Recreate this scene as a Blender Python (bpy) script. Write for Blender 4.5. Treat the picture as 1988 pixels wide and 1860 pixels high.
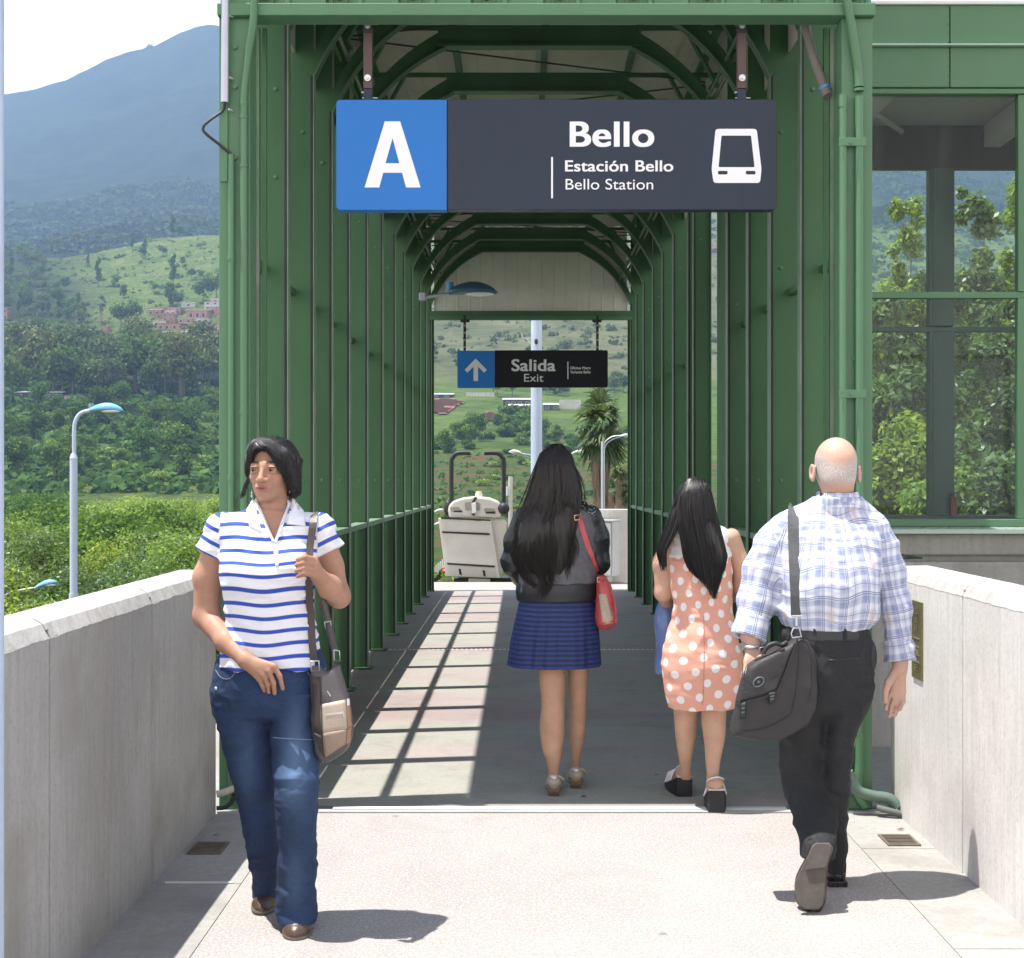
import bpy, math, random
import numpy as np
from mathutils import Vector, Matrix, noise as mnoise
random.seed(7); np.random.seed(7)
scn = bpy.context.scene
for o in list(bpy.data.objects): bpy.data.objects.remove(o)
# ---------------------------------------------------------------- camera
CLOUD = (0.0, 0.0)
HAZE = 0.00023
F = 2700.0; X0 = 1014.0; Y0 = 932.0; EYE = 1.5          # working scale: a 1988 x 1860 view
cam_d = bpy.data.cameras.new('camera'); cam = bpy.data.objects.new('camera', cam_d)
scn.collection.objects.link(cam); scn.camera = cam
cam.location = (0, 0, EYE); cam.rotation_euler = (math.radians(90), 0, 0)
cam_d.sensor_width = 36.0; cam_d.sensor_fit = 'HORIZONTAL'; cam_d.lens = F / 1988 * 36
cam_d.shift_x = -20 / 1988; cam_d.shift_y = 2 / 1988
cam_d.clip_start = 0.05; cam_d.clip_end = 30000
# ---------------------------------------------------------------- light
SUN = Vector((0.27, 0.045, -1.0)).normalized()
el = math.asin(-SUN.z); rot = math.atan2(-SUN.x, -SUN.y)
w = bpy.data.worlds.new('World'); scn.world = w; w.use_nodes = True
nt = w.node_tree; nt.nodes.clear()
sky = nt.nodes.new('ShaderNodeTexSky'); sky.sky_type = 'NISHITA'; sky.sun_disc = False
sky.sun_elevation = el; sky.sun_rotation = rot; sky.altitude = 1400; sky.dust_density = 2.0; sky.air_density = 1.0
bg = nt.nodes.new('ShaderNodeBackground'); bg.inputs['Strength'].default_value = 0.115
wo = nt.nodes.new('ShaderNodeOutputWorld')
wc = nt.nodes.new('ShaderNodeTexCoord'); wm = nt.nodes.new('ShaderNodeMapping'); wm.inputs['Scale'].default_value = (1, 1, 2.4); wm.inputs['Location'].default_value = (CLOUD[0], CLOUD[1], 0)
wn = nt.nodes.new('ShaderNodeTexNoise'); wn.inputs['Scale'].default_value = 2.6; wn.inputs['Detail'].default_value = 9; wn.inputs['Roughness'].default_value = .6
wr = nt.nodes.new('ShaderNodeValToRGB'); wr.color_ramp.elements[0].position = .20; wr.color_ramp.elements[1].position = .36
wx = nt.nodes.new('ShaderNodeMix'); wx.data_type = 'RGBA'; wx.inputs[7].default_value = (8.6, 8.0, 7.7, 1)
nt.links.new(wc.outputs['Generated'], wm.inputs[0]); nt.links.new(wm.outputs[0], wn.inputs['Vector']); nt.links.new(wn.outputs[0], wr.inputs[0]); ws = nt.nodes.new('ShaderNodeSeparateXYZ'); nt.links.new(wc.outputs['Generated'], ws.inputs[0])
wz = nt.nodes.new('ShaderNodeValToRGB'); wz.color_ramp.elements[0].position = .36; wz.color_ramp.elements[0].color = (1, 1, 1, 1); wz.color_ramp.elements[1].position = .62; wz.color_ramp.elements[1].color = (.18, .18, .18, 1)
wq = nt.nodes.new('ShaderNodeMath'); wq.operation = 'MULTIPLY'; nt.links.new(ws.outputs[2], wz.inputs[0]); nt.links.new(wz.outputs[0], wq.inputs[0]); nt.links.new(wr.outputs[0], wq.inputs[1]); nt.links.new(wq.outputs[0], wx.inputs[0])
nt.links.new(sky.outputs[0], wx.inputs[6]); nt.links.new(wx.outputs[2], bg.inputs[0]); nt.links.new(bg.outputs[0], wo.inputs[0])
sd = bpy.data.lights.new('sun', 'SUN'); sd.energy = 5.0; sd.angle = math.radians(0.5); sd.color = (1, .96, .9)
so = bpy.data.objects.new('sun', sd); scn.collection.objects.link(so)
so.rotation_euler = SUN.to_track_quat('-Z', 'Y').to_euler()
scn.view_settings.view_transform = 'Standard'; scn.view_settings.look = 'None'
scn.view_settings.exposure = 1.05; scn.view_settings.gamma = 1; scn.view_settings.use_curve_mapping = False
scn.cycles.max_bounces = 6; scn.cycles.diffuse_bounces = 3; scn.cycles.glossy_bounces = 3
scn.cycles.transmission_bounces = 4; scn.cycles.transparent_max_bounces = 12; scn.cycles.volume_bounces = 0
scn.cycles.use_denoising = True; scn.cycles.use_adaptive_sampling = True; scn.cycles.adaptive_threshold = 0.02
scn.cycles.sample_clamp_indirect = 6

# ---------------------------------------------------------------- helpers
COL = scn.collection
def P(px, py, Y): return Vector(((px - X0) * Y / F, Y, EYE - (py - Y0) * Y / F))
def tag(o, label=None, cat=None, group=None, kind=None):
    if label: o['label'] = label
    if cat: o['category'] = cat
    if group: o['group'] = group
    if kind: o['kind'] = kind
    return o
def thing(name, loc, label, cat, group=None):
    o = bpy.data.objects.new(name, None); COL.objects.link(o); o.location = loc
    o.empty_display_size = .1
    return tag(o, label, cat, group)
def base_of(parent):
    v = Vector((0, 0, 0)); p = parent
    while p is not None: v += Vector(p.location); p = p.parent
    return v
def link(me, name, m, parent=None, smooth=False):
    o = bpy.data.objects.new(name, me); COL.objects.link(o)
    if m is not None and len(me.materials) == 0: me.materials.append(m)
    if parent is not None:
        b = base_of(parent)
        if b.length > 0: me.transform(Matrix.Translation(-b))
        o.parent = parent
    if smooth: me.polygons.foreach_set('use_smooth', [True] * len(me.polygons))
    return o
class MB:
    def __init__(s): s.v = []; s.f = []; s.sm = []
    def add(s, vs, fs, sm=False):
        n = len(s.v); s.v += [tuple(v) for v in vs]; s.f += [tuple(n + i for i in f) for f in fs]; s.sm += [sm] * len(fs); return s
    def box(s, x0, x1, y0, y1, z0, z1, M=None):
        vs = [(x0,y0,z0),(x1,y0,z0),(x1,y1,z0),(x0,y1,z0),(x0,y0,z1),(x1,y0,z1),(x1,y1,z1),(x0,y1,z1)]
        if M is not None: vs = [M @ Vector(v) for v in vs]
        return s.add(vs, [(0,3,2,1),(4,5,6,7),(0,1,5,4),(1,2,6,5),(2,3,7,6),(3,0,4,7)])
    def prism(s, pts, y0, y1):                       # polygon in XZ, extruded along Y
        n = len(pts)
        vs = [(p[0], y0, p[1]) for p in pts] + [(p[0], y1, p[1]) for p in pts]
        fs = [tuple(range(n)), tuple(range(2*n-1, n-1, -1))] + [(i, (i+1) % n + 0 + 0, (i+1) % n + n, i+n)[::-1] for i in range(n)]
        return s.add(vs, fs)
    def tube(s, pts, r, n=10, cap=True, sm=True):
        pts = [Vector(p) for p in pts]; rs = r if isinstance(r, (list, tuple)) else [r] * len(pts)
        up = None; vs = []; fs = []
        for i, p in enumerate(pts):
            t = (pts[min(i+1, len(pts)-1)] - pts[max(i-1, 0)]).normalized()
            if up is None:
                up = Vector((0,0,1)) if abs(t.z) < .9 else Vector((0,1,0))
            a = t.cross(up).normalized(); b = a.cross(t).normalized(); up = b
            for k in range(n):
                an = 2*math.pi*k/n; vs.append(p + (a*math.cos(an) + b*math.sin(an)) * rs[i])
        for i in range(len(pts)-1):
            for k in range(n):
                fs.append((i*n+k, i*n+(k+1) % n, (i+1)*n+(k+1) % n, (i+1)*n+k))
        s.add(vs, fs, sm)
        if cap: 
            s.add(vs[:n], [tuple(range(n-1,-1,-1))]); s.add(vs[-n:], [tuple(range(n))])
        return s
    def bar(s, a, b, w, h, up=(0,0,1)):
        a = Vector(a); b = Vector(b); t = (b-a).normalized(); u = Vector(up)
        x = t.cross(u).normalized()*w/2; y = x.cross(t).normalized()*h/2
        vs = [a-x-y, a+x-y, a+x+y, a-x+y, b-x-y, b+x-y, b+x+y, b-x+y]
        return s.add(vs, [(0,3,2,1),(4,5,6,7),(0,1,5,4),(1,2,6,5),(2,3,7,6),(3,0,4,7)])
    def ell(s, c, r, nu=14, nv=9):
        vs = []; fs = []
        for i in range(nv+1):
            th = math.pi*i/nv
            for k in range(nu):
                ph = 2*math.pi*k/nu
                vs.append((c[0]+r[0]*math.sin(th)*math.cos(ph), c[1]+r[1]*math.sin(th)*math.sin(ph), c[2]+r[2]*math.cos(th)))
        for i in range(nv):
            for k in range(nu): fs.append((i*nu+k, (i+1)*nu+k, (i+1)*nu+(k+1) % nu, i*nu+(k+1) % nu))
        return s.add(vs, fs, True)
    def build(s, name, m, parent=None, bevel=0):
        me = bpy.data.meshes.new(name); me.from_pydata(s.v, [], s.f); me.validate()
        if len(me.polygons) == len(s.sm): me.polygons.foreach_set('use_smooth', s.sm)
        me.update()
        import bmesh
        bm = bmesh.new(); bm.from_mesh(me); bmesh.ops.recalc_face_normals(bm, faces=bm.faces); bm.to_mesh(me); bm.free()
        o = link(me, name, m, parent)
        if bevel:
            b = o.modifiers.new('bevel', 'BEVEL'); b.width = bevel; b.segments = 2; b.limit_method = 'ANGLE'
        return o
def copy_tree(o, parent=None, loc=None):
    c = o.copy(); COL.objects.link(c); c.parent = parent
    if loc is not None: c.location = loc
    for ch in list(o.children): copy_tree(ch, c)
    return c
def np_mesh(name, V, Fq, m, parent=None, smooth=False, attrs=None):
    """V (n,3) float, Fq (m,k) int: fast mesh, float point attributes in attrs"""
    V = np.ascontiguousarray(V, dtype=np.float32); Fq = np.ascontiguousarray(Fq, dtype=np.int32)
    me = bpy.data.meshes.new(name); k = Fq.shape[1]
    me.vertices.add(len(V)); me.vertices.foreach_set('co', V.ravel())
    me.loops.add(Fq.size); me.loops.foreach_set('vertex_index', Fq.ravel())
    me.polygons.add(len(Fq)); me.polygons.foreach_set('loop_start', np.arange(0, Fq.size, k, dtype=np.int32))
    try: me.polygons.foreach_set('loop_total', np.full(len(Fq), k, dtype=np.int32))
    except Exception: pass
    if smooth: me.polygons.foreach_set('use_smooth', np.ones(len(Fq), dtype=bool))
    for an, av in (attrs or {}).items():
        a = me.attributes.new(an, 'FLOAT', 'POINT'); a.data.foreach_set('value', np.ascontiguousarray(av, dtype=np.float32))
    me.update(calc_edges=True); me.validate()
    return link(me, name, m, parent)

# ---------------------------------------------------------------- materials
def N(nt, t, **kw):
    n = nt.nodes.new(t)
    for k, v in kw.items():
        if k in n.inputs.keys(): n.inputs[k].default_value = v
        else: setattr(n, k, v)
    return n
def new_mat(name):
    m = bpy.data.materials.new(name); m.use_nodes = True; nt = m.node_tree; nt.nodes.clear()
    out = nt.nodes.new('ShaderNodeOutputMaterial'); b = nt.nodes.new('ShaderNodeBsdfPrincipled')
    nt.links.new(b.outputs[0], out.inputs[0]); return m, nt, b, out
def ramp(nt, fac, stops):
    r = nt.nodes.new('ShaderNodeValToRGB'); e = r.color_ramp.elements
    while len(e) < len(stops): e.new(.5)
    for i, (p, c) in enumerate(stops): e[i].position = p; e[i].color = (c[0], c[1], c[2], 1) if not isinstance(c, (int, float)) else (c, c, c, 1)
    if fac is not None: nt.links.new(fac, r.inputs[0])
    return r
def mix(nt, fac, a, b, mode='MIX'):
    m = nt.nodes.new('ShaderNodeMix'); m.data_type = 'RGBA'; m.blend_type = mode
    if isinstance(fac, (int, float)): m.inputs[0].default_value = fac
    else: nt.links.new(fac, m.inputs[0])
    for i, x in ((6, a), (7, b)):
        if isinstance(x, (tuple, list)): m.inputs[i].default_value = (x[0], x[1], x[2], 1)
        else: nt.links.new(x, m.inputs[i])
    return m.outputs[2]
def math_(nt, op, a, b=None, c=None):
    m = nt.nodes.new('ShaderNodeMath'); m.operation = op
    for i, x in enumerate((a, b, c)):
        if x is None: continue
        if isinstance(x, (int, float)): m.inputs[i].default_value = x
        else: nt.links.new(x, m.inputs[i])
    return m.outputs[0]
def coords(nt, scale=(1,1,1)):
    tc = nt.nodes.new('ShaderNodeTexCoord'); mp = nt.nodes.new('ShaderNodeMapping')
    nt.links.new(tc.outputs['Object'], mp.inputs[0]); mp.inputs['Scale'].default_value = scale
    return mp.outputs[0]
def noise(nt, vec, scale, detail=4, rough=.55, dist=0):
    n = N(nt, 'ShaderNodeTexNoise', Scale=scale, Detail=detail, Roughness=rough, Distortion=dist)
    nt.links.new(vec, n.inputs['Vector']); return n.outputs['Fac']
def bump(nt, b, h, strength=.2, dist=.01):
    n = N(nt, 'ShaderNodeBump', Strength=strength, Distance=dist)
    nt.links.new(h, n.inputs['Height']); nt.links.new(n.outputs[0], b.inputs['Normal']); return n
def M_(name, col, rough=.6, var=.18, scale=3, bmp=.1, bscale=60, metal=0, stretch=(1,1,1), dirt=None, dirt_amt=.3, spec=.5, coat=0):
    m, nt, b, out = new_mat(name)
    v = coords(nt, stretch); n1 = noise(nt, v, scale, 5); n2 = noise(nt, v, scale*9, 4)
    lo = tuple(c*(1-var) for c in col); hi = tuple(min(1, c*(1+var)) for c in col)
    c = ramp(nt, n1, [(.3, lo), (.7, hi)]).outputs[0]
    c = mix(nt, .25, c, ramp(nt, n2, [(.35, lo), (.65, hi)]).outputs[0])
    if dirt is not None:
        n3 = noise(nt, v, scale*.7, 8, .7)
        f = ramp(nt, n3, [(.5, 0), (.75, dirt_amt)]).outputs[0]
        c = mix(nt, f, c, dirt)
    nt.links.new(c, b.inputs['Base Color'])
    r = ramp(nt, n2, [(.3, max(0, rough-.08)), (.7, min(1, rough+.08))]).outputs[0]; nt.links.new(r, b.inputs['Roughness'])
    b.inputs['Metallic'].default_value = metal; b.inputs['Specular IOR Level'].default_value = spec
    if coat: b.inputs['Coat Weight'].default_value = coat
    if bmp: bump(nt, b, noise(nt, v, bscale, 3), bmp, .004)
    return m

GREEN = M_('green_paint', (.060, .146, .066), .48, .16, 1.3, .06, 25, dirt=(.03, .06, .035), dirt_amt=.55, spec=.3, stretch=(1, 1, .35))
GREEN_L = M_('weathered_green_paint', (.074, .178, .090), .5, .1, 1.1, .04, 20, dirt=(.12, .2, .13), dirt_amt=.3)
EDGE = M_('worn_green_edge', (.14, .24, .15), .5, .2, 4, .1, 40, dirt=(.3, .3, .26), dirt_amt=.7)
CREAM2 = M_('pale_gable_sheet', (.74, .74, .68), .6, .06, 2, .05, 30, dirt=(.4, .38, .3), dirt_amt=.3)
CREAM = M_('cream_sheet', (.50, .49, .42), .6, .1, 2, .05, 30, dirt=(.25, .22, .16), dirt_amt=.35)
def concrete(name, col, streak=True, seed=0, stain=(.2, .18, .15)):
    m, nt, b, out = new_mat(name)
    v = coords(nt, (1, 1, 1)); vs = coords(nt, (9, 9, .7))
    n1 = noise(nt, v, 1.6, 6, .6); n2 = noise(nt, vs, 3.0, 5, .7); n3 = noise(nt, v, 45, 5, .7)
    c = ramp(nt, n1, [(.3, tuple(x*.84 for x in col)), (.72, tuple(min(1, x*1.12) for x in col))]).outputs[0]
    if streak:
        f = ramp(nt, n2, [(.42, 0), (.72, .55)]).outputs[0]; c = mix(nt, f, c, tuple(x*.68 for x in col))
        n4 = noise(nt, v, 2.3, 3); f2 = ramp(nt, n4, [(.52, 0), (.72, .6)]).outputs[0]; c = mix(nt, f2, c, stain)
        n5 = noise(nt, coords(nt, (70, 70, 1.6)), 1.0, 2); f3 = ramp(nt, n5, [(.70, 0), (.76, .55)]).outputs[0]; c = mix(nt, f3, c, (.07, .055, .05))
    f = ramp(nt, n3, [(.36, .75), (.5, 0)]).outputs[0]; c = mix(nt, math_(nt, 'MULTIPLY', f, .5), c, tuple(x*.62 for x in col))
    nt.links.new(c, b.inputs['Base Color']); b.inputs['Roughness'].default_value = .9
    bump(nt, b, math_(nt, 'ADD', n3, n2), .35, .004)
    return m
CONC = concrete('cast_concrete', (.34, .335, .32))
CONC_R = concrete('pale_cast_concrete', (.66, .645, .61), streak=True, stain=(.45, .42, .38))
CONC_D = concrete('sill_concrete', (.30, .30, .28))
COPE = M_('rough_concrete_edge', (.42, .41, .385), .95, .2, 14, .45, 90, dirt=(.26, .24, .21), dirt_amt=.5)
m, nt, b, out = new_mat('washed_aggregate_floor')
v = coords(nt); vb = coords(nt, (.8, 7, 1))
n1 = noise(nt, v, 1.1, 5); n2 = noise(nt, vb, 16, 5, .75); n3 = noise(nt, v, 150, 3, .8); n4 = noise(nt, v, 60, 4, .7)
c = ramp(nt, n1, [(.3, (.31, .288, .275)), (.7, (.385, .36, .343))]).outputs[0]
c = mix(nt, ramp(nt, n4, [(.45, 0), (.62, .35)]).outputs[0], c, (.36, .31, .29))
c = mix(nt, ramp(nt, n3, [(.38, .8), (.49, 0)]).outputs[0], c, (.15, .13, .12)); c = mix(nt, ramp(nt, noise(nt, v, 85, 3, .8), [(.52, 0), (.64, .6)]).outputs[0], c, (.62, .57, .53))
c = mix(nt, ramp(nt, n2, [(.52, 0), (.70, .40)]).outputs[0], c, (.23, .22, .21))
c = mix(nt, ramp(nt, noise(nt, v, 2.2, 7, .65, .8), [(.52, 0), (.72, .45)]).outputs[0], c, (.25, .235, .22))
vo = N(nt, 'ShaderNodeTexVoronoi', Scale=2.4); nt.links.new(v, vo.inputs['Vector']); c = mix(nt, ramp(nt, vo.outputs['Distance'], [(.03, .55), (.05, 0)]).outputs[0], c, (.12, .11, .10))
nt.links.new(c, b.inputs['Base Color']); b.inputs['Roughness'].default_value = .88
bump(nt, b, math_(nt, 'ADD', n3, n4), .5, .004); FLOOR = m
m, nt, b, out = new_mat('worn_canopy_floor')
v = coords(nt); vb = coords(nt, (.6, 9, 1))
n1 = noise(nt, coords(nt, (.1, .55, 1)), 1.7, 3); n2 = noise(nt, vb, 14, 5, .75); n3 = noise(nt, v, 120, 3, .8)
c = ramp(nt, n1, [(.36, (.31, .25, .24)), (.46, (.35, .30, .285)), (.56, (.32, .325, .28)), (.7, (.35, .315, .29))]).outputs[0]
c = mix(nt, ramp(nt, noise(nt, v, 3.1, 7, .7, .8), [(.50, 0), (.70, .5)]).outputs[0], c, (.20, .185, .175))
c = mix(nt, ramp(nt, n2, [(.5, 0), (.72, .5)]).outputs[0], c, (.19, .17, .165))
c = mix(nt, ramp(nt, n3, [(.36, .5), (.48, 0)]).outputs[0], c, (.14, .12, .115))
nt.links.new(c, b.inputs['Base Color']); b.inputs['Roughness'].default_value = .8
bump(nt, b, n3, .4, .004); FLOOR_IN = m
GUTTER = concrete('brushed_concrete_strip', (.34, .33, .31), streak=True)
STEEL = M_('grey_galvanised_steel', (.42, .45, .5), .42, .1, 5, .05, 60, metal=.75)
BLUEGREY = M_('pale_blue_grey_paint', (.42, .5, .63), .45, .08, 2, .05, 40, dirt=(.3, .3, .32), dirt_amt=.3)
DARKST = M_('dark_steel', (.03, .035, .035), .4, .2, 8, .05, 60, metal=.3)
BROWN = M_('brown_painted_bar', (.075, .045, .042), .5, .15, 8, .05, 60)
BLACK = M_('black_rubber_and_shade', (.018, .018, .02), .55, .2, 8, .1, 60)
WHITE = M_('white_sign_print', (.80, .81, .84), .5, .02, 5, 0)
SIGNBLUE = M_('blue_sign_panel', (.018, .16, .50), .45, .05, 2, 0, spec=.3)
SIGNDARK = M_('dark_slate_sign_panel', (.022, .031, .054), .38, .06, 2, 0, spec=.25)
BOLT = M_('zinc_bolt', (.55, .56, .58), .35, .1, 10, 0, metal=.8)
BRASS = M_('worn_brass', (.22, .20, .10), .4, .3, 12, .2, 80, metal=.6)
HOSE = M_('grey_brown_hose', (.16, .135, .125), .6, .15, 6, .1, 40)
CLAMPBLUE = M_('blue_clamp', (.06, .22, .48), .4, .1, 6, 0)

# ---------------------------------------------------------------- deck
def struct(mb, name, m): return tag(mb.build(name, m), kind='structure')
LW, RW, PORT = -1.375, 1.683, 6.30          # parapet faces and the portal plane
deck = struct(MB().box(-1.9, 2.2, 1.0, 20.44, -.35, -.012), 'bridge_deck', CONC_D)
fl = MB()
struct(MB().box(-1.043, 1.378, 1.0, 6.262, -.012, 0), 'deck_floor', FLOOR)
for i, (a, bb) in enumerate([(1.0, 4.34), (4.345, 5.17), (5.175, 6.262)]):
    struct(MB().box(LW, -1.047, a, bb, -.012, -.001), 'gutter_strip', GUTTER)
for a, bb in [(1.0, 4.45), (4.455, 5.66), (5.665, 6.262)]:
    struct(MB().box(1.382, RW, a, bb, -.012, -.001), 'gutter_strip', GUTTER)
struct(MB().box(LW, RW, 6.385, 12.25, -.012, .002), 'canopy_floor', FLOOR_IN)
struct(MB().box(LW, RW, 12.31, 18.95, -.012, .002), 'canopy_floor', FLOOR_IN)
struct(MB().box(LW-.2, 2.2, 18.95, 20.44, -.012, .0), 'landing_floor', FLOOR)
jt = thing('expansion_joint', (0, 6.32, 0), 'grey metal expansion joint plate across the deck at the canopy entrance', 'joint plate')
MB().box(LW, RW, 6.265, 6.315, -.01, .006).build('plate', M_('joint_metal', (.42, .43, .42), .5, .2, 3, .1, 30, stretch=(.3,5,1)), jt)
MB().box(-.86, 1.2, 6.30, 6.345, .005, .011).build('sealing_strip', M_('pale_strip', (.6, .6, .57), .6, .25, 5, .2, 30, stretch=(.5,8,1)), jt)
MB().box(LW, RW, 6.345, 6.382, -.01, .004).build('plate', M_('joint_dark', (.13, .15, .15), .5, .2, 3, .1, 30, stretch=(.3,5,1)), jt)
jt = thing('floor_strip', (0, 12.28, 0), 'pale perforated metal strip across the canopy floor at mid length', 'floor strip')
MB().box(-1.2, 1.4, 12.253, 12.307, -.01, .006).build('plate', M_('strip_metal', (.62, .62, .58), .5, .15, 6, .1, 30), jt)
s = MB()
for k in range(60): s.box(-1.15+k*.042, -1.15+k*.042+.016, 12.27, 12.29, .006, .008)
s.build('slot', DARKST, jt)['kind'] = 'stuff'
GR = M_('rusty_grate', (.17, .14, .11), .6, .3, 12, .2, 60, metal=.3)
def grate(x0, x1, y0, y1, lab):
    t = thing('drain_grate', ((x0+x1)/2, (y0+y1)/2, 0), lab, 'drain grate', 'drain grates beside the parapets')
    f = MB(); f.box(x0, x1, y0, y0+.01, -.002, .006).box(x0, x1, y1-.01, y1, -.002, .006).box(x0, x0+.01, y0+.01, y1-.01, -.002, .006).box(x1-.01, x1, y0+.01, y1-.01, -.002, .006)
    f.build('frame', GR, t)
    MB().box(x0+.01, x1-.01, y0+.01, y1-.01, -.002, .0005).build('recess', BLACK, t)
    n = 7
    for k in range(n):
        yy = y0+.012+(y1-y0-.03)*k/(n-1)
        MB().box(x0+.01, x1-.01, yy, yy+.009, .001, .005).build('bar', GR, t)
grate(1.50, 1.635, 5.70, 5.87, 'rusty drain grate in the floor by the sunlit right parapet')
grate(-1.345, -1.21, 5.57, 5.75, 'rusty drain grate in the shade beside the left parapet')
s = tag(MB().box(-1.33, -1.075, 5.174, 5.186, -.001, .003).build('metal_strip', M_('bright_strip', (.7,.7,.68), .4, .1, 5, 0)), 'thin bright metal strip in the shaded floor beside the left parapet', 'strip')
# litter
for i, (px, py, mcol) in enumerate([(1748, 1611, (.4,.12,.08)), (1132, 1548, (.2,.12,.06)), (1275, 1506, (.6,.6,.6)), (420, 1622, (.5,.5,.45))]):
    Y = 1.5*F/(py-Y0); p = P(px, py, Y)
    l = MB().add([(p.x-.018, Y, .004), (p.x+.002, Y-.01, .012), (p.x+.02, Y+.002, .005), (p.x, Y+.012, .004)], [(0,1,2,3)])
    tag(l.build('litter', M_('litter_%d' % i, mcol, .7, .1, 9, 0)), ['dry red leaf scrap on the right gutter strip', 'brown twig scrap lying in the sun patch under the canopy', 'pale paper scrap on the shaded canopy floor', 'pale crumb by the left parapet foot'][i], 'litter', 'litter on the floor')

# ---------------------------------------------------------------- parapets
def parapet(x_in, sgn, ys, label, m, zt, th=.16, x_far=None):
    t = thing('parapet_wall', (x_in, ys[0], 0), label, 'parapet', 'concrete parapets of the bridge')
    for a, bb in zip(ys[:-1], ys[1:]):
        g = .006
        x1 = x_in + sgn*th
        MB().box(min(x_in, x1), max(x_in, x1), a+g, bb-g, -.01, zt-.04).build('panel', m, t, bevel=.006)
        # coping: rough chamfered top of the panel
        n = 40; vs = []; 
        for k in range(n+1):
            y = a+.003+(bb-a-.006)*k/n
            j = mnoise.noise(Vector((x_in*3, y*7, 1)))*.005 + mnoise.noise(Vector((x_in*3, y*40, 5)))*.003
            j2 = mnoise.noise(Vector((x_in*3, y*18, 9)))*.004
            vs += [(x_in - sgn*.001, y, zt-.045+j), (x_in+sgn*(.022+j2), y, zt-.004+j*.3), (x_in+sgn*(.05+j2), y, zt+.012), (x1+sgn*.001, y, zt+.012+j2*.3), (x1+sgn*.001, y, zt-.045)]
        fs = [(k*5+q, k*5+q+1, (k+1)*5+q+1, (k+1)*5+q) for k in range(n) for q in range(4)] + [(0,1,2,3,4), tuple(n*5+q for q in (4,3,2,1,0))]
        MB().add(vs, fs).build('coping', COPE, t)
    for y in ys[1:-1]:
        MB().box(min(x_in+sgn*.008, x_in+sgn*(th-.008)), max(x_in+sgn*.008, x_in+sgn*(th-.008)), y-.008, y+.008, -.01, zt-.02).build('joint_filler', M_('joint_mortar', (.17,.165,.16), .95, .4, 30, .6, 60), t)
    return t
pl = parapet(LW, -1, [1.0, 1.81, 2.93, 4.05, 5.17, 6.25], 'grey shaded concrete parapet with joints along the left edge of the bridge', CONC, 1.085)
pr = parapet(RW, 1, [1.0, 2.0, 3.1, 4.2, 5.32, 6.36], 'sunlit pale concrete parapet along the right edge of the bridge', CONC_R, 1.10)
pq = thing('brass_plaque', (RW-.004, 5.91, .8), 'narrow vertical brass plaque with embossed letters on the right parapet', 'plaque')
MB().box(RW-.008, RW, 5.835, 5.985, .655, .985).build('plate', BRASS, pq, bevel=.002)
EMB = M_('polished_brass', (.5, .46, .28), .3, .1, 20, 0, metal=.7)
def text(body, x0, x1, zb, zt, y, m, parent, bold=0, name='lettering', face='-y'):
    cu = bpy.data.curves.new(name, 'FONT'); cu.body = body; cu.size = 1; cu.space_character = 1.0 + bold*1.3
    o = bpy.data.objects.new('tmp', cu); COL.objects.link(o)
    dg = bpy.context.evaluated_depsgraph_get(); me = bpy.data.meshes.new_from_object(o.evaluated_get(dg))
    bpy.data.objects.remove(o); bpy.data.curves.remove(cu)
    co = np.empty(len(me.vertices)*3, dtype=np.float32); me.vertices.foreach_get('co', co); co = co.reshape(-1, 3)
    fs = [tuple(p.vertices) for p in me.polygons]; V = []; FF = []
    offs = [(0, 0)] if bold < .01 else [(dx*bold, dz*bold*.5) for dx in (-1, -.33, .33, 1) for dz in (-1, 1)]
    for k, (dx, dz) in enumerate(offs):          # heavier strokes: copies of the letters a hair apart
        q = co.copy(); q[:, 0] += dx; q[:, 1] += dz; q[:, 2] = -k*.00012
        FF += [tuple(i+len(V)*len(co) for i in f) for f in fs]; V.append(q)
    co = np.concatenate(V); cap = .70+bold*.5; base = -bold*.5
    sx = (x1-x0)/(co[:,0].max()-co[:,0].min()); sz = (zt-zb)/(cap-base)
    u = (co[:,0]-co[:,0].min())*sx; vv = (co[:,1]-base)*sz
    new = np.empty_like(co)
    if face == '-y': new[:,0] = x0+u; new[:,1] = y+co[:,2]; new[:,2] = zb+vv
    else: new[:,0] = y+co[:,2]; new[:,1] = x1-u; new[:,2] = zb+vv
    me2 = bpy.data.meshes.new(name); me2.from_pydata([tuple(v) for v in new], [], FF); me2.update()
    return link(me2, name, m, parent)
for ch, z in (('S', .93), ('a', .895), ('R', .855), ('E', .69)):
    text(ch, 5.885, 5.935, z, z+.028, RW-.0095, EMB, pq, .01, face='x')
for z in (.825, .79, .755, .725):
    MB().box(RW-.0105, RW-.008, 5.87, 5.95, z, z+.006).build('raised_line', EMB, pq)
MB().box(RW-.0105, RW-.008, 5.89, 5.93, z+.038, z+.056).build('raised_symbol', EMB, pq)
tag(MB().tube([(-1.303, 3.4, 0), (-1.303, 3.4, 3.4)], .034, 20).build('steel_pole', BLUEGREY), 'pale blue grey pole at the extreme left edge beside the parapet', 'pole')
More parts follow.
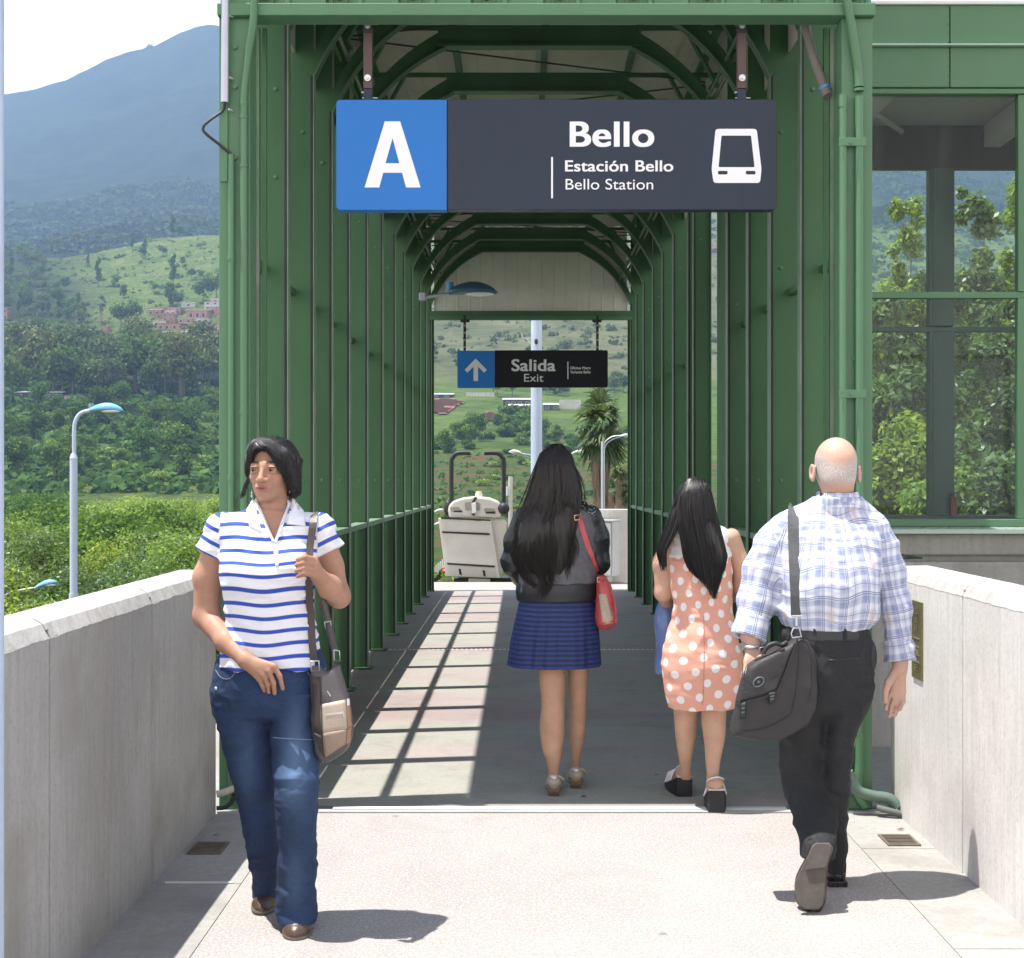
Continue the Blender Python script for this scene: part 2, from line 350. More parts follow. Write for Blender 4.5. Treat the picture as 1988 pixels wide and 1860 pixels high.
# ---------------------------------------------------------------- green steel canopy
XL, XR = -1.222, 1.452; XLo, XRo = -1.337, 1.565; XLw, XRw = -1.50, 1.705
YL = [7.3, 8.2, 9.0, 9.9, 11.05, 12.25, 13.45, 14.5, 15.55, 16.75, 17.8, 18.75]
YR = [7.3, 8.2, 9.0, 9.9, 11.86, 12.25, 13.45, 14.5, 15.55, 16.75, 17.8, 18.75]
can = thing('footbridge_canopy', (0.1, 6.3, 0), 'dark green steel canopy with arched ribs covering the footbridge', 'canopy')
YF, YE = 6.3, 18.85
bolt_me = None
def bolt(parent, x, y, z, r=.011):
    global bolt_me
    if bolt_me is None:
        b = MB(); b.tube([(0, 0, 0), (0, -.012, 0)], r, 8, True, False)
        o = b.build('bolt', GREEN_L, None); bolt_me = o.data; bpy.data.objects.remove(o)
    o = bpy.data.objects.new('bolt', bolt_me); COL.objects.link(o); o.parent = parent
    o.location = Vector((x, y, z)) - base_of(parent); return o
def column(xi, xo, y, extra=None):
    s = 1 if xi > xo else -1                                   # direction towards the walkway
    x0, x1 = min(xi, xo), max(xi, xo)
    top = 4.86
    xw = XLw if xi < 0 else (1.607 if 11.5 < y < 12.5 else XRw); lo_, hi_ = min(xi, xw)+.008, max(xi, xw)-.008
    c = MB().box(lo_, hi_, y-.004, y+.004, 0.012, top).build('column', GREEN, can)
    MB().box(xi-.006 if s > 0 else xi, xi if s > 0 else xi+.006, y-.04, y+.04, 0.012, 3.88).build('flange', EDGE, c)
    g0, g1 = sorted((xi-s*.008, xi-s*.024)); MB().box(g0, g1, y-.016, y-.0045, 0.02, 3.88).build('shade_strip', BLACK, c)  # black strip standing in for the dark shade line beside the flange
    MB().box(xw-.0 if s > 0 else xw-.008, xw+.008 if s > 0 else xw, y-.045, y+.045, 0.012, top).build('flange', GREEN, c)
    MB().box(x0-.02, x1+.035, y-.07, y+.07, 0.003, .014).build('base_plate', GREEN, c)
    xm = (xi*.35+xo*.65)
    for z in [1.5, 3.55] + (extra or []): bolt(c, xm, y-.004, z)
    return c
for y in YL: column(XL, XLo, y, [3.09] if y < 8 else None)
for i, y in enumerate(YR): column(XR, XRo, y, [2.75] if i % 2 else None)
# side rails, kick panels, upper side sheets
for s, xi, xo in ((-1, XL, XLo), (1, XR, XRo)):
    ys = [6.45] + (YL if s < 0 else YR)
    for a, bb in zip(ys[:-1], ys[1:]):
        x0, x1 = min(xi, xo), max(xi, xo)
        MB().box(x0+.012, x1-.006, a+.05, bb-.05, 1.125, 1.165).build('rail', EDGE, can, bevel=.004)
        MB().box(min(xo, xo-s*.012), max(xo, xo-s*.012), a+.05, bb-.05, .02, 1.12).build('kick_panel', GREEN, can)
        if not (s > 0 and 9.8 < a < 10.5):
            MB().box(min(xo, xo+s*.04), max(xo, xo+s*.04), a+.005, bb-.005, 2.585, 2.625).build('side_rail', GREEN, can)
        if a > 6.5 or s > 0: pass
        up = MB(); up.box(min(xo, xo+s*.01), max(xo, xo+s*.01), a+.006 if a > 6.5 else 6.34, bb-.006, 4.02, 5.02)
        up.build('side_sheet', CREAM, can)
# outer mullion plate by the expansion gap on the right
MB().box(1.53, 1.545, 10.42, 10.93, 0.01, 4.0).build('column', GREEN, can)
# arched ribs
def bez(p0, p1, p2, n=14): return [((1-t)**2*p0[0]+2*t*(1-t)*p1[0]+t*t*p2[0], (1-t)**2*p0[1]+2*t*(1-t)*p1[1]+t*t*p2[1]) for t in [i/n for i in range(n+1)]]
XC = (XL+XR)/2
SOFF = M_('rib_edge_green', (.09, .17, .10), .5, .2, 4, .1, 40)
def rib(y, soffit=SOFF):
    L = bez((XL+.004, 3.87), (-1.03, 4.34), (-.54, 4.572)); 
    Lo = bez((XL-.05, 3.90), (-1.10, 4.40), (-.60, 4.68))
    r = None
    for side in (0, 1):
        strip = MB(); sof = MB()
        def mx(p): return p if side == 0 else (2*XC-p[0], p[1])
        a = [mx(p) for p in L]; o = [mx(p) for p in Lo]
        for i in range(len(a)-1):
            strip.prism([a[i], a[i+1], o[i+1], o[i]], y-.014, y+.014)
            d = .008 if side == 0 else -.008
            sof.add([(a[i][0], y-.04, a[i][1]), (a[i+1][0], y-.04, a[i+1][1]), (a[i+1][0], y+.04, a[i+1][1]), (a[i][0], y+.04, a[i][1]),
                     (a[i][0]-d*.8, y-.04, a[i][1]+.007), (a[i+1][0]-d*.8, y-.04, a[i+1][1]+.007), (a[i+1][0]-d*.8, y+.04, a[i+1][1]+.007), (a[i][0]-d*.8, y+.04, a[i][1]+.007)],
                    [(0,1,2,3), (4,7,6,5), (0,4,5,1), (1,5,6,2), (2,6,7,3), (3,7,4,0)])
        # strut across the open corner
        q0, q1 = mx((-1.16, 4.33)), mx((-.94, 4.70))
        strip.bar((q0[0], y, q0[1]-.03), (q1[0], y, q1[1]), .02, .07, up=(0,1,0))
        e = mx((-1.33, 4.5)); f = mx((-1.10, 4.28)); strip.bar((e[0], y, e[1]+.1), (f[0], y, f[1]), .02, .06, up=(0,1,0))
        r = strip.build('rib', GREEN, can); sof.build('flange', soffit, r)
    MB().box(-.61, 2*XC+.61, y-.05, y+.05, 4.575, 4.592).build('flange', GREEN, r)
    MB().box(XLo+.01, XRo-.01, y-.01, y+.01, 4.70, 4.735).build('beam', GREEN, r)
    MB().box(-.60, 2*XC+.60, y-.0105, y+.0105, 4.593, 4.699).build('beam', GREEN, r)
    return r
for y in YL: rib(y)
# ceiling, roof, purlins, bracing
def corrug(x0, x1, z0, z1, y, pitch=.1665, d=.02, w=.03):
    mb = MB(); n = int(round((x1-x0)/pitch)); xs = [x0+(x1-x0)*i/n for i in range(n+1)]; pts = []
    for i in range(n):
        a, bb = xs[i], xs[i+1]
        pts += [(a, y), (bb-w-.012, y), (bb-w, y-d), (bb-.012, y-d), (bb, y)]
    for (a, ya), (c, yc) in zip(pts[:-1], pts[1:]):
        if c-a > 1e-6: mb.add([(a, ya, z0), (c, yc, z0), (c, yc, z1), (a, ya, z1)], [(0,1,2,3)])
    return mb
for a, bb in zip([6.34]+[y+.0 for y in YL[1::2]], YL[1::2]+[YE]):
    mb = MB(); n = int((XRo-XLo)/.08); 
    for i in range(n):
        xa, xb = XLo+(XRo-XLo)*i/n, XLo+(XRo-XLo)*(i+1)/n
        mb.box(xa, xb, a+.003, bb-.003, 4.93-(.012 if i % 2 else 0), 4.95)
    mb.build('ceiling_sheet', CREAM, can)
MB().box(-1.42, 1.64, 6.33, YE, 5.03, 5.07).build('roof', CREAM, can)
for x in (-1.25, -.55, .15, .85, 1.45):
    MB().box(x, x+.05, 6.36, YE-.05, 4.875, 4.925).build('purlin', GREEN, can)
for (a, bb) in zip(YL[:-1], YL[1:]):
    i = YL.index(a)
    x0, x1 = (XL, XR) if i % 2 else (XR, XL)
    MB().tube([(x0, a, 4.64), (x1, bb, 4.66)], .007, 6).build('brace_rod', M_('brace_%d' % i, (.06, .05, .045), .5, .1, 5, 0) if i == 0 else bpy.data.materials['brace_0'], can)
SH = M_('bare_pipe', (.20, .21, .19), .35, .1, 5, 0, metal=.7)
for x, nm in ((-1.115, 0), (1.36, 1)):
    for a, bb in zip([6.5]+YL[:-1], YL):
        MB().tube([(x, a+.06, 4.2), (x, bb-.06, 4.2)], .016, 8).build('pipe', SH, can)
        MB().tube([(x-.05, a+.06, 4.2), (x-.05, bb-.06, 4.2)], .013, 8).build('pipe', GREEN, can)
# portal
pc = MB().box(-1.374, -1.234, YF, YF+.014, 0.01, 3.592).box(-1.374, -1.360, YF+.014, YF+.15, .01, 3.592).box(-1.248, -1.234, YF+.014, YF+.15, .01, 3.592).build('corner_column', GREEN_L, can, bevel=.003)
for z in (3.46, 3.28, 2.96, 1.42, 1.0): bolt(pc, -1.30, YF, z)
MB().box(-1.366, -1.333, YF-.012, YF, 2.85, 3.42).build('cover_plate', GREEN_L, pc)
pc2 = MB().box(1.447, 1.586, YF, YF+.014, 0.01, 3.592).box(1.572, 1.586, YF+.014, YF+.15, .01, 3.592).box(1.447, 1.461, YF+.014, YF+.15, .01, 3.592).build('corner_column', GREEN_L, can, bevel=.003)
for z in (2.05,): bolt(pc2, 1.505, YF, z, .014)
for x0, x1, mm in ((-1.25, -1.222, EDGE), (-1.208, -1.19, GREEN), (1.402, 1.418, GREEN), (1.43, 1.446, EDGE)):
    MB().box(x0, x1, YF+.16, YF+.19, .01, 3.6).build('glazing_post', mm, can)
MB().box(-1.376, 1.592, YF-.035, YF+.10, 3.594, 3.650).build('portal_beam', GREEN_L, can, bevel=.004)
mb = corrug(-1.372, 1.585, 3.651, 5.06, YF+.02); mb.build('gable_sheet', GREEN_L, can)
for k in range(9):
    x = -1.16+.333*k
    g = MB().box(x-.035, x-.028, YF-.02, YF+.0, 3.651, 3.80).box(x+.028, x+.035, YF-.02, YF+.0, 3.651, 3.80).box(x-.028, x+.028, YF-.004, YF, 3.651, 3.80).build('cleat', GREEN, can)
    bolt(g, x, YF-.004, 3.68, .012)
# tympanum at the far end
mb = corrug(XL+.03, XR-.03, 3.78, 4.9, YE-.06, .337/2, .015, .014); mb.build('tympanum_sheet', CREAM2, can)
MB().box(XL-.02, XR+.02, 18.70, 18.76, 3.70, 3.775).build('cross_beam', GREEN, can)
MB().box(XL-.02, XR+.02, 18.69, 18.77, 3.655, 3.699).build('flange', GREEN_L, can)
for xa, xb in ((XL-.02, XL+.03), (XR-.03, XR+.02)):
    MB().box(xa, xb, 18.77, 18.8, .01, 3.78).build('end_post', GREEN, can)

# ---------------------------------------------------------------- conduits on the portal
def vtube(pts, r, name, m, parent, n=12): return MB().tube(pts, r, n).build(name, m, parent)
yc = YF-.022
def px(x, y, Y=None): return P(x, y, Y or yc)
def smooth_path(pts, n=8):
    pts = [Vector(p) for p in pts]; out = []
    for i in range(len(pts)-1):
        p0 = pts[max(i-1, 0)]; p1 = pts[i]; p2 = pts[i+1]; p3 = pts[min(i+2, len(pts)-1)]
        for k in range(n):
            t = k/n; out.append(.5*((2*p1)+(-p0+p2)*t+(2*p0-5*p1+4*p2-p3)*t*t+(-p0+3*p1-3*p2+p3)*t**3))
    return out+[pts[-1]]
c1 = thing('conduit', px(449, 297), 'thin green conduit at the outer edge of the left portal column, below the black cable', 'conduit', 'green conduits on the portal columns')
vtube([px(449, 300), (px(449, 300).x, yc, .03)], .0135, 'pipe', GREEN_L, c1)
for y in (500, 757+170): MB().tube([px(449, y-4), px(449, y+5)], .0165, 12).build('clamp', GREEN_L, c1); 
c2 = thing('conduit', px(473, 200), 'thicker green conduit bending up past the beam on the left portal column', 'conduit', 'green conduits on the portal columns')
vtube([px(473, 205), (px(473, 205).x, yc, .03)], .0165, 'pipe', GREEN_L, c2)
vtube(smooth_path([px(473, 207), px(473, 180), px(481, 110), px(492, 40, yc-.03), px(493, -60, yc-.04)]), .0175, 'hose', GREEN_L, c2)
for y in (200, 227, 322, 800): MB().tube([px(473, y-3), px(473, y+3)], .0195, 12).build('clamp', GREEN_L, c2)
c3 = thing('conduit', px(1637, 187), 'green conduit with a flat cap on the right portal column, left one of the pair', 'conduit', 'green conduits on the portal columns')
vtube([px(1637, 187), (px(1637, 187).x, yc, .03)], .0175, 'pipe', GREEN_L, c3)
vtube([px(1637, 184), px(1637, 208)], .0195, 'cap', GREEN_L, c3)
c4 = thing('conduit', px(1668, 187), 'green conduit fed by a ribbed hose, right one of the pair on the right column', 'conduit', 'green conduits on the portal columns')
vtube([px(1668, 187), (px(1668, 187).x, yc, .35)], .0185, 'pipe', GREEN_L, c4)
def ribbed(pts, r, m, name, parent, pitch=.012):
    pts = smooth_path(pts, 10); L = 0; out = [pts[0]]; 
    for a, b in zip(pts[:-1], pts[1:]):
        n = max(1, int((b-a).length/pitch*2)); out += [a.lerp(b, (k+1)/n) for k in range(n)]
    rs = [r*(1.0 if k % 2 else 1.12) for k in range(len(out))]
    return MB().tube(out, rs, 12).build(name, m, parent)
ribbed([px(1668, 168), px(1665, 130), px(1655, 60, yc-.02), px(1643, -10, yc-.04), px(1638, -70, yc-.04)], .0185, GREEN_L, 'hose', c4)
for y in (166, 174): vtube([px(1668, y-2), px(1668, y+3)], .0225, 'clamp', GREEN_L, c4)
for y in (277, 765):
    a = px(1627, y-8); b2 = px(1680, y+8)
    MB().box(a.x, b2.x, yc-.021, yc-.018, b2.z, a.z).build('strap', GREEN_L, c4, bevel=.001)
    MB().tube([px(1653, y, yc-.021), px(1653, y, yc-.035)], .008, 8).build('bolt', GREEN_L, c4)
xr = px(1668, 900).x
ribbed([(xr, yc, .36), (xr, yc, .22), (xr-.01, yc-.01, .10), (xr+.03, yc-.01, .03)], .021, GREEN_L, 'hose', c4)
hz = thing('floor_hose', (1.6, 6.25, .03), 'dusty ribbed hose lying at the foot of the right portal column', 'hose')
ribbed([(1.46, 6.24, .19), (1.50, 6.235, .11), (1.57, 6.23, .085), (1.64, 6.22, .075), (1.675, 6.21, .04)], .024, M_('dusty_hose', (.10, .15, .12), .7, .2, 6, .2), 'tube', hz)
ribbed([(1.58, 6.20, .04), (1.63, 6.18, .03), (1.675, 6.17, .02)], .014, M_('dusty_hose2', (.10, .11, .10), .7, .2, 6, .2), 'tube', hz)
bp = thing('floor_pipe', (-1.35, 6.2, .05), 'short pale pipe crossing the gap between left parapet and portal column', 'pipe')
vtube(smooth_path([(-1.372, 6.24, .09), (-1.33, 6.25, .10), (-1.27, 6.27, .13), (-1.25, 6.28, .2)]), .016, 'pipe', M_('old_pipe', (.45, .42, .36), .6, .2, 8, .1), bp)
vtube(smooth_path([(-1.37, 6.23, .03), (-1.32, 6.24, .04), (-1.26, 6.27, .12)]), .010, 'cable', BLACK, bp)
th = thing('aluminium_tube', px(437, 199), 'grey aluminium tube clamped to the top outer edge of the left portal column', 'tube')
MB().tube([px(436.5, 199, yc-.01), px(439, -120, yc-.01)], .0185, 16).build('tube', STEEL, th)
for y in (27, 140, 232): pass
for y in (30, 150, 232-20): MB().tube([px(444, y, yc-.012), px(452, y+3, yc+.005)], .006, 8).build('bracket_bolt', BOLT, th)
cb = MB().tube(smooth_path([px(437, 199, yc-.01), px(432, 215), px(408, 233, yc-.03), px(395, 246, yc-.04), px(398, 258, yc-.04), px(425, 280, yc-.02), px(449, 299)]), .0065, 8).build('cable', BLACK, None)
tag(cb, 'black cable looping out from the aluminium tube to the green conduit', 'cable')
hh = thing('hanging_hose', px(1590, 100, 6.5), 'grey brown hose with blue clamps hanging inside the right portal corner', 'hose')
MB().tube(smooth_path([px(1561, -40, 6.5), px(1563, 40, 6.5), px(1576, 100, 6.5), px(1596, 158, 6.45), px(1607, 186, 6.42)]), .022, 12).build('tube', HOSE, hh)
for t in (168, 175): vtube([px(1599+(t-168)*.5, t-2, 6.44), px(1601+(t-168)*.5, t+3, 6.44)], .027, 'clamp', CLAMPBLUE, hh)

# ---------------------------------------------------------------- signs
def rrect(x0, x1, z0, z1, r, n=5, corners=(1,1,1,1)):
    pts = []
    for (cx, cz, a0, on) in ((x1-r, z1-r, 0, corners[0]), (x0+r, z1-r, 90, corners[1]), (x0+r, z0+r, 180, corners[2]), (x1-r, z0+r, 270, corners[3])):
        if on: pts += [(cx+r*math.cos(math.radians(a0+90*k/n)), cz+r*math.sin(math.radians(a0+90*k/n))) for k in range(n+1)]
        else: pts += [(cx+(r if a0 in (0, 270) else -r), cz+(r if a0 in (0, 90) else -r))]
    return pts
def poly_faces(outer, holes, y, name, m, parent):
    cu = bpy.data.curves.new(name, 'CURVE'); cu.dimensions = '2D'; cu.fill_mode = 'BOTH'
    for pts in [outer]+holes:
        sp = cu.splines.new('POLY'); sp.points.add(len(pts)-1); sp.use_cyclic_u = True
        for q, p in enumerate(pts): sp.points[q].co = (p[0], p[1], 0, 1)
    o = bpy.data.objects.new('tmp', cu); COL.objects.link(o)
    dg = bpy.context.evaluated_depsgraph_get(); me = bpy.data.meshes.new_from_object(o.evaluated_get(dg))
    bpy.data.objects.remove(o)
    for v in me.vertices: v.co = Vector((v.co.x, y, v.co.y))
    me.materials.clear(); me.name = name
    return link(me, name, m, parent)
Y1 = 6.42
s1 = thing('hanging_sign', P(1080, 300, Y1), 'large slate and blue hanging station sign with a big white letter A', 'sign')
def sx(x, Y=Y1): return P(x, 0, Y).x
def sz(y, Y=Y1): return P(0, y, Y).z
MB().prism(rrect(sx(868.5), sx(1508), sz(407), sz(193), .02, 5, (1,0,0,1)), Y1, Y1+.07).build('dark_panel', SIGNDARK, s1, bevel=.002)
MB().prism(rrect(sx(653), sx(867.5), sz(408), sz(194), .02, 5, (0,1,1,0)), Y1-.004, Y1+.07).build('blue_panel', SIGNBLUE, s1, bevel=.002)
def A_(x, y): return (sx((800+x/2.3116)/1.2877), sz((y/2.3116)/1.2877))
poly_faces([A_(258,1085), A_(343,1085), A_(366,1000), A_(475,1000), A_(498,1085), A_(582,1085), A_(464,703), A_(375,703)], [[A_(379,945), A_(459,945), A_(420,800)]], Y1-.0055, 'lettering', WHITE, s1)
text('Bello', sx(1106), sx(1270), sz(285), sz(235), Y1-.0015, WHITE, s1, .024)
text('Estación Bello', sx(1097), sx(1307), sz(333), sz(311), Y1-.0015, WHITE, s1, .019)
text('Bello Station', sx(1098), sx(1268), sz(368), sz(347), Y1-.0015, WHITE, s1, .004)
MB().box(sx(1070), sx(1073.5), Y1-.002, Y1-.0005, sz(385), sz(305)).build('divider_line', WHITE, s1)
def T_(x, y): return (sx((1500+x/2.84)/1.2877), sz((40+y/2.84)/1.2877))
def rnd(pts, r=.01, n=4):
    out = []
    for i, p in enumerate(pts):
        p = Vector(p); a = Vector(pts[i-1]); b = Vector(pts[(i+1) % len(pts)])
        da = (a-p).normalized()*r; db = (b-p).normalized()*r
        for k in range(n+1):
            t = k/n; q = (1-t)**2*(p+da)+2*t*(1-t)*p+t*t*(p+db); out.append((q.x, q.y))
    return out
poly_faces(rnd([T_(792,1088), T_(820,802), T_(1112,802), T_(1146,1088), T_(1136,1186), T_(806,1186)], .014),
           [rnd([T_(862,850), T_(1072,850), T_(1097,1074), T_(841,1074)], .006), rnd([T_(836,1100), T_(906,1100), T_(906,1126), T_(836,1126)], .0085), rnd([T_(1034,1100), T_(1104,1100), T_(1104,1126), T_(1034,1126)], .0085)],
           Y1-.0015, 'train_symbol', WHITE, s1)
for xm in (713.5, 1441):
    h = MB().box(sx(xm-8.5), sx(xm+8.5), Y1+.01, Y1+.05, sz(170), 3.60).build('hanger', BROWN, s1, bevel=.002)
    MB().box(sx(xm-8), sx(xm+8.5), Y1+.012, Y1+.048, sz(194), sz(171)).build('bracket', SIGNDARK, s1, bevel=.001)
    MB().box(sx(xm-9.5), sx(xm+9.5), Y1+.004, Y1+.0095, sz(62), 3.60).build('bracket', DARKST, s1, bevel=.001)
    for y in (49, 151):
        MB().tube([(sx(xm), Y1+.009, sz(y)), (sx(xm), Y1-.001, sz(y))], .0155, 16).build('washer', BOLT, s1)
        MB().tube([(sx(xm), Y1-.001, sz(y)), (sx(xm), Y1-.010, sz(y))], .0085, 6, True, False).build('bolt', BOLT, s1)
    MB().tube([(sx(xm-12), Y1+.03, sz(187)), (sx(xm+18), Y1+.03, sz(187))], .004, 8).build('bolt', BOLT, s1)
    MB().tube([(sx(xm-13), Y1+.03, sz(176)), (sx(xm-8), Y1+.03, sz(176))], .005, 8).build('bolt', BOLT, s1)
Y2 = 18.55
s2 = thing('hanging_sign', P(1033, 716, Y2), 'small black and blue hanging exit sign with a white arrow at the far end', 'sign')
x2 = lambda x: sx(x, Y2); z2 = lambda y: sz(y, Y2)
MB().prism(rrect(x2(960.3), x2(1180), z2(752), z2(680), .02, 5, (1,0,0,1)), Y2, Y2+.07).build('dark_panel', M_('black_sign_panel', (.012,.013,.016), .4, .03, 2, 0, spec=.2), s2)
MB().prism(rrect(x2(888), x2(960), z2(753), z2(681), .02, 5, (0,1,1,0)), Y2-.004, Y2+.07).build('blue_panel', SIGNBLUE, s2)
def B_(x, y): return (x2((1060+x/3.55)/1.2877), z2((760+y/3.55)/1.2877))
GREYP = M_('pale_grey_print', (.62, .64, .66), .5, .03, 5, 0)
poly_faces([B_(459,484), B_(558,585), B_(533,610), B_(480,557), B_(480,684), B_(440,684), B_(440,557), B_(385,610), B_(360,585)], [], Y2-.007, 'arrow', GREYP, s2)
text('Salida', x2(993), x2(1078.5), z2(720.5), z2(697), Y2-.002, GREYP, s2, .024)
text('Exit', x2(1017.5), x2(1055), z2(741), z2(725.5), Y2-.002, GREYP, s2, .004)
MB().box(x2(1101.5), x2(1103.5), Y2-.002, Y2-.0005, z2(736), z2(702)).build('divider_line', GREYP, s2)
text('Oficinas Metro', x2(1107), x2(1146.5), z2(717), z2(711.5), Y2-.002, GREYP, s2, .03)
text('Variante Bello', x2(1107), x2(1146.5), z2(725), z2(719.5), Y2-.002, GREYP, s2, .03)
for xm in (902, 1160):
    MB().box(x2(xm-2.4), x2(xm+2.4), Y2+.01, Y2+.06, z2(680), 3.70).build('hanger', DARKST, s2)
    for q in range(4): MB().tube([(x2(xm), Y2+.01, z2(632+14*q)), (x2(xm), Y2+.0, z2(632+14*q))], .012, 8).build('bolt', BOLT, s2)
    MB().box(x2(xm-9), x2(xm+9), Y2+.12, Y2+.16, 3.62, 3.655).build('bracket', DARKST, s2)

# ---------------------------------------------------------------- street lamp heads (shared builder)
LAMPBLUE = M_('blue_lamp_housing', (.07, .24, .50), .35, .1, 3, 0, coat=.3)
LAMPDARK = M_('dark_blue_lamp_housing', (.03, .09, .16), .35, .1, 3, 0, coat=.3)
LAMPGLASS = M_('frosted_lamp_glass', (.75, .78, .78), .25, .03, 3, 0)
def lamp_head(c, L, sgn, parent, m, tilt=0, photocell=True):
    """cobra head: base at c, length L towards sgn*x"""
    n = 14; vs = []; fs = []; k = 12
    for i in range(n+1):
        t = i/n; w = .19*L*(math.sin(math.pi*min(1, t*.92+.1))**.6+.15*(1-t)); h = .34*L*(math.sin(math.pi*min(.97, t*.75+.22))**.8)*(.55+.45*t)
        if i == n: w *= .3; h *= .3
        zc = .05*L*math.sin(t*math.pi)
        for q in range(k):
            an = 2*math.pi*q/k; zz = math.sin(an)*(h*.75 if math.sin(an) > 0 else h*.28)
            vs.append((c.x+sgn*L*t, c.y+math.cos(an)*w, c.z+zc+zz+math.sin(tilt)*L*t))
    for i in range(n):
        for q in range(k): fs.append((i*k+q, i*k+(q+1) % k, (i+1)*k+(q+1) % k, (i+1)*k+q))
    fs += [tuple(range(k)), tuple(n*k+q for q in range(k-1, -1, -1))]
    h = MB().add(vs, fs, True).build('lamp_head', m, parent)
    MB().ell((c.x+sgn*L*.62, c.y, c.z-.02*L+math.sin(tilt)*L*.6), (L*.30, L*.15, L*.055), 16, 8).build('lens', LAMPGLASS, h)
    if photocell: MB().tube([(c.x+sgn*L*.02, c.y, c.z+.04*L), (c.x+sgn*L*.02, c.y, c.z+.22*L)], .075*L, 12).build('photocell', CLAMPBLUE if m is LAMPDARK else M_('grey_cell', (.2,.25,.33), .4, .1, 3, 0), h)
    return h
il = thing('wall_lamp', P(820, 577, 16.6), 'dark blue lamp on a short grey arm inside the canopy near the far gable', 'lamp')
a = P(826, 577, 16.6)
MB().box(P(814,0,16.6).x, P(826,0,16.6).x, 16.55, 16.65, P(0,584,16.6).z, P(0,569,16.6).z).build('box', STEEL, il, bevel=.004)
MB().tube([a, P(845, 574, 16.6), P(874, 571, 16.6)], .022, 10).build('arm', STEEL, il)
lamp_head(P(872, 569, 16.6), .58, 1, il, LAMPDARK)

# ---------------------------------------------------------------- glazed lobby building on the right
lb = thing('glazed_lobby', (2.6, 8.0, 0), 'green framed glazed lobby on a concrete base to the right of the canopy', 'building')
YB, YK = 8.0, 10.0; XA, XE = 1.73, 4.4
def bz(y, Y=YB): return P(0, y, Y).z
def bx(x, Y=YB): return P(x, 0, Y).x
xj = bx(1839)
def panel(x0, x1, z0, z1, y0, y1, name='fascia_panel', m=GREEN_L, bv=.004): return MB().box(x0, x1, y0, y1, z0, z1).build(name, m, lb, bevel=bv)
SEAM = .0025
rivet_me = MB().ell((0, 0, 0), (.0045, .003, .0045), 8, 5).build('rivet', GREEN, None); _r = rivet_me; rivet_me = _r.data; bpy.data.objects.remove(_r)
def bolt_s(par, x, y, z):
    o = bpy.data.objects.new('rivet', rivet_me); COL.objects.link(o); o.parent = par; o.location = Vector((x, y, z))-base_of(par)
for x0, x1 in ((XA, xj-SEAM), (xj+SEAM, 3.55-SEAM), (3.55+SEAM, XE)):
    f1 = panel(x0, x1, bz(93), bz(16), YB-.05, YB-.02)
    f2 = panel(x0, x1, bz(174), bz(97), YB-.05, YB-.02)
    for q in range(5):
        bolt_s(f1, x1-.008, YB-.05, bz(88-q*17)); bolt_s(f2, x1-.008, YB-.05, bz(168-q*17))
panel(XA, XE, bz(97)+.001, bz(93)-.001, YB-.085, YB-.03, 'ledge', M_('light_green_trim', (.30, .42, .34), .4, .08, 3, 0), .002)
panel(XA, XE, bz(16)+.001, bz(16)+.02, YB-.07, YK+.2, 'roof_edge', M_('pale_roof_edge', (.62, .64, .62), .5, .08, 3, 0), .002)
panel(XA, XE, bz(185.5), bz(175.5), YB-.04, YB+.02, 'head_frame')
panel(XA, XE, bz(16)-.10, bz(16)-.001, YB-.015, YK+.15, 'roof', GREEN)
# front frames
panel(XA, XE, bz(1022), bz(1008), YB-.03, YB+.05, 'sill_frame')
panel(XA, XE, bz(580), bz(567.5), YB-.02, YB+.03, 'transom')
xm = bx(1981)
for z0, z1 in ((bz(1008)+.001, bz(580)-.001), (bz(567.5)+.001, bz(185.5)-.001)):
    panel(xm-.022, xm+.022, z0, z1, YB-.025, YB+.03, 'mullion')
    panel(xm+1.3, xm+1.345, z0, z1, YB-.025, YB+.03, 'mullion')
m, nt, b, out = new_mat('tinted_glass'); nt.nodes.remove(b)
tr = N(nt, 'ShaderNodeBsdfTransparent'); tr.inputs[0].default_value = (.93, .96, .95, 1)
gl = N(nt, 'ShaderNodeBsdfGlossy', Roughness=.02); gl.inputs[0].default_value = (.9, .95, 1, 1)
df = N(nt, 'ShaderNodeBsdfDiffuse'); df.inputs[0].default_value = (.5, .52, .5, 1)
fr = N(nt, 'ShaderNodeFresnel', IOR=1.5); mx = N(nt, 'ShaderNodeMixShader'); mx2 = N(nt, 'ShaderNodeMixShader')
v = coords(nt, (3, 3, .5)); ns = noise(nt, v, 2.5, 6, .7)
nt.links.new(ramp(nt, ns, [(.5, 0), (.8, .035)]).outputs[0], mx2.inputs[0])
nt.links.new(math_(nt, 'MULTIPLY', fr.outputs[0], .24), mx.inputs[0]); nt.links.new(tr.outputs[0], mx.inputs[1]); nt.links.new(gl.outputs[0], mx.inputs[2])
nt.links.new(mx.outputs[0], mx2.inputs[1]); nt.links.new(df.outputs[0], mx2.inputs[2]); nt.links.new(mx2.outputs[0], out.inputs[0])
bpn = N(nt, 'ShaderNodeBump', Strength=.12, Distance=.01); nt.links.new(noise(nt, coords(nt), 1.4, 2), bpn.inputs['Height']); nt.links.new(bpn.outputs[0], gl.inputs['Normal'])
GLASS = m
for (x0, x1) in ((XA, xm-.023), (xm+.023, xm+1.299)):
    for z0, z1 in ((bz(1008)+.001, bz(580)-.001), (bz(567.5)+.001, bz(185.5)-.001)):
        MB().box(x0, x1, YB+.0, YB+.006, z0, z1).build('pane', GLASS, lb)
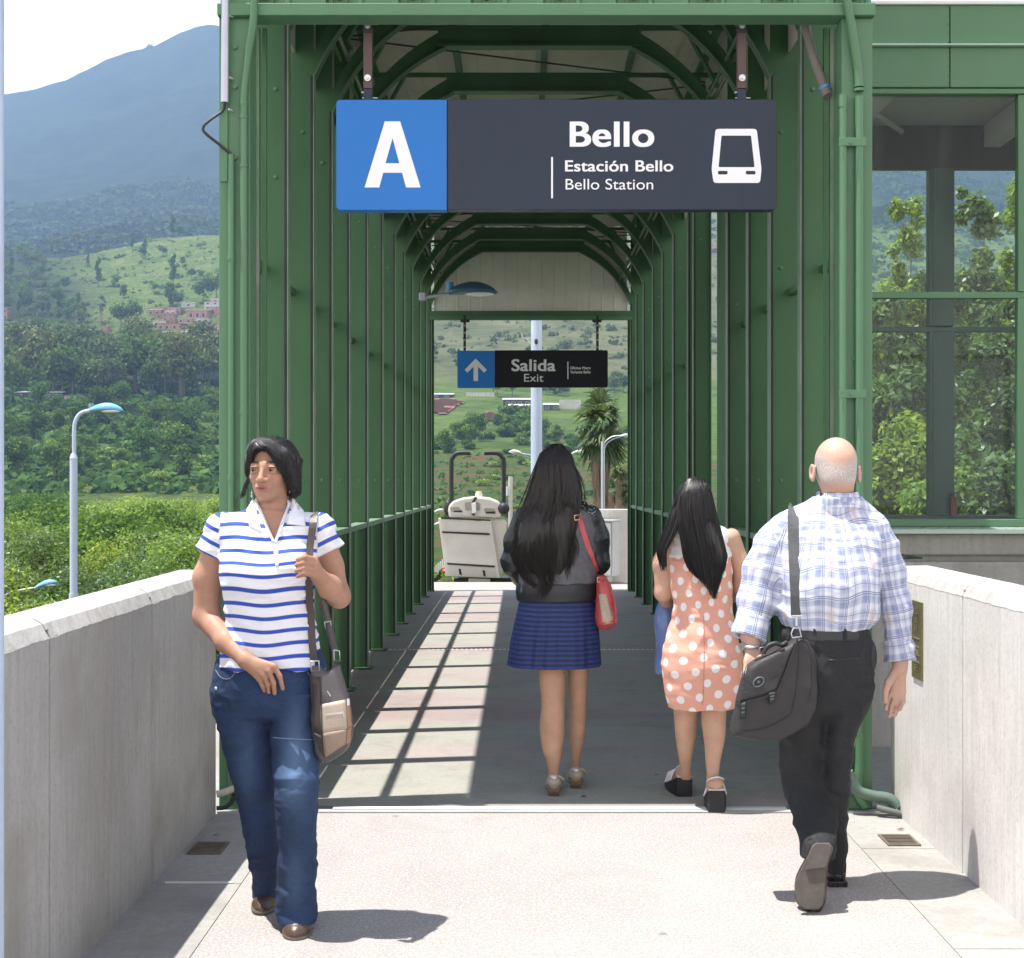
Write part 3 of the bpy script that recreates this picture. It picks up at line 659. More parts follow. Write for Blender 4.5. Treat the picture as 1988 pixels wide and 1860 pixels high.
# flashing and base
MB().add([(XA, YB-.03, bz(1022)-.002), (XE, YB-.03, bz(1022)-.002), (XE, YB-.16, bz(1026)), (XA, YB-.16, bz(1026)), (XA, YB-.16, bz(1034)), (XE, YB-.16, bz(1034)), (XE, YB-.03, bz(1034)), (XA, YB-.03, bz(1034))],
         [(0,1,2,3), (3,2,5,4), (4,5,6,7)]).build('flashing', M_('pale_green_flashing', (.33, .42, .36), .3, .08, 3, 0, coat=.4), lb)
panel(XA, XE, bz(1076), bz(1034.5), YB-.10, YB+.1, 'base_wall', CONC_D, .01)
panel(XA, XE, bz(1088), bz(1076.2), YB-.06, YB+.1, 'base_recess', CONC_D, 0)
panel(XA, XE, -1.5, bz(1088.2), YB-.13, YB+.1, 'base_wall', CONC, .01)
# back wall
kz = lambda y: P(0, y, YK).z; kx = lambda x: P(x, 0, YK).x
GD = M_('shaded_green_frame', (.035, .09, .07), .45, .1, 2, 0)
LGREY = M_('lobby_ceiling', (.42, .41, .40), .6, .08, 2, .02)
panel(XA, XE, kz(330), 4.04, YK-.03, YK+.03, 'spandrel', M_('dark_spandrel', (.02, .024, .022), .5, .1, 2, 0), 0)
panel(XA, XE, 4.05, 4.07, YB+.06, YK+.03, 'ceiling', LGREY, 0)
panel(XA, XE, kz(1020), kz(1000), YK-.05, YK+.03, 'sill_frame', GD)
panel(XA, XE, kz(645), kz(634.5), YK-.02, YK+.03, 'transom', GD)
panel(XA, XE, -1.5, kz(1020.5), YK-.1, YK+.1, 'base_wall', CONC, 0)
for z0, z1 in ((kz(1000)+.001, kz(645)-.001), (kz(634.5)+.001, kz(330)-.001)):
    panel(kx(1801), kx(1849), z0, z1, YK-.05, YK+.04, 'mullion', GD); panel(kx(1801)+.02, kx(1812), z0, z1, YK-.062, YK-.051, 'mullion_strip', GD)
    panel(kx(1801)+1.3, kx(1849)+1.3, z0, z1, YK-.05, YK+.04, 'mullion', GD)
    for x0, x1 in ((XA, kx(1801)-.001), (kx(1849)+.001, kx(1801)+1.299)):
        MB().box(x0, x1, YK+.0, YK+.006, z0, z1).build('pane', GLASS, lb)
panel(2.2, 2.32, 3.88, 4.045, YB+.1, YK-.05, 'ceiling_beam', LGREY, .005)
panel(3.3, 3.42, 3.88, 4.045, YB+.1, YK-.05, 'ceiling_beam', LGREY, .005)
MB().tube([(XA, YB+.2, 3.9), (2.7, YK-.1, 3.98), ], .02, 8).build('brace_rod', LGREY, lb)
MB().tube([(2.9, YB+.2, 3.9), (XE, YK-.1, 3.98), ], .02, 8).build('brace_rod', LGREY, lb)
panel(XE, XE+.1, -1.5, 4.2, YB-.05, YK+.1, 'end_wall', GREEN, 0)
fe = thing('fire_extinguisher', P(1851, 1000, YK-.12), 'small dark red extinguisher standing on the back window sill', 'extinguisher')
p = P(1851, 1000, YK-.09); RED = M_('dull_red', (.16, .03, .02), .35, .1, 3, 0)
MB().tube([p, p+Vector((0,0,.12))], .021, 12).ell(tuple(p+Vector((0,0,.12))), (.021,.021,.015)).build('cylinder', RED, fe)
MB().tube([p+Vector((0,0,.13)), p+Vector((0,0,.155))], .009, 8).bar(p+Vector((-.02,0,.155)), p+Vector((.02,0,.16)), .01, .008).build('valve', DARKST, fe)
tw = MB().bar(P(1752, 1078, 7.3), P(1790, 1084, 7.3), .02, .012).bar(P(1752, 1084, 7.3), P(1786, 1083, 7.28), .014, .01).build('bracket_end', M_('dark_green_bracket', (.01,.03,.02), .5, .1, 4, 0), None)
tag(tw, 'dark pointed bracket end sticking out over the right parapet by the lobby base', 'bracket')
# ---------------------------------------------------------------- terrain
def vnoise3(p, seed=0):
    """value noise on (n,3) array"""
    rs = np.random.RandomState(seed); T = rs.rand(4096).astype(np.float32)
    i = np.floor(p).astype(np.int64); f = (p-i).astype(np.float32); f = f*f*(3-2*f)
    def h(a, b, c): return T[((a*73856093) ^ (b*19349663) ^ (c*83492791)) & 4095]
    r = 0
    for dx in (0, 1):
        for dy in (0, 1):
            for dz in (0, 1):
                wgt = (f[:,0] if dx else 1-f[:,0])*(f[:,1] if dy else 1-f[:,1])*(f[:,2] if dz else 1-f[:,2])
                r = r+wgt*h(i[:,0]+dx, i[:,1]+dy, i[:,2]+dz)
    return r
def fbm2(x, y, seed=0, octs=5):
    r = 0; a = .5; p = np.stack([x, y, np.zeros_like(x)], 1)
    for k in range(octs): r = r+a*(vnoise3(p, seed+k)-.5)*2; p = p*2.03; a *= .5
    return r
def zpy(py, Y): return EYE-(py-Y0)*Y/F
def prof(lst): return [(Y, (z if isinstance(z, float) else zpy(z, Y))) for Y, z in lst]
ST = {
 -900: prof([(0,-7.),(200,-7.),(300,950),(500,840),(700,760),(900,700),(1050,640),(1200,690),(1600,560),(2100,430),(2600,230),(3200,330),(5200,600)]),
 0:    prof([(0,-7.),(200,-7.),(290,965),(360,880),(450,800),(540,745),(640,690),(760,640),(880,570),(1000,500),(1120,530),(1500,480),(1700,440),(2100,340),(2600,180),(3200,300),(5200,600)]),
 440:  prof([(0,-7.),(200,-7.),(290,960),(360,880),(450,800),(540,745),(640,680),(760,600),(880,520),(1000,458),(1120,500),(1500,470),(1700,430),(2100,270),(2600,42),(3200,200),(5200,600)]),
 850:  prof([(0,-7.),(150,-6.),(230,1000),(290,940),(340,884),(420,845),(500,790),(560,762),(620,700),(760,610),(900,500),(1100,400),(1500,330),(2100,200),(2600,0),(3200,200),(5200,600)]),
 1200: prof([(0,-7.),(150,-6.),(230,1000),(290,940),(340,890),(420,850),(500,800),(560,762),(620,700),(760,590),(900,500),(1100,400),(1500,330),(2100,200),(2600,0),(3200,200),(5200,600)]),
 1720: prof([(0,-7.),(150,-6.),(300,930),(450,830),(600,730),(760,620),(900,500),(980,440),(1100,470),(1500,400),(2100,250),(2600,60),(3200,200),(5200,600)]),
 2000: prof([(0,-7.),(150,-6.),(300,930),(450,830),(600,730),(760,630),(900,520),(980,450),(1100,480),(1500,400),(2100,280),(2600,90),(3200,250),(5200,600)]),
 3000: prof([(0,-7.),(200,-7.),(300,950),(500,840),(700,760),(900,700),(1050,640),(1200,690),(1600,560),(2100,430),(2600,300),(3200,330),(5200,600)]),
}
SU = sorted(ST)
def terrain(u, Y):
    u = np.atleast_1d(np.asarray(u, dtype=float)); Y = np.atleast_1d(np.asarray(Y, dtype=float))
    zs = np.stack([np.interp(Y, [a for a, _ in ST[s]], [b for _, b in ST[s]]) for s in SU], 0)
    k = np.clip(np.searchsorted(SU, u)-1, 0, len(SU)-2); s0 = np.array(SU)[k]; s1 = np.array(SU)[k+1]
    t = np.clip((u-s0)/(s1-s0), 0, 1); t = t*t*(3-2*t)
    idx = np.arange(len(u)); z = zs[k, idx]*(1-t)+zs[k+1, idx]*t
    # finer shape of the mountain skyline
    rp = np.interp(u, [-900,-200,0,60,130,200,240,300,330,355,400,440,620,850,1200,1700], [40,8,0,-6,-14,-30,-38,-60,-42,-22,-10,0,0,0,0,0])
    X = (u-X0)*Y/F
    far = np.clip((Y-1900)/700, 0, 1)
    z = z - (-rp)*0
    base = np.interp(u, [-900, 0, 60, 130, 200, 240, 300, 350, 400, 440], [0, 0, 4, 2, 8, 5, -2, 4, 4, 0])
    z = z + far*base*Y/F
    amp = np.clip((Y-250)/700, 0, 1)
    z = z+amp*(fbm2(X/170+3, Y/170, 11, 6)*np.where(Y > 1200, 34, 13))*np.where(Y > 2400, .45, 1)
    return z
def pyof(u, Y): z = terrain(u, Y); return Y0-(z-EYE)*F/Y
YS = np.concatenate([np.arange(160, 1200, 4.), np.arange(1200, 3000, 12.)])
_cache = {}
def Yof(u, py):
    key = int(u//6)
    if key not in _cache: _cache[key] = pyof(np.full(len(YS), float(u)), YS)
    c = np.nonzero(_cache[key] <= py)[0]
    return float(YS[c[0]]) if len(c) else 2600.
def G(u, py):                                      # the ground point seen at (u, py)
    Y = Yof(u, py); return Vector(((u-X0)*Y/F, Y, float(terrain(u, Y)[0])))
us = np.concatenate([np.arange(-900, -60, 60), np.arange(-60, 2060, 7), np.arange(2060, 3001, 60)])
Ys = np.concatenate([np.array([3, 10, 20, 40, 80, 120, 160.]), np.geomspace(190, 3300, 330), np.array([4000, 5200.])])
U, YY = np.meshgrid(us, Ys); Z = terrain(U.ravel(), YY.ravel())
V = np.stack([(U.ravel()-X0)*YY.ravel()/F, YY.ravel(), Z], 1)
# below the bridge the wedge is widened so that ground lies under everything near
nY, nU = U.shape; I = np.arange(nY*nU).reshape(nY, nU)
Fq = np.stack([I[:-1,:-1], I[:-1,1:], I[1:,1:], I[1:,:-1]], -1).reshape(-1, 4)
u_, y_ = U.ravel(), YY.ravel()
py_ = Y0-(Z-EYE)*F/y_
nz = fbm2(V[:,0]/90, V[:,1]/90, 5, 4)
def sm(a, b, x): t = np.clip((x-a)/(b-a), 0, 1); return t*t*(3-2*t)
forest = np.where(y_ > 1150, 1.0, 0.0)
left = 1-sm(430, 520, u_)
forest = np.maximum(forest, sm(200, 0, u_-(py_-460)*.25+nz*90)*sm(380, 480, y_)*left*.85)
forest = np.maximum(forest, left*sm(0.0, .25, nz+.12)*sm(640, 560, y_))
mid = sm(780, 840, u_)*(1-sm(1500, 1600, u_))
dry = mid*sm(560, 600, y_)
rgt = sm(1580, 1640, u_); forest = np.maximum(forest, rgt*sm(-.15, .2, nz)*.7)
lush = mid*sm(640, 560, y_)*sm(300, 330, y_)
terr = mid*sm(345, 330, y_)
forest = np.where(mid > .5, forest*(y_ > 1500), forest)
TM, nt, b, out = new_mat('hillside_ground')
def attr(nt, n): a = nt.nodes.new('ShaderNodeAttribute'); a.attribute_name = n; return a.outputs['Fac']
v = coords(nt)
na = noise(nt, v, .012, 8, .65); nb = noise(nt, v, .05, 6, .7); nc = noise(nt, v, .35, 5, .75)
grass = ramp(nt, nb, [(.3, (.08, .14, .025)), (.5, (.16, .22, .045)), (.68, (.25, .26, .09))]).outputs[0]
grass = mix(nt, ramp(nt, nc, [(.42, .0), (.62, .75)]).outputs[0], grass, (.035, .07, .02))
grass = mix(nt, ramp(nt, na, [(.60, .0), (.72, .5)]).outputs[0], grass, (.17, .11, .07))
fcol = ramp(nt, noise(nt, v, .03, 10, .8), [(.36, (.003, .008, .007)), (.5, (.012, .026, .013)), (.64, (.055, .075, .035))]).outputs[0]
dcol = ramp(nt, noise(nt, v, .03, 8, .78, .6), [(.32, (.05, .07, .028)), (.47, (.14, .155, .065)), (.62, (.20, .20, .095)), (.78, (.26, .22, .14))]).outputs[0]
lcol = ramp(nt, noise(nt, v, .06, 7, .72), [(.3, (.05, .085, .02)), (.5, (.115, .185, .035)), (.7, (.19, .25, .06))]).outputs[0]
vt = coords(nt, (.25, 1, 2)); tn = noise(nt, vt, .22, 7, .75)
tcol = ramp(nt, tn, [(.38, (.05, .11, .025)), (.5, (.09, .16, .04)), (.57, (.20, .10, .06)), (.66, (.10, .15, .05))]).outputs[0]
c = mix(nt, attr(nt, 'lush'), grass, lcol); c = mix(nt, attr(nt, 'dry'), c, dcol); c = mix(nt, attr(nt, 'terr'), c, tcol); c = mix(nt, attr(nt, 'forest'), c, fcol); c = mix(nt, math_(nt, 'MULTIPLY', attr(nt, 'upper'), .8), c, ramp(nt, noise(nt, v, .012, 9, .75), [(.38, (.003, .010, .008)), (.6, (.020, .036, .020))]).outputs[0])  # 'upper': cloud shadow on the high mountain, painted as a darker forest colour
nt.links.new(c, b.inputs['Base Color']); b.inputs['Roughness'].default_value = .95; b.inputs['Specular IOR Level'].default_value = .1
bump(nt, b, noise(nt, v, .11, 8, .8), 1.0, 5)
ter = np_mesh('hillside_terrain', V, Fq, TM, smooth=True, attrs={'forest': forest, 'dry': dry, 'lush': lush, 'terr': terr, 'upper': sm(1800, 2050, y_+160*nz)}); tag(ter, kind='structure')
under = struct(MB().box(-60, 60, -30, 30, -8.2, -7.35), 'ground', M_('valley_ground', (.10, .11, .07), .95, .3, .3, .2, 2))

# tilled fields laid on the slope
def drape(poly, name, m, lift=.5, n=26):
    xs = [p[0] for p in poly]; ys = [p[1] for p in poly]
    def inside(x, y):
        r = False
        for i in range(len(poly)):
            a, b2 = poly[i], poly[i-1]
            if (a[1] > y) != (b2[1] > y) and x < (b2[0]-a[0])*(y-a[1])/(b2[1]-a[1]+1e-9)+a[0]: r = not r
        return r
    mb = MB(); x0, x1, y0, y1 = min(xs), max(xs), min(ys), max(ys); idx = {}
    def vid(i, j):
        if (i, j) not in idx:
            p = G(x0+(x1-x0)*i/n, y1+(y0-y1)*j/n)+Vector((0, 0, lift)); idx[(i, j)] = len(mb.v); mb.v.append(tuple(p))
        return idx[(i, j)]
    for i in range(n):
        for j in range(n):
            if inside(x0+(x1-x0)*(i+.5)/n, y1+(y0-y1)*(j+.5)/n): mb.f.append((vid(i, j), vid(i+1, j), vid(i+1, j+1), vid(i, j+1))); mb.sm.append(True)
    return struct(mb, name, m)
random.seed(77)
SOIL = M_('tilled_red_soil', (.235, .10, .065), .95, .2, .05, .6, .4, stretch=(1, .3, 1))
drape([(836,778),(872,777),(906,782),(880,795),(868,806),(836,806)], 'tilled_field', SOIL)
drape([(885,829),(915,812),(948,803),(967,805),(962,819),(915,827)], 'tilled_field', SOIL)
drape([(1195,838),(1215,832),(1230,840),(1228,852),(1205,850)], 'tilled_field', SOIL)
drape([(1376,486),(1396,484),(1396,492),(1376,494)], 'tilled_field', SOIL)

# ---------------------------------------------------------------- trees
rs = np.random.RandomState(3)
def leaf_arrays(blobs, n, size, asp=.5, up=.5, shell=.55, spread=.25):
    """quads for leaves spread through ellipsoid blobs -> V, F, var"""
    vol = np.array([b[1][0]*b[1][1]*b[1][2] for b in blobs])**(2/3); pick = rs.choice(len(blobs), n, p=vol/vol.sum())
    C = np.array([b[0] for b in blobs])[pick]; R = np.array([b[1] for b in blobs])[pick]
    d = rs.normal(size=(n, 3)); d /= np.linalg.norm(d, axis=1)[:, None]
    r = shell+(1-shell)*rs.rand(n)**.6; r *= 1+spread*(rs.rand(n)-.5)
    Pp = C+d*R*r[:, None]
    nrm = d*.7+rs.normal(size=(n, 3))*.55+np.array([0, 0, up]); nrm /= np.linalg.norm(nrm, axis=1)[:, None]
    t = np.cross(nrm, rs.normal(size=(n, 3))); t /= np.linalg.norm(t, axis=1)[:, None]; s_ = np.cross(nrm, t)
    L = size*(.6+.8*rs.rand(n))[:, None]; W = L*asp
    droop = np.array([0, 0, -1.])*L*.12
    V = np.stack([Pp-t*L/2, Pp+s_*W/2+droop*.2, Pp+t*L/2+droop, Pp-s_*W/2+droop*.2], 1).reshape(-1, 3)
    Fq = np.arange(n*4).reshape(n, 4)
    var = np.repeat(np.clip(.5+.28*rs.normal(size=n)+.12*(r-.8)*5, 0, 1), 4)
    return V, Fq, var
def leaf_mat(name, lo, hi, trans=.3, rough=.85, spec=.1):
    m, nt, b, out = new_mat(name); a = attr(nt, 'var')
    c = ramp(nt, a, [(.1, lo), (.9, hi)]).outputs[0]; oi = nt.nodes.new('ShaderNodeObjectInfo'); c = mix(nt, 1.0, c, ramp(nt, oi.outputs['Random'], [(0, (.62, .70, .75)), (.35, (.85, .95, .8)), (.7, (1.15, 1.05, .8)), (1, (1.35, 1.25, 1.1))]).outputs[0], 'MULTIPLY'); nt.links.new(c, b.inputs['Base Color'])
    b.inputs['Roughness'].default_value = rough; b.inputs['Specular IOR Level'].default_value = spec
    t = N(nt, 'ShaderNodeBsdfTranslucent'); c2 = mix(nt, .5, c, (hi[0]*1.4, hi[1]*1.4, hi[2]*.6)); nt.links.new(c2, t.inputs[0])
    mx = N(nt, 'ShaderNodeMixShader'); mx.inputs[0].default_value = trans
    nt.links.new(b.outputs[0], mx.inputs[1]); nt.links.new(t.outputs[0], mx.inputs[2]); nt.links.new(mx.outputs[0], out.inputs[0]); return m
BARK = M_('grey_bark', (.12, .10, .08), .9, .3, 6, .6, 30)
L_DARK = leaf_mat('dark_leaves', (.024, .056, .016), (.10, .165, .04), .35)
L_FAR = leaf_mat('far_wood_leaves', (.016, .036, .016), (.080, .115, .042), .15)
L_MID = leaf_mat('mid_green_leaves', (.028, .07, .015), (.12, .21, .045), .3)
L_OLIVE = leaf_mat('olive_leaves', (.042, .064, .026), (.135, .165, .07), .25)
L_BRIGHT = leaf_mat('bright_leaves', (.06, .13, .014), (.27, .37, .07), .4, .45, .35)
L_NEAR = leaf_mat('glossy_near_leaves', (.028, .07, .018), (.16, .25, .07), .35, .42, .4)
def crown_blobs(h, w, kind):
    bl = []
    if kind == 'round':
        for k in range(9): 
            a = rs.rand()*6.28; q = rs.rand()*w*.32; bl.append(((math.cos(a)*q, math.sin(a)*q, h*(.45+.4*rs.rand())), (w*.24*(.8+.4*rs.rand()),)*2+(h*.17,)))
    elif kind == 'tall':
        for k in range(8): 
            a = rs.rand()*6.28; q = rs.rand()*w*.2; z = h*(.3+.65*k/8); rr = w*.26*(1.1-.6*k/8); bl.append(((math.cos(a)*q, math.sin(a)*q, z), (rr, rr, h*.1)))
    elif kind == 'flat':
        for k in range(9): 
            a = rs.rand()*6.28; q = rs.rand()*w*.42; bl.append(((math.cos(a)*q, math.sin(a)*q, h*(.72+.16*rs.rand())), (w*.2, w*.2, h*.10)))
    else:
        for k in range(6): 
            a = rs.rand()*6.28; q = rs.rand()*w*.3; bl.append(((math.cos(a)*q, math.sin(a)*q, h*.35*(.5+rs.rand())), (w*.26, w*.26, h*.3)))
    return bl
def far_tree_mesh(name, h, w, kind, m, n, size):
    V, Fq, var = leaf_arrays(crown_blobs(h, w, kind), int(n*1.35), size*1.2, .75, .5, .35)
    # trunk
    k = 5; tz = h*.6 if kind != 'bush' else h*.2; r0 = h*.022
    a = np.arange(k)*2*math.pi/k; ring0 = np.stack([np.cos(a)*r0, np.sin(a)*r0, a*0-1], 1); ring1 = np.stack([np.cos(a)*r0*.6, np.sin(a)*r0*.6, a*0+tz], 1)
    n0 = len(V); V = np.concatenate([V, ring0, ring1]); Ft = np.array([[n0+i, n0+(i+1) % k, n0+k+(i+1) % k, n0+k+i] for i in range(k)])
    var = np.concatenate([var, np.zeros(2*k)])
    o = np_mesh(name, V, np.concatenate([Fq, Ft]), m, attrs={'var': var}); me = o.data; me.materials.append(BARK)
    mi = np.zeros(len(me.polygons), dtype=np.int32); mi[len(Fq):] = 1; me.polygons.foreach_set('material_index', mi)
    bpy.data.objects.remove(o); return me
FT = {}
for kind, m, h, w, n in (('round', L_DARK, 10, 9, 620), ('round', L_MID, 9, 9, 620), ('round', L_OLIVE, 11, 12, 650), ('tall', L_DARK, 13, 5, 480), ('flat', L_OLIVE, 11, 9, 420), ('bush', L_MID, 4, 7, 420), ('bush', L_DARK, 4, 6, 400), ('bush', L_BRIGHT, 3.5, 7, 380)):
    FT.setdefault((kind, m.name), []); 
    for q in range(3): FT[(kind, m.name)].append(far_tree_mesh('tree_'+kind, h, w, kind, m, n, .62))
RD, RM, RO, TD, FO, BM, BD, BB = [('round','dark_leaves'), ('round','mid_green_leaves'), ('round','olive_leaves'), ('tall','dark_leaves'), ('flat','olive_leaves'), ('bush','mid_green_leaves'), ('bush','dark_leaves'), ('bush','bright_leaves')]
TL = {RD: ('dark green round-crowned tree', 'tree'), RM: ('mid green round-crowned tree', 'tree'), RO: ('grey olive spreading tree', 'tree'), TD: ('tall narrow dark tree', 'tree'), FO: ('open flat-topped tree', 'tree'),
      BM: ('mid green bush', 'bush'), BD: ('dark green bush', 'bush'), BB: ('bright green bush', 'bush')}
def put(key, u, py, s=1.0, where='on the hillside left of the canopy'):
    me = random.choice(FT[key]); p = G(u, py); lab, cat = TL[key]
    if u < 450: where += ', far left' if u < 120 else (', midway' if u < 280 else ', close to the columns')
    o = bpy.data.objects.new('hillside_tree' if cat == 'tree' else 'hillside_bush', me); COL.objects.link(o); o.location = p
    o.rotation_euler = (0, 0, random.random()*6.28); k = s*random.uniform(.85, 1.15); o.scale = (k, k, k*random.uniform(.9, 1.15))
    tag(o, lab+' '+where, cat, lab+'s '+where)
random.seed(21)
# named ones seen singly on the sunlit ridge
for key, u, py, s in [(FO,110,500,1.5),(FO,150,492,1.6),(TD,172,520,.9),(FO,190,505,1.1),(TD,292,455,1.5),(TD,335,462,1.4),(RD,350,460,.8),(TD,258,490,1.1),(TD,282,505,1.2),(RD,275,500,.7),(RD,316,500,.9),(RM,355,520,.7),(RD,372,545,.8),
                      (TD,336,560,1.3),(RD,330,595,1.3),(RD,345,600,1.2),(RM,390,545,.6),(RD,395,590,1.5),(RD,420,585,1.6),(RM,225,560,1.0),(RD,240,580,.9),(RM,300,570,.6),(TD,190,560,1.3),(RD,255,640,1.5),(RD,235,645,1.4),(TD,330,600,.9)]:
    put(key, u, py, s, 'on the sunlit hill behind the parapet')
for i in range(70):                               # wooded left flank of the hill
    py = random.uniform(490, 640); u = random.uniform(-15, 40+(py-470)*.9); 
    put(random.choice([RD, RD, TD, RM, RO, FO]), u, py, random.uniform(.7, 1.2), 'in the wood on the left flank of the hill')
for i in range(95):                               # wood below the houses
    py = random.uniform(700, 778); u = random.uniform(-15, 440)
    if u > 300 and py < 705: continue
    if random.random() < .3: u = random.uniform(100, 330)
    put(random.choice([RD, RD, RD, RO, RM, RO]), u, py, random.uniform(1.0, 1.9)*(1.0 if py > 680 else .8), 'in the wood below the hillside houses')
for i in range(105):
    py = random.uniform(800, 940); u = random.uniform(-15, 442)
    put(random.choice([BM, BM, BB, RM, RM, BB, RD]), u, py, random.uniform(.5, 1.05), 'on the slope above the near tree tops')
# middle, seen through the canopy
for i in range(64): put(random.choice([BM, BM, RM, BD, BD]), random.uniform(835, 1230), random.uniform(842, 884), random.uniform(.45, .75), 'in the hedge line seen through the canopy')
for i in range(24): put(random.choice([RO, RM, RD, BM]), random.choice([random.uniform(935, 1000), random.uniform(1050, 1100), random.uniform(1080, 1230)]), random.uniform(758, 772), random.uniform(.5, .8), 'by the farm buildings seen through the canopy')
for i in range(16): put(random.choice([BM, BD]), random.uniform(975, 1028), random.uniform(800, 850), random.uniform(1.0, 1.4), 'on the green fields seen through the canopy')
for i in range(14): put(random.choice([BM, BD, BB]), random.uniform(835, 1230), random.uniform(900, 1010), random.uniform(.35, .6), 'on the terraced slope seen through the canopy')
for i in range(26): put(random.choice([BD, BM, RO]), random.uniform(835, 1400), random.uniform(640, 745), random.uniform(.4, .7), 'scattered on the dry hillside seen through the canopy')
for i in range(40): put(random.choice([RD, RM, BM, RO]), random.uniform(1680, 2000), random.uniform(470, 800), random.uniform(.7, 1.1), 'on the hillside seen through the lobby glass')
for u, py in ((123, 165), (290, 108), (210, 140), (190, 146), (170, 152)):     # lone trees on the skyline
    Y = 2590; p = Vector(((u-X0)*Y/F, Y, float(terrain(u, Y)[0])-16))
    o = bpy.data.objects.new('skyline_tree', random.choice(FT[RD])); COL.objects.link(o); o.location = p; o.scale = (2.6,)*3 if u == 290 else (1.5,)*3
    tag(o, 'lone dark tree on the mountain skyline' if u != 290 else 'largest lone dark tree on the mountain skyline left of the canopy', 'tree', 'lone trees on the mountain skyline')
# distant woods on the mountain: one mass
def far_wood(n, f, name, lab, size, m, per=14, kind='wood'):
    P_ = np.array([f() for _ in range(n)]); Z_ = terrain(P_[:,0], P_[:,1]); X_ = (P_[:,0]-X0)*P_[:,1]/F
    sc = size*(.35+rs.rand(n)**2*1.1); N_ = n*per; C = np.stack([X_, P_[:,1], Z_+sc*.25], 1).repeat(per, 0); S_ = sc.repeat(per)[:, None]
    d = rs.normal(size=(N_, 3)); d /= np.linalg.norm(d, axis=1)[:, None]; pos = C+d*S_*np.array([1.1, 1.1, .75])*(.5+.6*rs.rand(N_, 1))
    nrm = d*.8+rs.normal(size=(N_, 3))*.5+np.array([0, -.2, .4]); nrm /= np.linalg.norm(nrm, axis=1)[:, None]
    t = np.cross(nrm, rs.normal(size=(N_, 3))); t /= np.linalg.norm(t, axis=1)[:, None]; s2 = np.cross(nrm, t); L = S_*(.35+.35*rs.rand(N_, 1))
    V = np.stack([pos-t*L, pos+s2*L*.8, pos+t*L, pos-s2*L*.8], 1).reshape(-1, 3)
    var = np.clip(.45+.22*rs.normal(size=n).repeat(per)+.12*rs.normal(size=N_), 0, 1).repeat(4)
    o = np_mesh(name, V, np.arange(N_*4).reshape(N_, 4), m, attrs={'var': var}); tag(o, lab, kind, kind='stuff'); return o
far_wood(5200, lambda: (random.uniform(-60, 470), 1230+640*random.random()**1.1), 'mountain_wood', 'hazy blue green wood covering the mountain side behind the hill', 5.0, L_FAR)
far_wood(1100, lambda: (random.uniform(1660, 2010), random.uniform(1000, 1800)), 'mountain_wood', 'dark wood on the far slope seen through the lobby glass', 5.5, L_FAR)
far_wood(700, lambda: (random.uniform(1650, 2010), random.uniform(600, 1000)), 'slope_scrub', 'dark scrub over the green slope seen through the lobby glass', 3.2, L_DARK)
far_wood(900, lambda: (random.uniform(835, 1400), random.uniform(600, 1100)), 'dry_scrub', 'dry scrub covering the hillside seen through the canopy', 1.9, L_OLIVE)
far_wood(1500, lambda: (random.uniform(-20, 445), random.uniform(290, 520)), 'slope_scrub', 'low scrub over the lower slope behind the left parapet', 1.8, L_MID)
far_wood(420, lambda: (random.uniform(-20, 445), random.uniform(700, 1000)), 'hill_scrub', 'scattered scrub tufts over the grassy hill behind the left parapet', 1.7, L_DARK)
far_wood(500, lambda: (random.uniform(835, 1240), random.uniform(215, 345)), 'terrace_scrub', 'low tufts of growth on the terraced slope beyond the canopy', .7, L_MID)

# near trees with leaves one can see
def near_tree(name, loc, h, w, blobs, n, size, m, lab, group=None, trunk_r=.12, asp=.45):
    t = thing(name, loc, lab, 'tree', group)
    V, Fq, var = leaf_arrays(blobs, n, size, asp, .4, .35, .35)
    np_mesh('crown', V+np.array(loc), Fq, m, t, attrs={'var': var})
    tb = MB(); top = Vector(loc)+Vector((0, 0, h*.45)); tb.tube([loc, Vector(loc)+Vector((.1, 0, h*.25)), top], [trunk_r, trunk_r*.8, trunk_r*.6], 8)
    for bq in blobs[:10]: tb.tube([top-Vector((0, 0, h*.1)), (Vector(bq[0])+Vector(loc)+top)/2+Vector((0, 0, .2)), Vector(bq[0])+Vector(loc)], [trunk_r*.5, trunk_r*.35, trunk_r*.12], 6)
    tb.build('trunk', BARK, t); return t
def bushy(h, w, n, zlo=.45):
    out = []
    for k in range(n):
        a = rs.rand()*6.28; q = (rs.rand()**.5)*w*.42; z = h*(zlo+(1-zlo)*.86*rs.rand()*(1-.5*(q/(w*.42))**2))
        r = w*.15*(.7+.6*rs.rand()); out.append(((math.cos(a)*q, math.sin(a)*q, z), (r, r, r*.75)))
    return out
random.seed(5)
GRP = 'leafy trees below the left parapet'
near = [(60, 36, -.75, 5.0), (190, 42, -1.15, 5.0), (300, 38, -.55, 4.6), (395, 44, -.1, 4.8), (-20, 50, -.5, 5), (330, 50, -.2, 5), (250, 55, -.4, 5.5), (120, 55, -.35, 5.5), (430, 56, .0, 5), (30, 66, -.1, 6), (410, 40, -.6, 4)]
proto = [bushy(6.6, 5.2, 26) for _ in range(4)]
for i, (u, Y, ztop, wd) in enumerate(near):
    bl = proto[i % 4]; s_ = wd/5.2; h = ztop+7.0
    loc = ((u-X0)*Y/F, Y, -7.0); mz = max(b_[0][2]+b_[1][2]*.8 for b_ in bl)
    bl2 = [((b_[0][0]*s_, b_[0][1]*s_, b_[0][2]*h/mz), (b_[1][0]*s_, b_[1][1]*s_, b_[1][2])) for b_ in bl]
    near_tree('leafy_tree', loc, h, wd, bl2, 9000, .17 if i % 2 else .13, L_NEAR if i % 3 else L_BRIGHT, 'leafy green tree top just below the left parapet', GRP)
BB2 = [bushy(7, 9, 30) for _ in range(3)]; tm = []
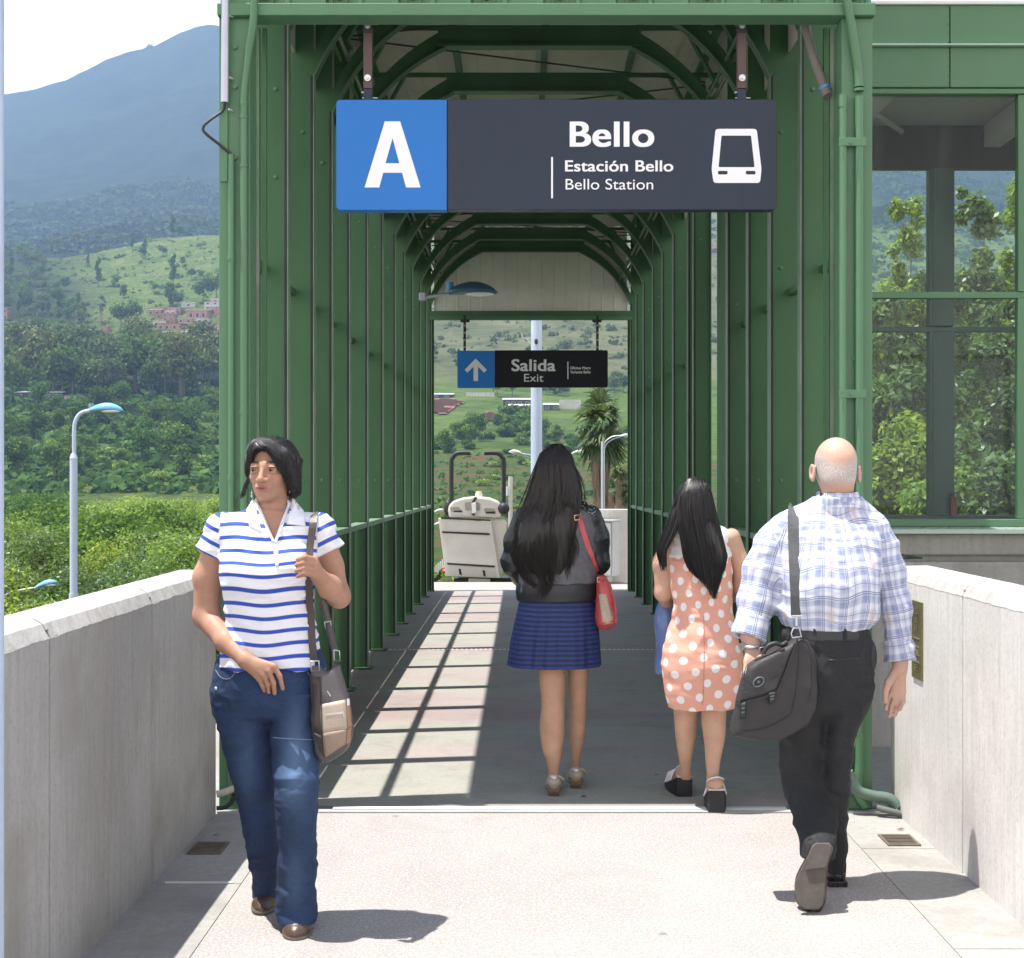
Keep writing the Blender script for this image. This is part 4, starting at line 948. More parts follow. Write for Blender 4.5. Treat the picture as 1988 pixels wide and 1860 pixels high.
for q in range(3):
    V, Fq, var = leaf_arrays(BB2[q], 5200, .34, .6, .5, .4, .3); o = np_mesh('crown', V, Fq, L_BRIGHT if q != 1 else L_MID, attrs={'var': var}); tm.append(o.data); bpy.data.objects.remove(o)
for i in range(44):
    Y = random.uniform(72, 235); u = random.uniform(-40, 455); zt = random.uniform(-1.9, .2)+ (Y-72)/235*(-.2)
    t = thing('treetop', ((u-X0)*Y/F, Y, -7.0), 'rounded green treetop in the dense belt below the hillside slope', 'tree', 'treetops in the belt left of the canopy')
    c = bpy.data.objects.new('crown', tm[i % 3]); COL.objects.link(c); c.parent = t; c.rotation_euler.z = random.random()*6; k = random.uniform(.95, 1.1); c.scale = (k, k, (zt+7.0)/6.9)
# dense trees behind the lobby
GRR = 'tall leafy trees behind the lobby glass'
def column_blobs(h, w, n, zlo):
    out = []
    for k in range(n):
        t = rs.rand(); z = h*(zlo+(1-zlo)*t*.95); ww = w*(1-.62*t**1.4); a = rs.rand()*6.28; q = rs.rand()**.5*ww*.40; r = (.24+.26*rs.rand())*min(1.3, ww)*.62
        out.append(((math.cos(a)*q, math.sin(a)*q, z), (r, r, r*1.15)))
    return out
for i, (u, Y, ytop, wd, zl) in enumerate([(1762, 30, 352, 1.7, .45), (1893, 27, 330, 1.6, .45), (1992, 29, 320, 1.9, .45), (1722, 26, 545, 2.3, .45), (1838, 31, 520, 2.6, .45), (1945, 26, 560, 2.4, .45), (1702, 34, 610, 3.6, .35), (1800, 25, 700, 2.8, .35), (1900, 34, 590, 4.0, .35), (1985, 25, 720, 2.9, .35), (1735, 24, 800, 2.9, .3), (1862, 24, 820, 3.0, .3), (2050, 30, 480, 3.0, .3), (1650, 30, 640, 3.4, .3), (1820, 23, 880, 3.0, .3), (1940, 23, 860, 3.0, .3)]):
    h = zpy(ytop, Y)+7.0
    bl = column_blobs(h, wd*1.12, 64, zl)
    near_tree('leafy_tree', ((u-X0)*Y/F, Y, -7.0), h, wd, bl, 17000, .135, L_NEAR if i % 2 else L_BRIGHT, 'tall leafy tree with glossy leaves seen through the lobby glass', GRR, .07, .5)
# fan palms
FROND = leaf_mat('palm_fronds', (.05, .09, .03), (.17, .23, .10), .25, .4, .6); SKIRT = M_('dead_palm_skirt', (.20, .15, .10), .9, .3, 4, .6, 20, stretch=(4, 4, .5))
def palm(u, Y, ytop, ybot_skirt, wpx, lab, n=46, group=None):
    c = P(u, ytop, Y); R = wpx/2*Y/F; cz = c.z-R*.9
    t = thing('palm_tree', (c.x, Y, -7.0), lab, 'palm', group)
    MB().tube([(c.x, Y, -7), (c.x, Y, cz)], [.22, .16], 12).build('trunk', SKIRT, t)
    V = []; Fq = []; var = []
    for k in range(n):
        a = rs.rand()*6.28; e = rs.uniform(-1.0, 1.45); L = R*rs.uniform(.6, .9)
        d = np.array([math.cos(a)*math.cos(e), math.sin(a)*math.cos(e), math.sin(e)]); base = np.array([c.x, Y, cz+R*.15])+d*L*np.array([.45, .45, .8])
        sd = np.cross(d, [0, 0, 1.]); sd /= np.linalg.norm(sd)+1e-6; up = np.cross(sd, d); vr = rs.rand(); rl = rs.uniform(-1.2, 1.2); sd = sd*math.cos(rl)+up*math.sin(rl)
        for j in range(15):
            f = (j-7)/7*1.25; dd = d*math.cos(f)+sd*math.sin(f); Lb = L*rs.uniform(.75, 1.05)*(1-.2*abs(f)); wv = up*rs.normal()*.25+sd*.0
            m1 = base+dd*Lb*.6; m2 = base+dd*Lb+np.array([rs.normal()*.06, rs.normal()*.06, -Lb*.30]); ww = np.cross(dd, up+wv)*.045*R
            V += [base, m1+ww, m2, m1-ww]; q = len(V)-4; Fq.append((q, q+1, q+2, q+3)); var += [np.clip(vr*.6+rs.rand()*.4, 0, 1)]*4
    np_mesh('fronds', np.array(V), np.array(Fq), FROND, t, attrs={'var': np.array(var)})
    zb = zpy(ybot_skirt, Y); V = []; Fq = []
    for k in range(420):
        a = rs.rand()*6.28; z0 = rs.uniform(zb+.3, cz); rr = R*.30*(.45+.75*(z0-zb)/(cz-zb+.01)); L = rs.uniform(.3, .8); tt = np.array([-math.sin(a), math.cos(a), 0])*.03
        p0 = np.array([c.x+math.cos(a)*.1, Y+math.sin(a)*.1, z0]); p1 = np.array([c.x+math.cos(a)*rr, Y+math.sin(a)*rr, z0-L*.4]); p2 = np.array([c.x+math.cos(a)*rr*.95, Y+math.sin(a)*rr*.95, z0-L])
        V += [p0-tt, p0+tt, p1+tt, p1-tt, p2-tt*.3, p2+tt*.3]; q = len(V)-6; Fq += [(q, q+1, q+2, q+3), (q+3, q+2, q+5, q+4)]
    np_mesh('dead_frond_skirt', np.array(V), np.array(Fq), SKIRT, t); return t
palm(1166, 40, 783, 975, 128, 'tall fan palm with ragged crown and brown skirt seen through the canopy', 60)
for u, Y, yt, w_ in ((1205, 44, 885, 60), (1225, 40, 930, 60), (1185, 50, 935, 50), (1240, 46, 860, 60), (1130, 50, 985, 40)):
    palm(u, Y, yt, yt+90, w_, 'shorter fan palm crowding below the tall palm', 34, 'shorter palms beside the tall palm')
p = G(196, 640); 
t = palm(196, p.y, 578, 640, 26, 'small dark palm silhouette on the hillside by the houses', 26)

# ---------------------------------------------------------------- houses and sheds
BRICK = M_('hillside_brick', (.36, .195, .12), .9, .25, .8, .3, 6); PALE = M_('pale_render', (.5, .47, .42), .85, .15, .5, .1, 4)
TIN = M_('pale_tin_roof', (.55, .58, .62), .5, .12, .6, .1, 3, stretch=(3, 1, 1)); TILE = M_('rusty_roof', (.23, .13, .10), .8, .25, .6, .2, 3); DKW = M_('dark_opening', (.03, .03, .035), .6, .1, 1, 0)
def house(x0, x1, yt, yb, depth, wall, roof, lab, nwin=2, floors=1, pitch=0., dx=0):
    g = G((x0+x1)/2, yb); Y = g.y; a = P(x0, yb, Y); b2 = P(x1, yt, Y); zb = a.z-3; zt = b2.z
    t = thing('brick_house' if wall is BRICK else 'hillside_house', ((a.x+b2.x)/2, Y, a.z), lab, 'house')
    MB().box(a.x, b2.x, Y, Y+depth, zb, zt).build('wall', wall, t)
    o = .35
    if pitch: MB().prism([(a.x-o, zt), (b2.x+o, zt), (b2.x+o, zt+.2), ((a.x+b2.x)/2, zt+pitch), (a.x-o, zt+.2)], Y-o, Y+depth+o).build('roof', roof, t)
    else: MB().add([(a.x-o, Y-o, zt-.05), (b2.x+o, Y-o, zt-.05), (b2.x+o, Y+depth, zt+.9), (a.x-o, Y+depth, zt+.9), (a.x-o, Y-o, zt+.12), (b2.x+o, Y-o, zt+.12), (b2.x+o, Y+depth, zt+1.07), (a.x-o, Y+depth, zt+1.07)], [(0,3,2,1),(4,5,6,7),(0,1,5,4),(1,2,6,5),(2,3,7,6),(3,0,4,7)]).build('roof', roof, t)
    H_ = (zt-a.z)/floors
    for f in range(floors):
        for k in range(nwin):
            xc = a.x+(b2.x-a.x)*(k+.5+random.uniform(-.15, .15))/nwin; ww = min(.8, (b2.x-a.x)/nwin*.28); z0 = a.z+H_*f+H_*.3
            w_ = MB().box(xc-ww, xc+ww, Y-.06, Y+.02, z0, z0+H_*.42).build('window', PALE, t)
            MB().box(xc-ww+.14, xc+ww-.14, Y-.09, Y-.065, z0+.12, z0+H_*.42-.12).build('pane', DKW, w_)
    return t
house(300, 352, 645, 662, 8, BRICK, TIN, 'long brick house with pale roof edge, lowest in the cluster left of the canopy', 4)
house(306, 345, 628, 643, 8, BRICK, TILE, 'brick house with rusty roof above the long one left of the canopy', 3)
house(345, 372, 618, 640, 8, BRICK, TIN, 'two storey brick house in the middle of the hillside cluster', 2, 2)
house(362, 402, 602, 622, 9, BRICK, TIN, 'brick house with white roof edge near the top of the cluster', 3)
house(380, 410, 640, 660, 8, BRICK, TILE, 'squat brick house at the lower right of the cluster', 2)
house(405, 440, 595, 616, 9, BRICK, TIN, 'brick house touching the canopy column, second from top of the cluster', 2)
house(402, 442, 628, 650, 8, BRICK, TILE, 'broad brick house touching the canopy column at mid height', 2)
house(408, 440, 580, 590, 10, PALE, TIN, 'long shed with pale tin roof at the very top of the cluster', 2)
house(352, 378, 588, 597, 7, PALE, TIN, 'small pale roofed hut above the brick cluster', 1)
house(0, 24, 640, 655, 8, BRICK, TIN, 'brick house at the far left edge, upper of two', 2)
house(-10, 20, 668, 688, 8, BRICK, TIN, 'brick house at the far left edge, lower of two', 2)
house(4, 14, 598, 622, 6, BRICK, TILE, 'narrow brick tower-like house at the far left edge', 1, 2)
house(56, 78, 632, 650, 8, PALE, TIN, 'small white cube house with two dark openings', 2)
house(165, 192, 640, 650, 8, BRICK, TIN, 'low house with cream tin roof beside the dark palm', 2)
house(192, 208, 634, 655, 7, BRICK, TILE, 'narrow brick house right of the dark palm', 1, 2)
house(243, 288, 624, 634, 12, PALE, TIN, 'shed with long sloping pale blue roof above the wood', 2)
house(30, 120, 762, 774, 9, DKW, TIN, 'long dark open shed with grey roof at the foot of the wood', 5)
house(125, 160, 768, 776, 8, PALE, TILE, 'low shed with rusty roof beside the long dark shed', 2)
house(836, 878, 766, 773, 9, DKW, TIN, 'dark shed with pale tin roof beside the red tilled field', 2)
house(977, 1030, 776, 790, 9, DKW, TIN, 'long dark farm building with white roof left of the tall pole', 4)
house(988, 1028, 788, 800, 8, PALE, TIN, 'farm shed with cream roof in front of the long farm building', 3)
house(1056, 1084, 786, 798, 8, DKW, TIN, 'farm shed with cream roof just right of the tall pole', 2)
random.seed(12)
for k in range(20):
    x0 = random.uniform(285, 425); yb_ = random.uniform(596, 662); ww = random.uniform(14, 30); hh = random.uniform(9, 18); wl = random.choice([BRICK, BRICK, PALE]); rf_ = random.choice([TIN, TILE, TILE])
    house(x0, x0+ww, yb_-hh, yb_, 7, wl, rf_, 'small %s house with %s roof, one of the crowded hillside cluster' % ('brick' if wl is BRICK else 'pale rendered', 'pale tin' if rf_ is TIN else 'rusty'), 2, 2 if hh > 14 else 1)['group'] = 'small houses crowding the hillside cluster'
for x0, x1, yt, yb, lab in ((1052, 1120, 845, 856, 'grey retaining wall on the green slope right of the tall pole'), (1086, 1128, 776, 795, 'pale board fence beside the farm buildings'), (905, 960, 762, 772, 'pale board fence behind the upper green field')):
    g = G((x0+x1)/2, yb); Y = g.y; a = P(x0, yb, Y); b2 = P(x1, yt, Y); t = thing('field_wall', (a.x, Y, a.z), lab, 'wall')
    n = 9
    for k in range(n):
        xa = a.x+(b2.x-a.x)*k/n; MB().box(xa+.05, xa+(b2.x-a.x)/n-.05, Y, Y+.2, a.z-1.5, b2.z).build('panel', CONC_D if 'grey' in lab else PALE, t)

# ---------------------------------------------------------------- lamps and poles outside
def pole(pts, r, name, m, parent, n=14): return MB().tube(pts, r, n).build(name, m, parent)
Yl = 29; t = thing('street_lamp', P(143, 1300, Yl), 'pale blue street lamp with bright blue head rising behind the left parapet', 'lamp')
x = P(143, 0, Yl).x
pole([(x, Yl, -7), (x, Yl, zpy(888, Yl))], .078, 'pole', BLUEGREY, t); pole([(x, Yl, zpy(890, Yl)), (x, Yl, zpy(880, Yl))], [.085, .05], 'collar', BLUEGREY, t)
pole([(x, Yl, zpy(1166, Yl)), (x, Yl, zpy(1152, Yl))], .095, 'collar', BLUEGREY, t)
pole(smooth_path([P(144, 884, Yl), P(144, 840, Yl), P(146, 820, Yl), P(156, 803, Yl), P(178, 796, Yl)]), .042, 'arm', BLUEGREY, t)
LB = M_('bright_blue_lamp_housing', (.16, .42, .68), .3, .06, 3, 0, coat=.4)
lamp_head(P(176, 797, Yl), .68, 1, t, LB)
Yl = 40; t = thing('street_lamp', P(-30, 1300, Yl), 'low street lamp with blue head on a thin arm at the far left', 'lamp')
x = P(-30, 0, Yl).x; pole([(x, Yl, -7), (x, Yl, zpy(1185, Yl))], .07, 'pole', BLUEGREY, t); pole(smooth_path([P(-30, 1185, Yl), P(10, 1156, Yl), P(40, 1146, Yl), P(72, 1141, Yl)]), .03, 'arm', STEEL, t)
lamp_head(P(70, 1141, Yl), .62, 1, t, LB, .25, False)
Yl = 45; x = P(1041.5, 0, Yl).x; t = thing('tall_pole', (x, Yl, -7), 'thick pale blue grey pole standing beyond the far end of the canopy', 'pole')
pole([(x, Yl, -7), (x, Yl, 14)], [.20, .165], 'shaft', BLUEGREY, t, 20)
MB().bar(P(1032, 657, Yl), P(1014, 656, Yl), .03, .03).bar(P(1032, 668, Yl), P(1022, 657, Yl), .03, .03).bar(P(1014, 656, Yl), P(1013, 648, Yl), .03, .03).build('bracket', STEEL, t)
MB().ell(tuple(P(1041, 663, Yl-.19)), (.06, .04, .1), 8, 6).build('plug', DARKST, t)
WL = M_('pale_lamp_housing', (.5, .52, .52), .35, .08, 3, 0)
Yl = 60; x = P(1062, 0, Yl).x; t = thing('street_lamp', (x, Yl, -7), 'pale double-armed street lamp behind the long-haired woman\'s head', 'lamp')
pole([(x, Yl, -7), (x, Yl, zpy(898, Yl))], .08, 'pole', STEEL, t)
for sg in (-1, 1):
    pole(smooth_path([P(1062, 900, Yl), P(1062+sg*25, 886, Yl), P(1062+sg*55, 880, Yl)]), .035, 'arm', STEEL, t)
    pole(smooth_path([P(1062, 908, Yl), P(1062+sg*20, 895, Yl), P(1062+sg*50, 882, Yl)]), .025, 'arm', STEEL, t)
    lamp_head(P(1062+sg*50, 880, Yl), .55, sg, t, WL, .1, False)
Yl = 36; x = P(1170.5, 0, Yl).x; t = thing('street_lamp', (x, Yl, -7), 'grey street lamp with curved double arm in front of the tall palm', 'lamp')
pole([(x, Yl, -7), (x, Yl, zpy(857, Yl))], .05, 'pole', STEEL, t)
pole(smooth_path([P(1171, 868, Yl), P(1177, 856, Yl), P(1190, 848, Yl), P(1206, 846, Yl)]), .022, 'arm', STEEL, t)
pole(smooth_path([P(1171, 878, Yl), P(1178, 862, Yl), P(1190, 853, Yl), P(1206, 848, Yl)]), .018, 'arm', STEEL, t)
lamp_head(P(1203, 848, Yl), .30, 1, t, WL, .08, False)
Yl = 34
for k, (y, lab) in enumerate(((992, 'upper'), (1017, 'lower'))):
    t = thing('street_lamp', P(812, y+10, Yl), lab+' of two pale lamp arms poking out beyond the far left columns', 'lamp')
    pole([P(800, 1100, Yl+k), P(800, y+14, Yl+k)], .05, 'pole', STEEL, t); pole([P(800, y+14, Yl+k), P(846, y+2, Yl+k)], .02, 'arm', STEEL, t); lamp_head(P(843, y+2, Yl+k), .24, 1, t, WL, .2, False)
Yl = 70; t = thing('utility_post', P(991, 1100, Yl), 'grey utility post with a white canister beside the tall pole', 'post')
pole([P(991, 1350, Yl), P(991, 925, Yl)], .11, 'post', PALE, t); pole([P(986, 962, Yl), P(986, 944, Yl)], .13, 'canister', WL, t)

# ---------------------------------------------------------------- beyond the far end: landing wall, cabinet, stair platform lift, railing
Ye = 20.45
t = thing('landing_wall', (1.6, Ye, 0), 'pale concrete landing wall beyond the right end of the canopy', 'wall')
MB().box(P(1116, 0, Ye).x, 2.4, Ye, Ye+.2, -.01, 1.07).build('panel', CONC_R, t, bevel=.01)
t = thing('equipment_cabinet', (1.1, 20.2, .3), 'light grey equipment cabinet mounted on the landing wall', 'cabinet')
M4 = Matrix.Translation(P(1175, 1060, 20.2)) @ Matrix.Rotation(math.radians(-28), 4, 'Z')
CAB = M_('cabinet_grey', (.48, .49, .48), .5, .08, 2, .03)
MB().box(-.42, .17, -.12, .14, -.43, .36, M4).build('body', CAB, t, bevel=.008); MB().box(-.40, .15, -.135, -.121, -.41, .34, M4).build('door', CAB, t, bevel=.004)
MB().box(-.43, .18, -.14, .16, .362, .38, M4).build('top', CAB, t)
MB().tube([P(1172, 1122, 20.2), P(1183, 1126, 20.1)], [.03, .06], 12).build('horn', CAB, t)
Ym = 20.9
def Q(x, y, Y=Ym): return P((1040+x/4.043)/1.2877, (1040+y/4.043)/1.2877, Y)
t = thing('stair_platform_lift', Q(560, 1650), 'cream folded wheelchair stair lift with two black hoops beyond the far end', 'stair lift')
LIFT = M_('cream_lift_shell', (.62, .60, .54), .4, .06, 3, .02, dirt=(.4, .36, .3), dirt_amt=.3)
def slab(pts, Ya, Yb, name, m, par, bev=.01):
    a = [Q(x, y, Ya) for x, y in pts]; d = Vector((0, Yb-Ya, 0)); n = len(a); vs = a+[p+d for p in a]
    return MB().add(vs, [tuple(range(n)), tuple(range(2*n-1, n-1, -1))]+[(i, i+n, (i+1) % n+n, (i+1) % n) for i in range(n)]).build(name, m, par, bevel=bev)
slab([(225,1030),(755,1062),(850,1640),(300,1620)], Ym-.14, Ym-.08, 'folded_platform', LIFT, t)
slab([(330,1040),(760,1050),(895,1055),(915,1090),(880,1560),(850,1640),(420,1630)], Ym-.07, Ym+.25, 'shell', LIFT, t)
slab([(335,1025),(322,960),(330,905),(375,860),(470,826),(600,812),(740,826),(830,862),(862,905),(860,1025)], Ym-.12, Ym+.22, 'hood', LIFT, t, .03)
RECS = M_('recess_grey', (.30, .29, .26), .6, .1, 3, 0)
for pts in ([(345,925),(430,918),(470,975),(360,970)], [(685,945),(700,930),(795,935),(805,990),(700,985)], [(490,885),(510,870),(640,875),(652,900),(645,955),(500,955)]):
    slab(pts, Ym-.126, Ym-.121, 'hand_recess', RECS, t, 0)
for pts in ([(382,958),(465,955),(470,972),(385,972)], [(705,968),(800,965),(802,985),(708,985)]): slab(pts, Ym-.131, Ym-.1265, 'slot', BLACK, t, 0)
slab([(560,880),(605,870),(608,975),(570,985)], Ym-.16, Ym-.128, 'handset', WHITE, t, .004)
MB().tube([Q(570, 880, Ym-.14), Q(605, 820, Ym-.12)], .02, 8).tube([Q(565, 985, Ym-.14), Q(590, 1000, Ym-.13)], .018, 8).build('cable', BLACK, t)
for pts in ([(262,1165),(740,1185),(745,1205),(266,1183)], [(314,1484),(795,1512),(797,1532),(318,1502)], [(250,1022),(750,1046),(752,1064),(254,1040)]): slab(pts, Ym-.156, Ym-.141, 'black_strip', BLACK, t, 0)
for pts in ([(430,1543),(452,1545),(462,1605),(440,1605)], [(672,1558),(695,1560),(705,1620),(683,1620)]): slab(pts, Ym-.146, Ym-.141, 'slot', BLACK, t, 0)
for xx, x1 in ((358, 550), (886, 690)):
    s_ = 1 if x1 > xx else -1
    MB().tube(smooth_path([Q(xx, 880), Q(xx, 480), Q(xx+s_*14, 420), Q(xx+s_*50, 382), Q(xx+s_*110, 373), Q(x1, 375)]), .034, 12).build('hoop', BLACK, t)
MB().ell(tuple(Q(885, 935, Ym-.1)), (.09, .08, .09)).build('hub', BLACK, t); MB().ell(tuple(Q(325, 925, Ym)), (.07, .08, .12)).build('hub', BLACK, t)
MB().tube([Q(635, 812), Q(635, 785)], .055, 14).build('beacon_base', WHITE, t); MB().tube([Q(635, 785), Q(635, 758)], [.05, .04], 14).build('beacon', M_('yellow_beacon', (.7, .62, .25), .3, .05, 3, 0), t)
slab([(385,1640),(980,1640),(985,1700),(380,1700)], Ym-.02, Ym+.5, 'undercarriage', DARKST, t, 0)
slab([(530,1640),(750,1645),(750,1690),(530,1690)], Ym-.1, Ym-.03, 'foot', LIFT, t)
MB().box(Q(385,0,Ym).x, Q(980,0,Ym).x, Ym-.02, Ym+.5, -1.2, Q(0,1700,Ym).z-.002).build('mount', CONC, t)
t = thing('stair_railing', P(845, 1120, 22.5), 'white railing with dark handrail descending beyond the left end of the canopy', 'railing')
MB().bar(P(815, 1150, 22.5), P(868, 1102, 22.5), .06, .11).build('handrail', DARKST, t)
for k in range(9):
    x_ = 838+k*4; y_ = 1130-(x_-838)*.9
    MB().bar(P(x_, y_-6, 22.4), P(x_+1, y_-26, 22.4), .02, .02).build('baluster', WHITE, t); MB().bar(P(x_, y_+8, 22.6), P(x_, y_+60, 22.6), .02, .02).build('baluster', PALE, t)
fl_ = MB()
for k in range(24): fl_.ell(tuple(P(865+random.gauss(0, 5), 1108+random.gauss(0, 5), 22+random.random())), (.045, .045, .03), 6, 4)
tag(fl_.build('flowering_plant', M_('pink_petals', (.45, .08, .10), .6, .3, 5, 0)), 'small pink flowering plant behind the stair railing', 'plant')
V, Fq, var = leaf_arrays([((0,0,0),(.35,.3,.3)), ((.3,.1,-.15),(.3,.3,.2))], 500, .07)
o = np_mesh('garden_bush', V+np.array(P(862, 1128, 22.3)), Fq, L_BRIGHT, attrs={'var': var}); tag(o, 'small yellow green bush at the foot of the stair railing', 'bush')

# ---------------------------------------------------------------- haze
hb = MB().box(-2600, 2600, -40, 5600, -9.5, 1150).build('haze', None)
m = bpy.data.materials.new('haze_air'); m.use_nodes = True; nt = m.node_tree; nt.nodes.clear()
out = nt.nodes.new('ShaderNodeOutputMaterial'); vol = N(nt, 'ShaderNodeVolumePrincipled', Density=HAZE, Anisotropy=.2); vol.inputs['Color'].default_value = (.42, .65, 1, 1)
nt.links.new(vol.outputs[0], out.inputs['Volume']); hb.data.materials.append(m); tag(hb, kind='stuff')
# ---------------------------------------------------------------- people: signed distance bodies, meshed by surface nets
def herm(xq, xs, ys):
    xs = np.asarray(xs, float); ys = np.asarray(ys, float)
    if xs[0] > xs[-1]: xs = xs[::-1]; ys = ys[::-1]
    m = np.gradient(ys, xs); xq = np.clip(xq, xs[0], xs[-1]); k = np.clip(np.searchsorted(xs, xq)-1, 0, len(xs)-2)
    h = xs[k+1]-xs[k]; t = (xq-xs[k])/h
    return (2*t**3-3*t**2+1)*ys[k]+(t**3-2*t**2+t)*h*m[k]+(-2*t**3+3*t**2)*ys[k+1]+(t**3-t**2)*h*m[k+1]
def axis(lo, hi, h, fine=None):
    if fine is None: return np.arange(lo, hi+h, h)
    a, b, hf = fine; return np.concatenate([np.arange(lo, a, h), np.arange(a, b, hf), np.arange(b, hi+h, h)])
class SDF:
    def __init__(s, xs, ys, zs):
        s.ax = (xs, ys, zs); s.d = np.full((len(xs), len(ys), len(zs)), .2, dtype=np.float32)
    def sub(s, lo, hi):
        sl = []; g = []
        for q in range(3):
            a = s.ax[q]; i0 = max(0, np.searchsorted(a, lo[q])-1); i1 = min(len(a), np.searchsorted(a, hi[q])+1); sl.append(slice(i0, i1))
            sh = [1, 1, 1]; sh[q] = -1; g.append(a[i0:i1].reshape(sh).astype(np.float32))
        return tuple(sl), g
    def put(s, sl, dn, k, neg=False):
        d = s.d[sl]
        if d.size == 0: return
        if neg:
            dn = -dn
            if k > 0: h = np.maximum(k-np.abs(d-dn), 0)/k; s.d[sl] = np.maximum(d, dn)+h*h*k*.25
            else: s.d[sl] = np.maximum(d, dn)
        else:
            if k > 0: h = np.maximum(k-np.abs(d-dn), 0)/k; s.d[sl] = np.minimum(d, dn)-h*h*k*.25
            else: s.d[sl] = np.minimum(d, dn)
    def cone(s, a, b, ra, rb=None, k=.015, fy=1., neg=False):
        rb = ra if rb is None else rb; a = np.array(a, float); b = np.array(b, float); R = max(ra, rb)*max(1, fy)+.04+k
        sl, (x, y, z) = s.sub(np.minimum(a, b)-R, np.maximum(a, b)+R)
        ba = b-a; ba2 = ba.copy(); ba2[1] /= fy; px_, py_, pz = x-a[0], (y-a[1])/fy, z-a[2]
        t = np.clip((px_*ba2[0]+py_*ba2[1]+pz*ba2[2])/max(1e-9, (ba2**2).sum()), 0, 1)
        dn = np.sqrt((px_-t*ba2[0])**2+(py_-t*ba2[1])**2+(pz-t*ba2[2])**2)-(ra+t*(rb-ra)); s.put(sl, dn, k, neg); return s
    def chain(s, pts, rs_, k=.015, fy=1.):
        for i in range(len(pts)-1): s.cone(pts[i], pts[i+1], rs_[i], rs_[i+1], k, fy)
        return s
    def ell(s, c, r, k=.015, R=None, neg=False):
        c = np.array(c, float); m = max(r)+.04+k; sl, (x, y, z) = s.sub(c-m, c+m); p = [x-c[0], y-c[1], z-c[2]]
        if R is not None:
            R = np.array(R); p = [R[0][i]*p[0]+R[1][i]*p[1]+R[2][i]*p[2] for i in range(3)]     # rows of R = local axes as columns
        k0 = np.sqrt((p[0]/r[0])**2+(p[1]/r[1])**2+(p[2]/r[2])**2); k1 = np.sqrt((p[0]/r[0]**2)**2+(p[1]/r[1]**2)**2+(p[2]/r[2]**2)**2)
        s.put(sl, (k0*(k0-1)/np.maximum(k1, 1e-6)), k, neg); return s
    def loft(s, rows, k=.015, p=2.2, ang=None, cap=True):
        """rows: (z, cx, rx, cy, ry); an upright tube of superelliptic sections"""
        rows = sorted(rows); z_ = [r[0] for r in rows]; z0, z1 = z_[0], z_[-1]; m = max(max(r[2], r[4]) for r in rows)+.05
        xs_ = [r[1] for r in rows]; ys_ = [r[3] for r in rows]
        sl, (x, y, z) = s.sub((min(xs_)-m, min(ys_)-m, z0-.03), (max(xs_)+m, max(ys_)+m, z1+.03))
        zz = z.ravel(); cx, rx, cy, ry = [herm(zz, z_, [r[q] for r in rows]).reshape(1, 1, -1).astype(np.float32) for q in (1, 2, 3, 4)]
        dx = np.abs(x-cx)/rx; dy = np.abs(y-cy)/ry; n = (dx**p+dy**p)**(1/p)
        rr = np.sqrt((x-cx)**2+(y-cy)**2)
        dn = rr*(1-1/np.maximum(n, 1e-3)); dn = np.where(n < .05, -np.minimum(rx, ry), dn)
        if ang is not None: dn = dn-ang(np.arctan2(y-cy, x-cx), z)
        dn = np.maximum(dn, np.maximum(z0-z, z-z1)) if cap else dn
        s.put(sl, dn.astype(np.float32), k); return s
    def cut(s, p, n):
        p = np.array(p, float); n = np.array(n, float); n /= np.linalg.norm(n); X, Y, Z = [s.ax[q].reshape([-1 if i == q else 1 for i in range(3)]).astype(np.float32) for q in range(3)]
        s.d = np.maximum(s.d, (X-p[0])*n[0]+(Y-p[1])*n[1]+(Z-p[2])*n[2]); return s
    def disp(s, fn, band=.03):
        I = np.argwhere(np.abs(s.d) < band)
        if len(I) == 0: return s
        p = np.stack([s.ax[q][I[:, q]] for q in range(3)], 1); s.d[I[:,0], I[:,1], I[:,2]] += fn(p).astype(np.float32); return s
    def mesh(s):
        d = s.d; neg = d < 0; nx, ny, nz = d.shape
        c = neg[:-1,:-1,:-1].astype(np.int8)
        for a, b, e in ((1,0,0),(0,1,0),(0,0,1),(1,1,0),(1,0,1),(0,1,1),(1,1,1)): c = c+neg[a:nx-1+a, b:ny-1+b, e:nz-1+e]
        act = (c > 0) & (c < 8); I = np.argwhere(act); idx = np.full(act.shape, -1, dtype=np.int64); idx[act] = np.arange(len(I))
        cor = [(0,0,0),(1,0,0),(0,1,0),(1,1,0),(0,0,1),(1,0,1),(0,1,1),(1,1,1)]
        val = np.stack([d[I[:,0]+a, I[:,1]+b, I[:,2]+e] for a, b, e in cor], 1); acc = np.zeros((len(I), 3)); cnt = np.zeros(len(I))
        for i, j in ((0,1),(2,3),(4,5),(6,7),(0,2),(1,3),(4,6),(5,7),(0,4),(1,5),(2,6),(3,7)):
            a = val[:, i]; b = val[:, j]; m = (a < 0) != (b < 0); t = np.where(m, a/np.where(m, a-b, 1), 0)
            pi = np.array(cor[i]); pj = np.array(cor[j]); acc += m[:, None]*(pi+t[:, None]*(pj-pi)); cnt += m
        acc /= cnt[:, None]; V = np.empty((len(I), 3))
        for q in range(3):
            a = s.ax[q]; lo = a[I[:, q]]; hi = a[I[:, q]+1]; V[:, q] = lo+acc[:, q]*(hi-lo)
        Fs = []
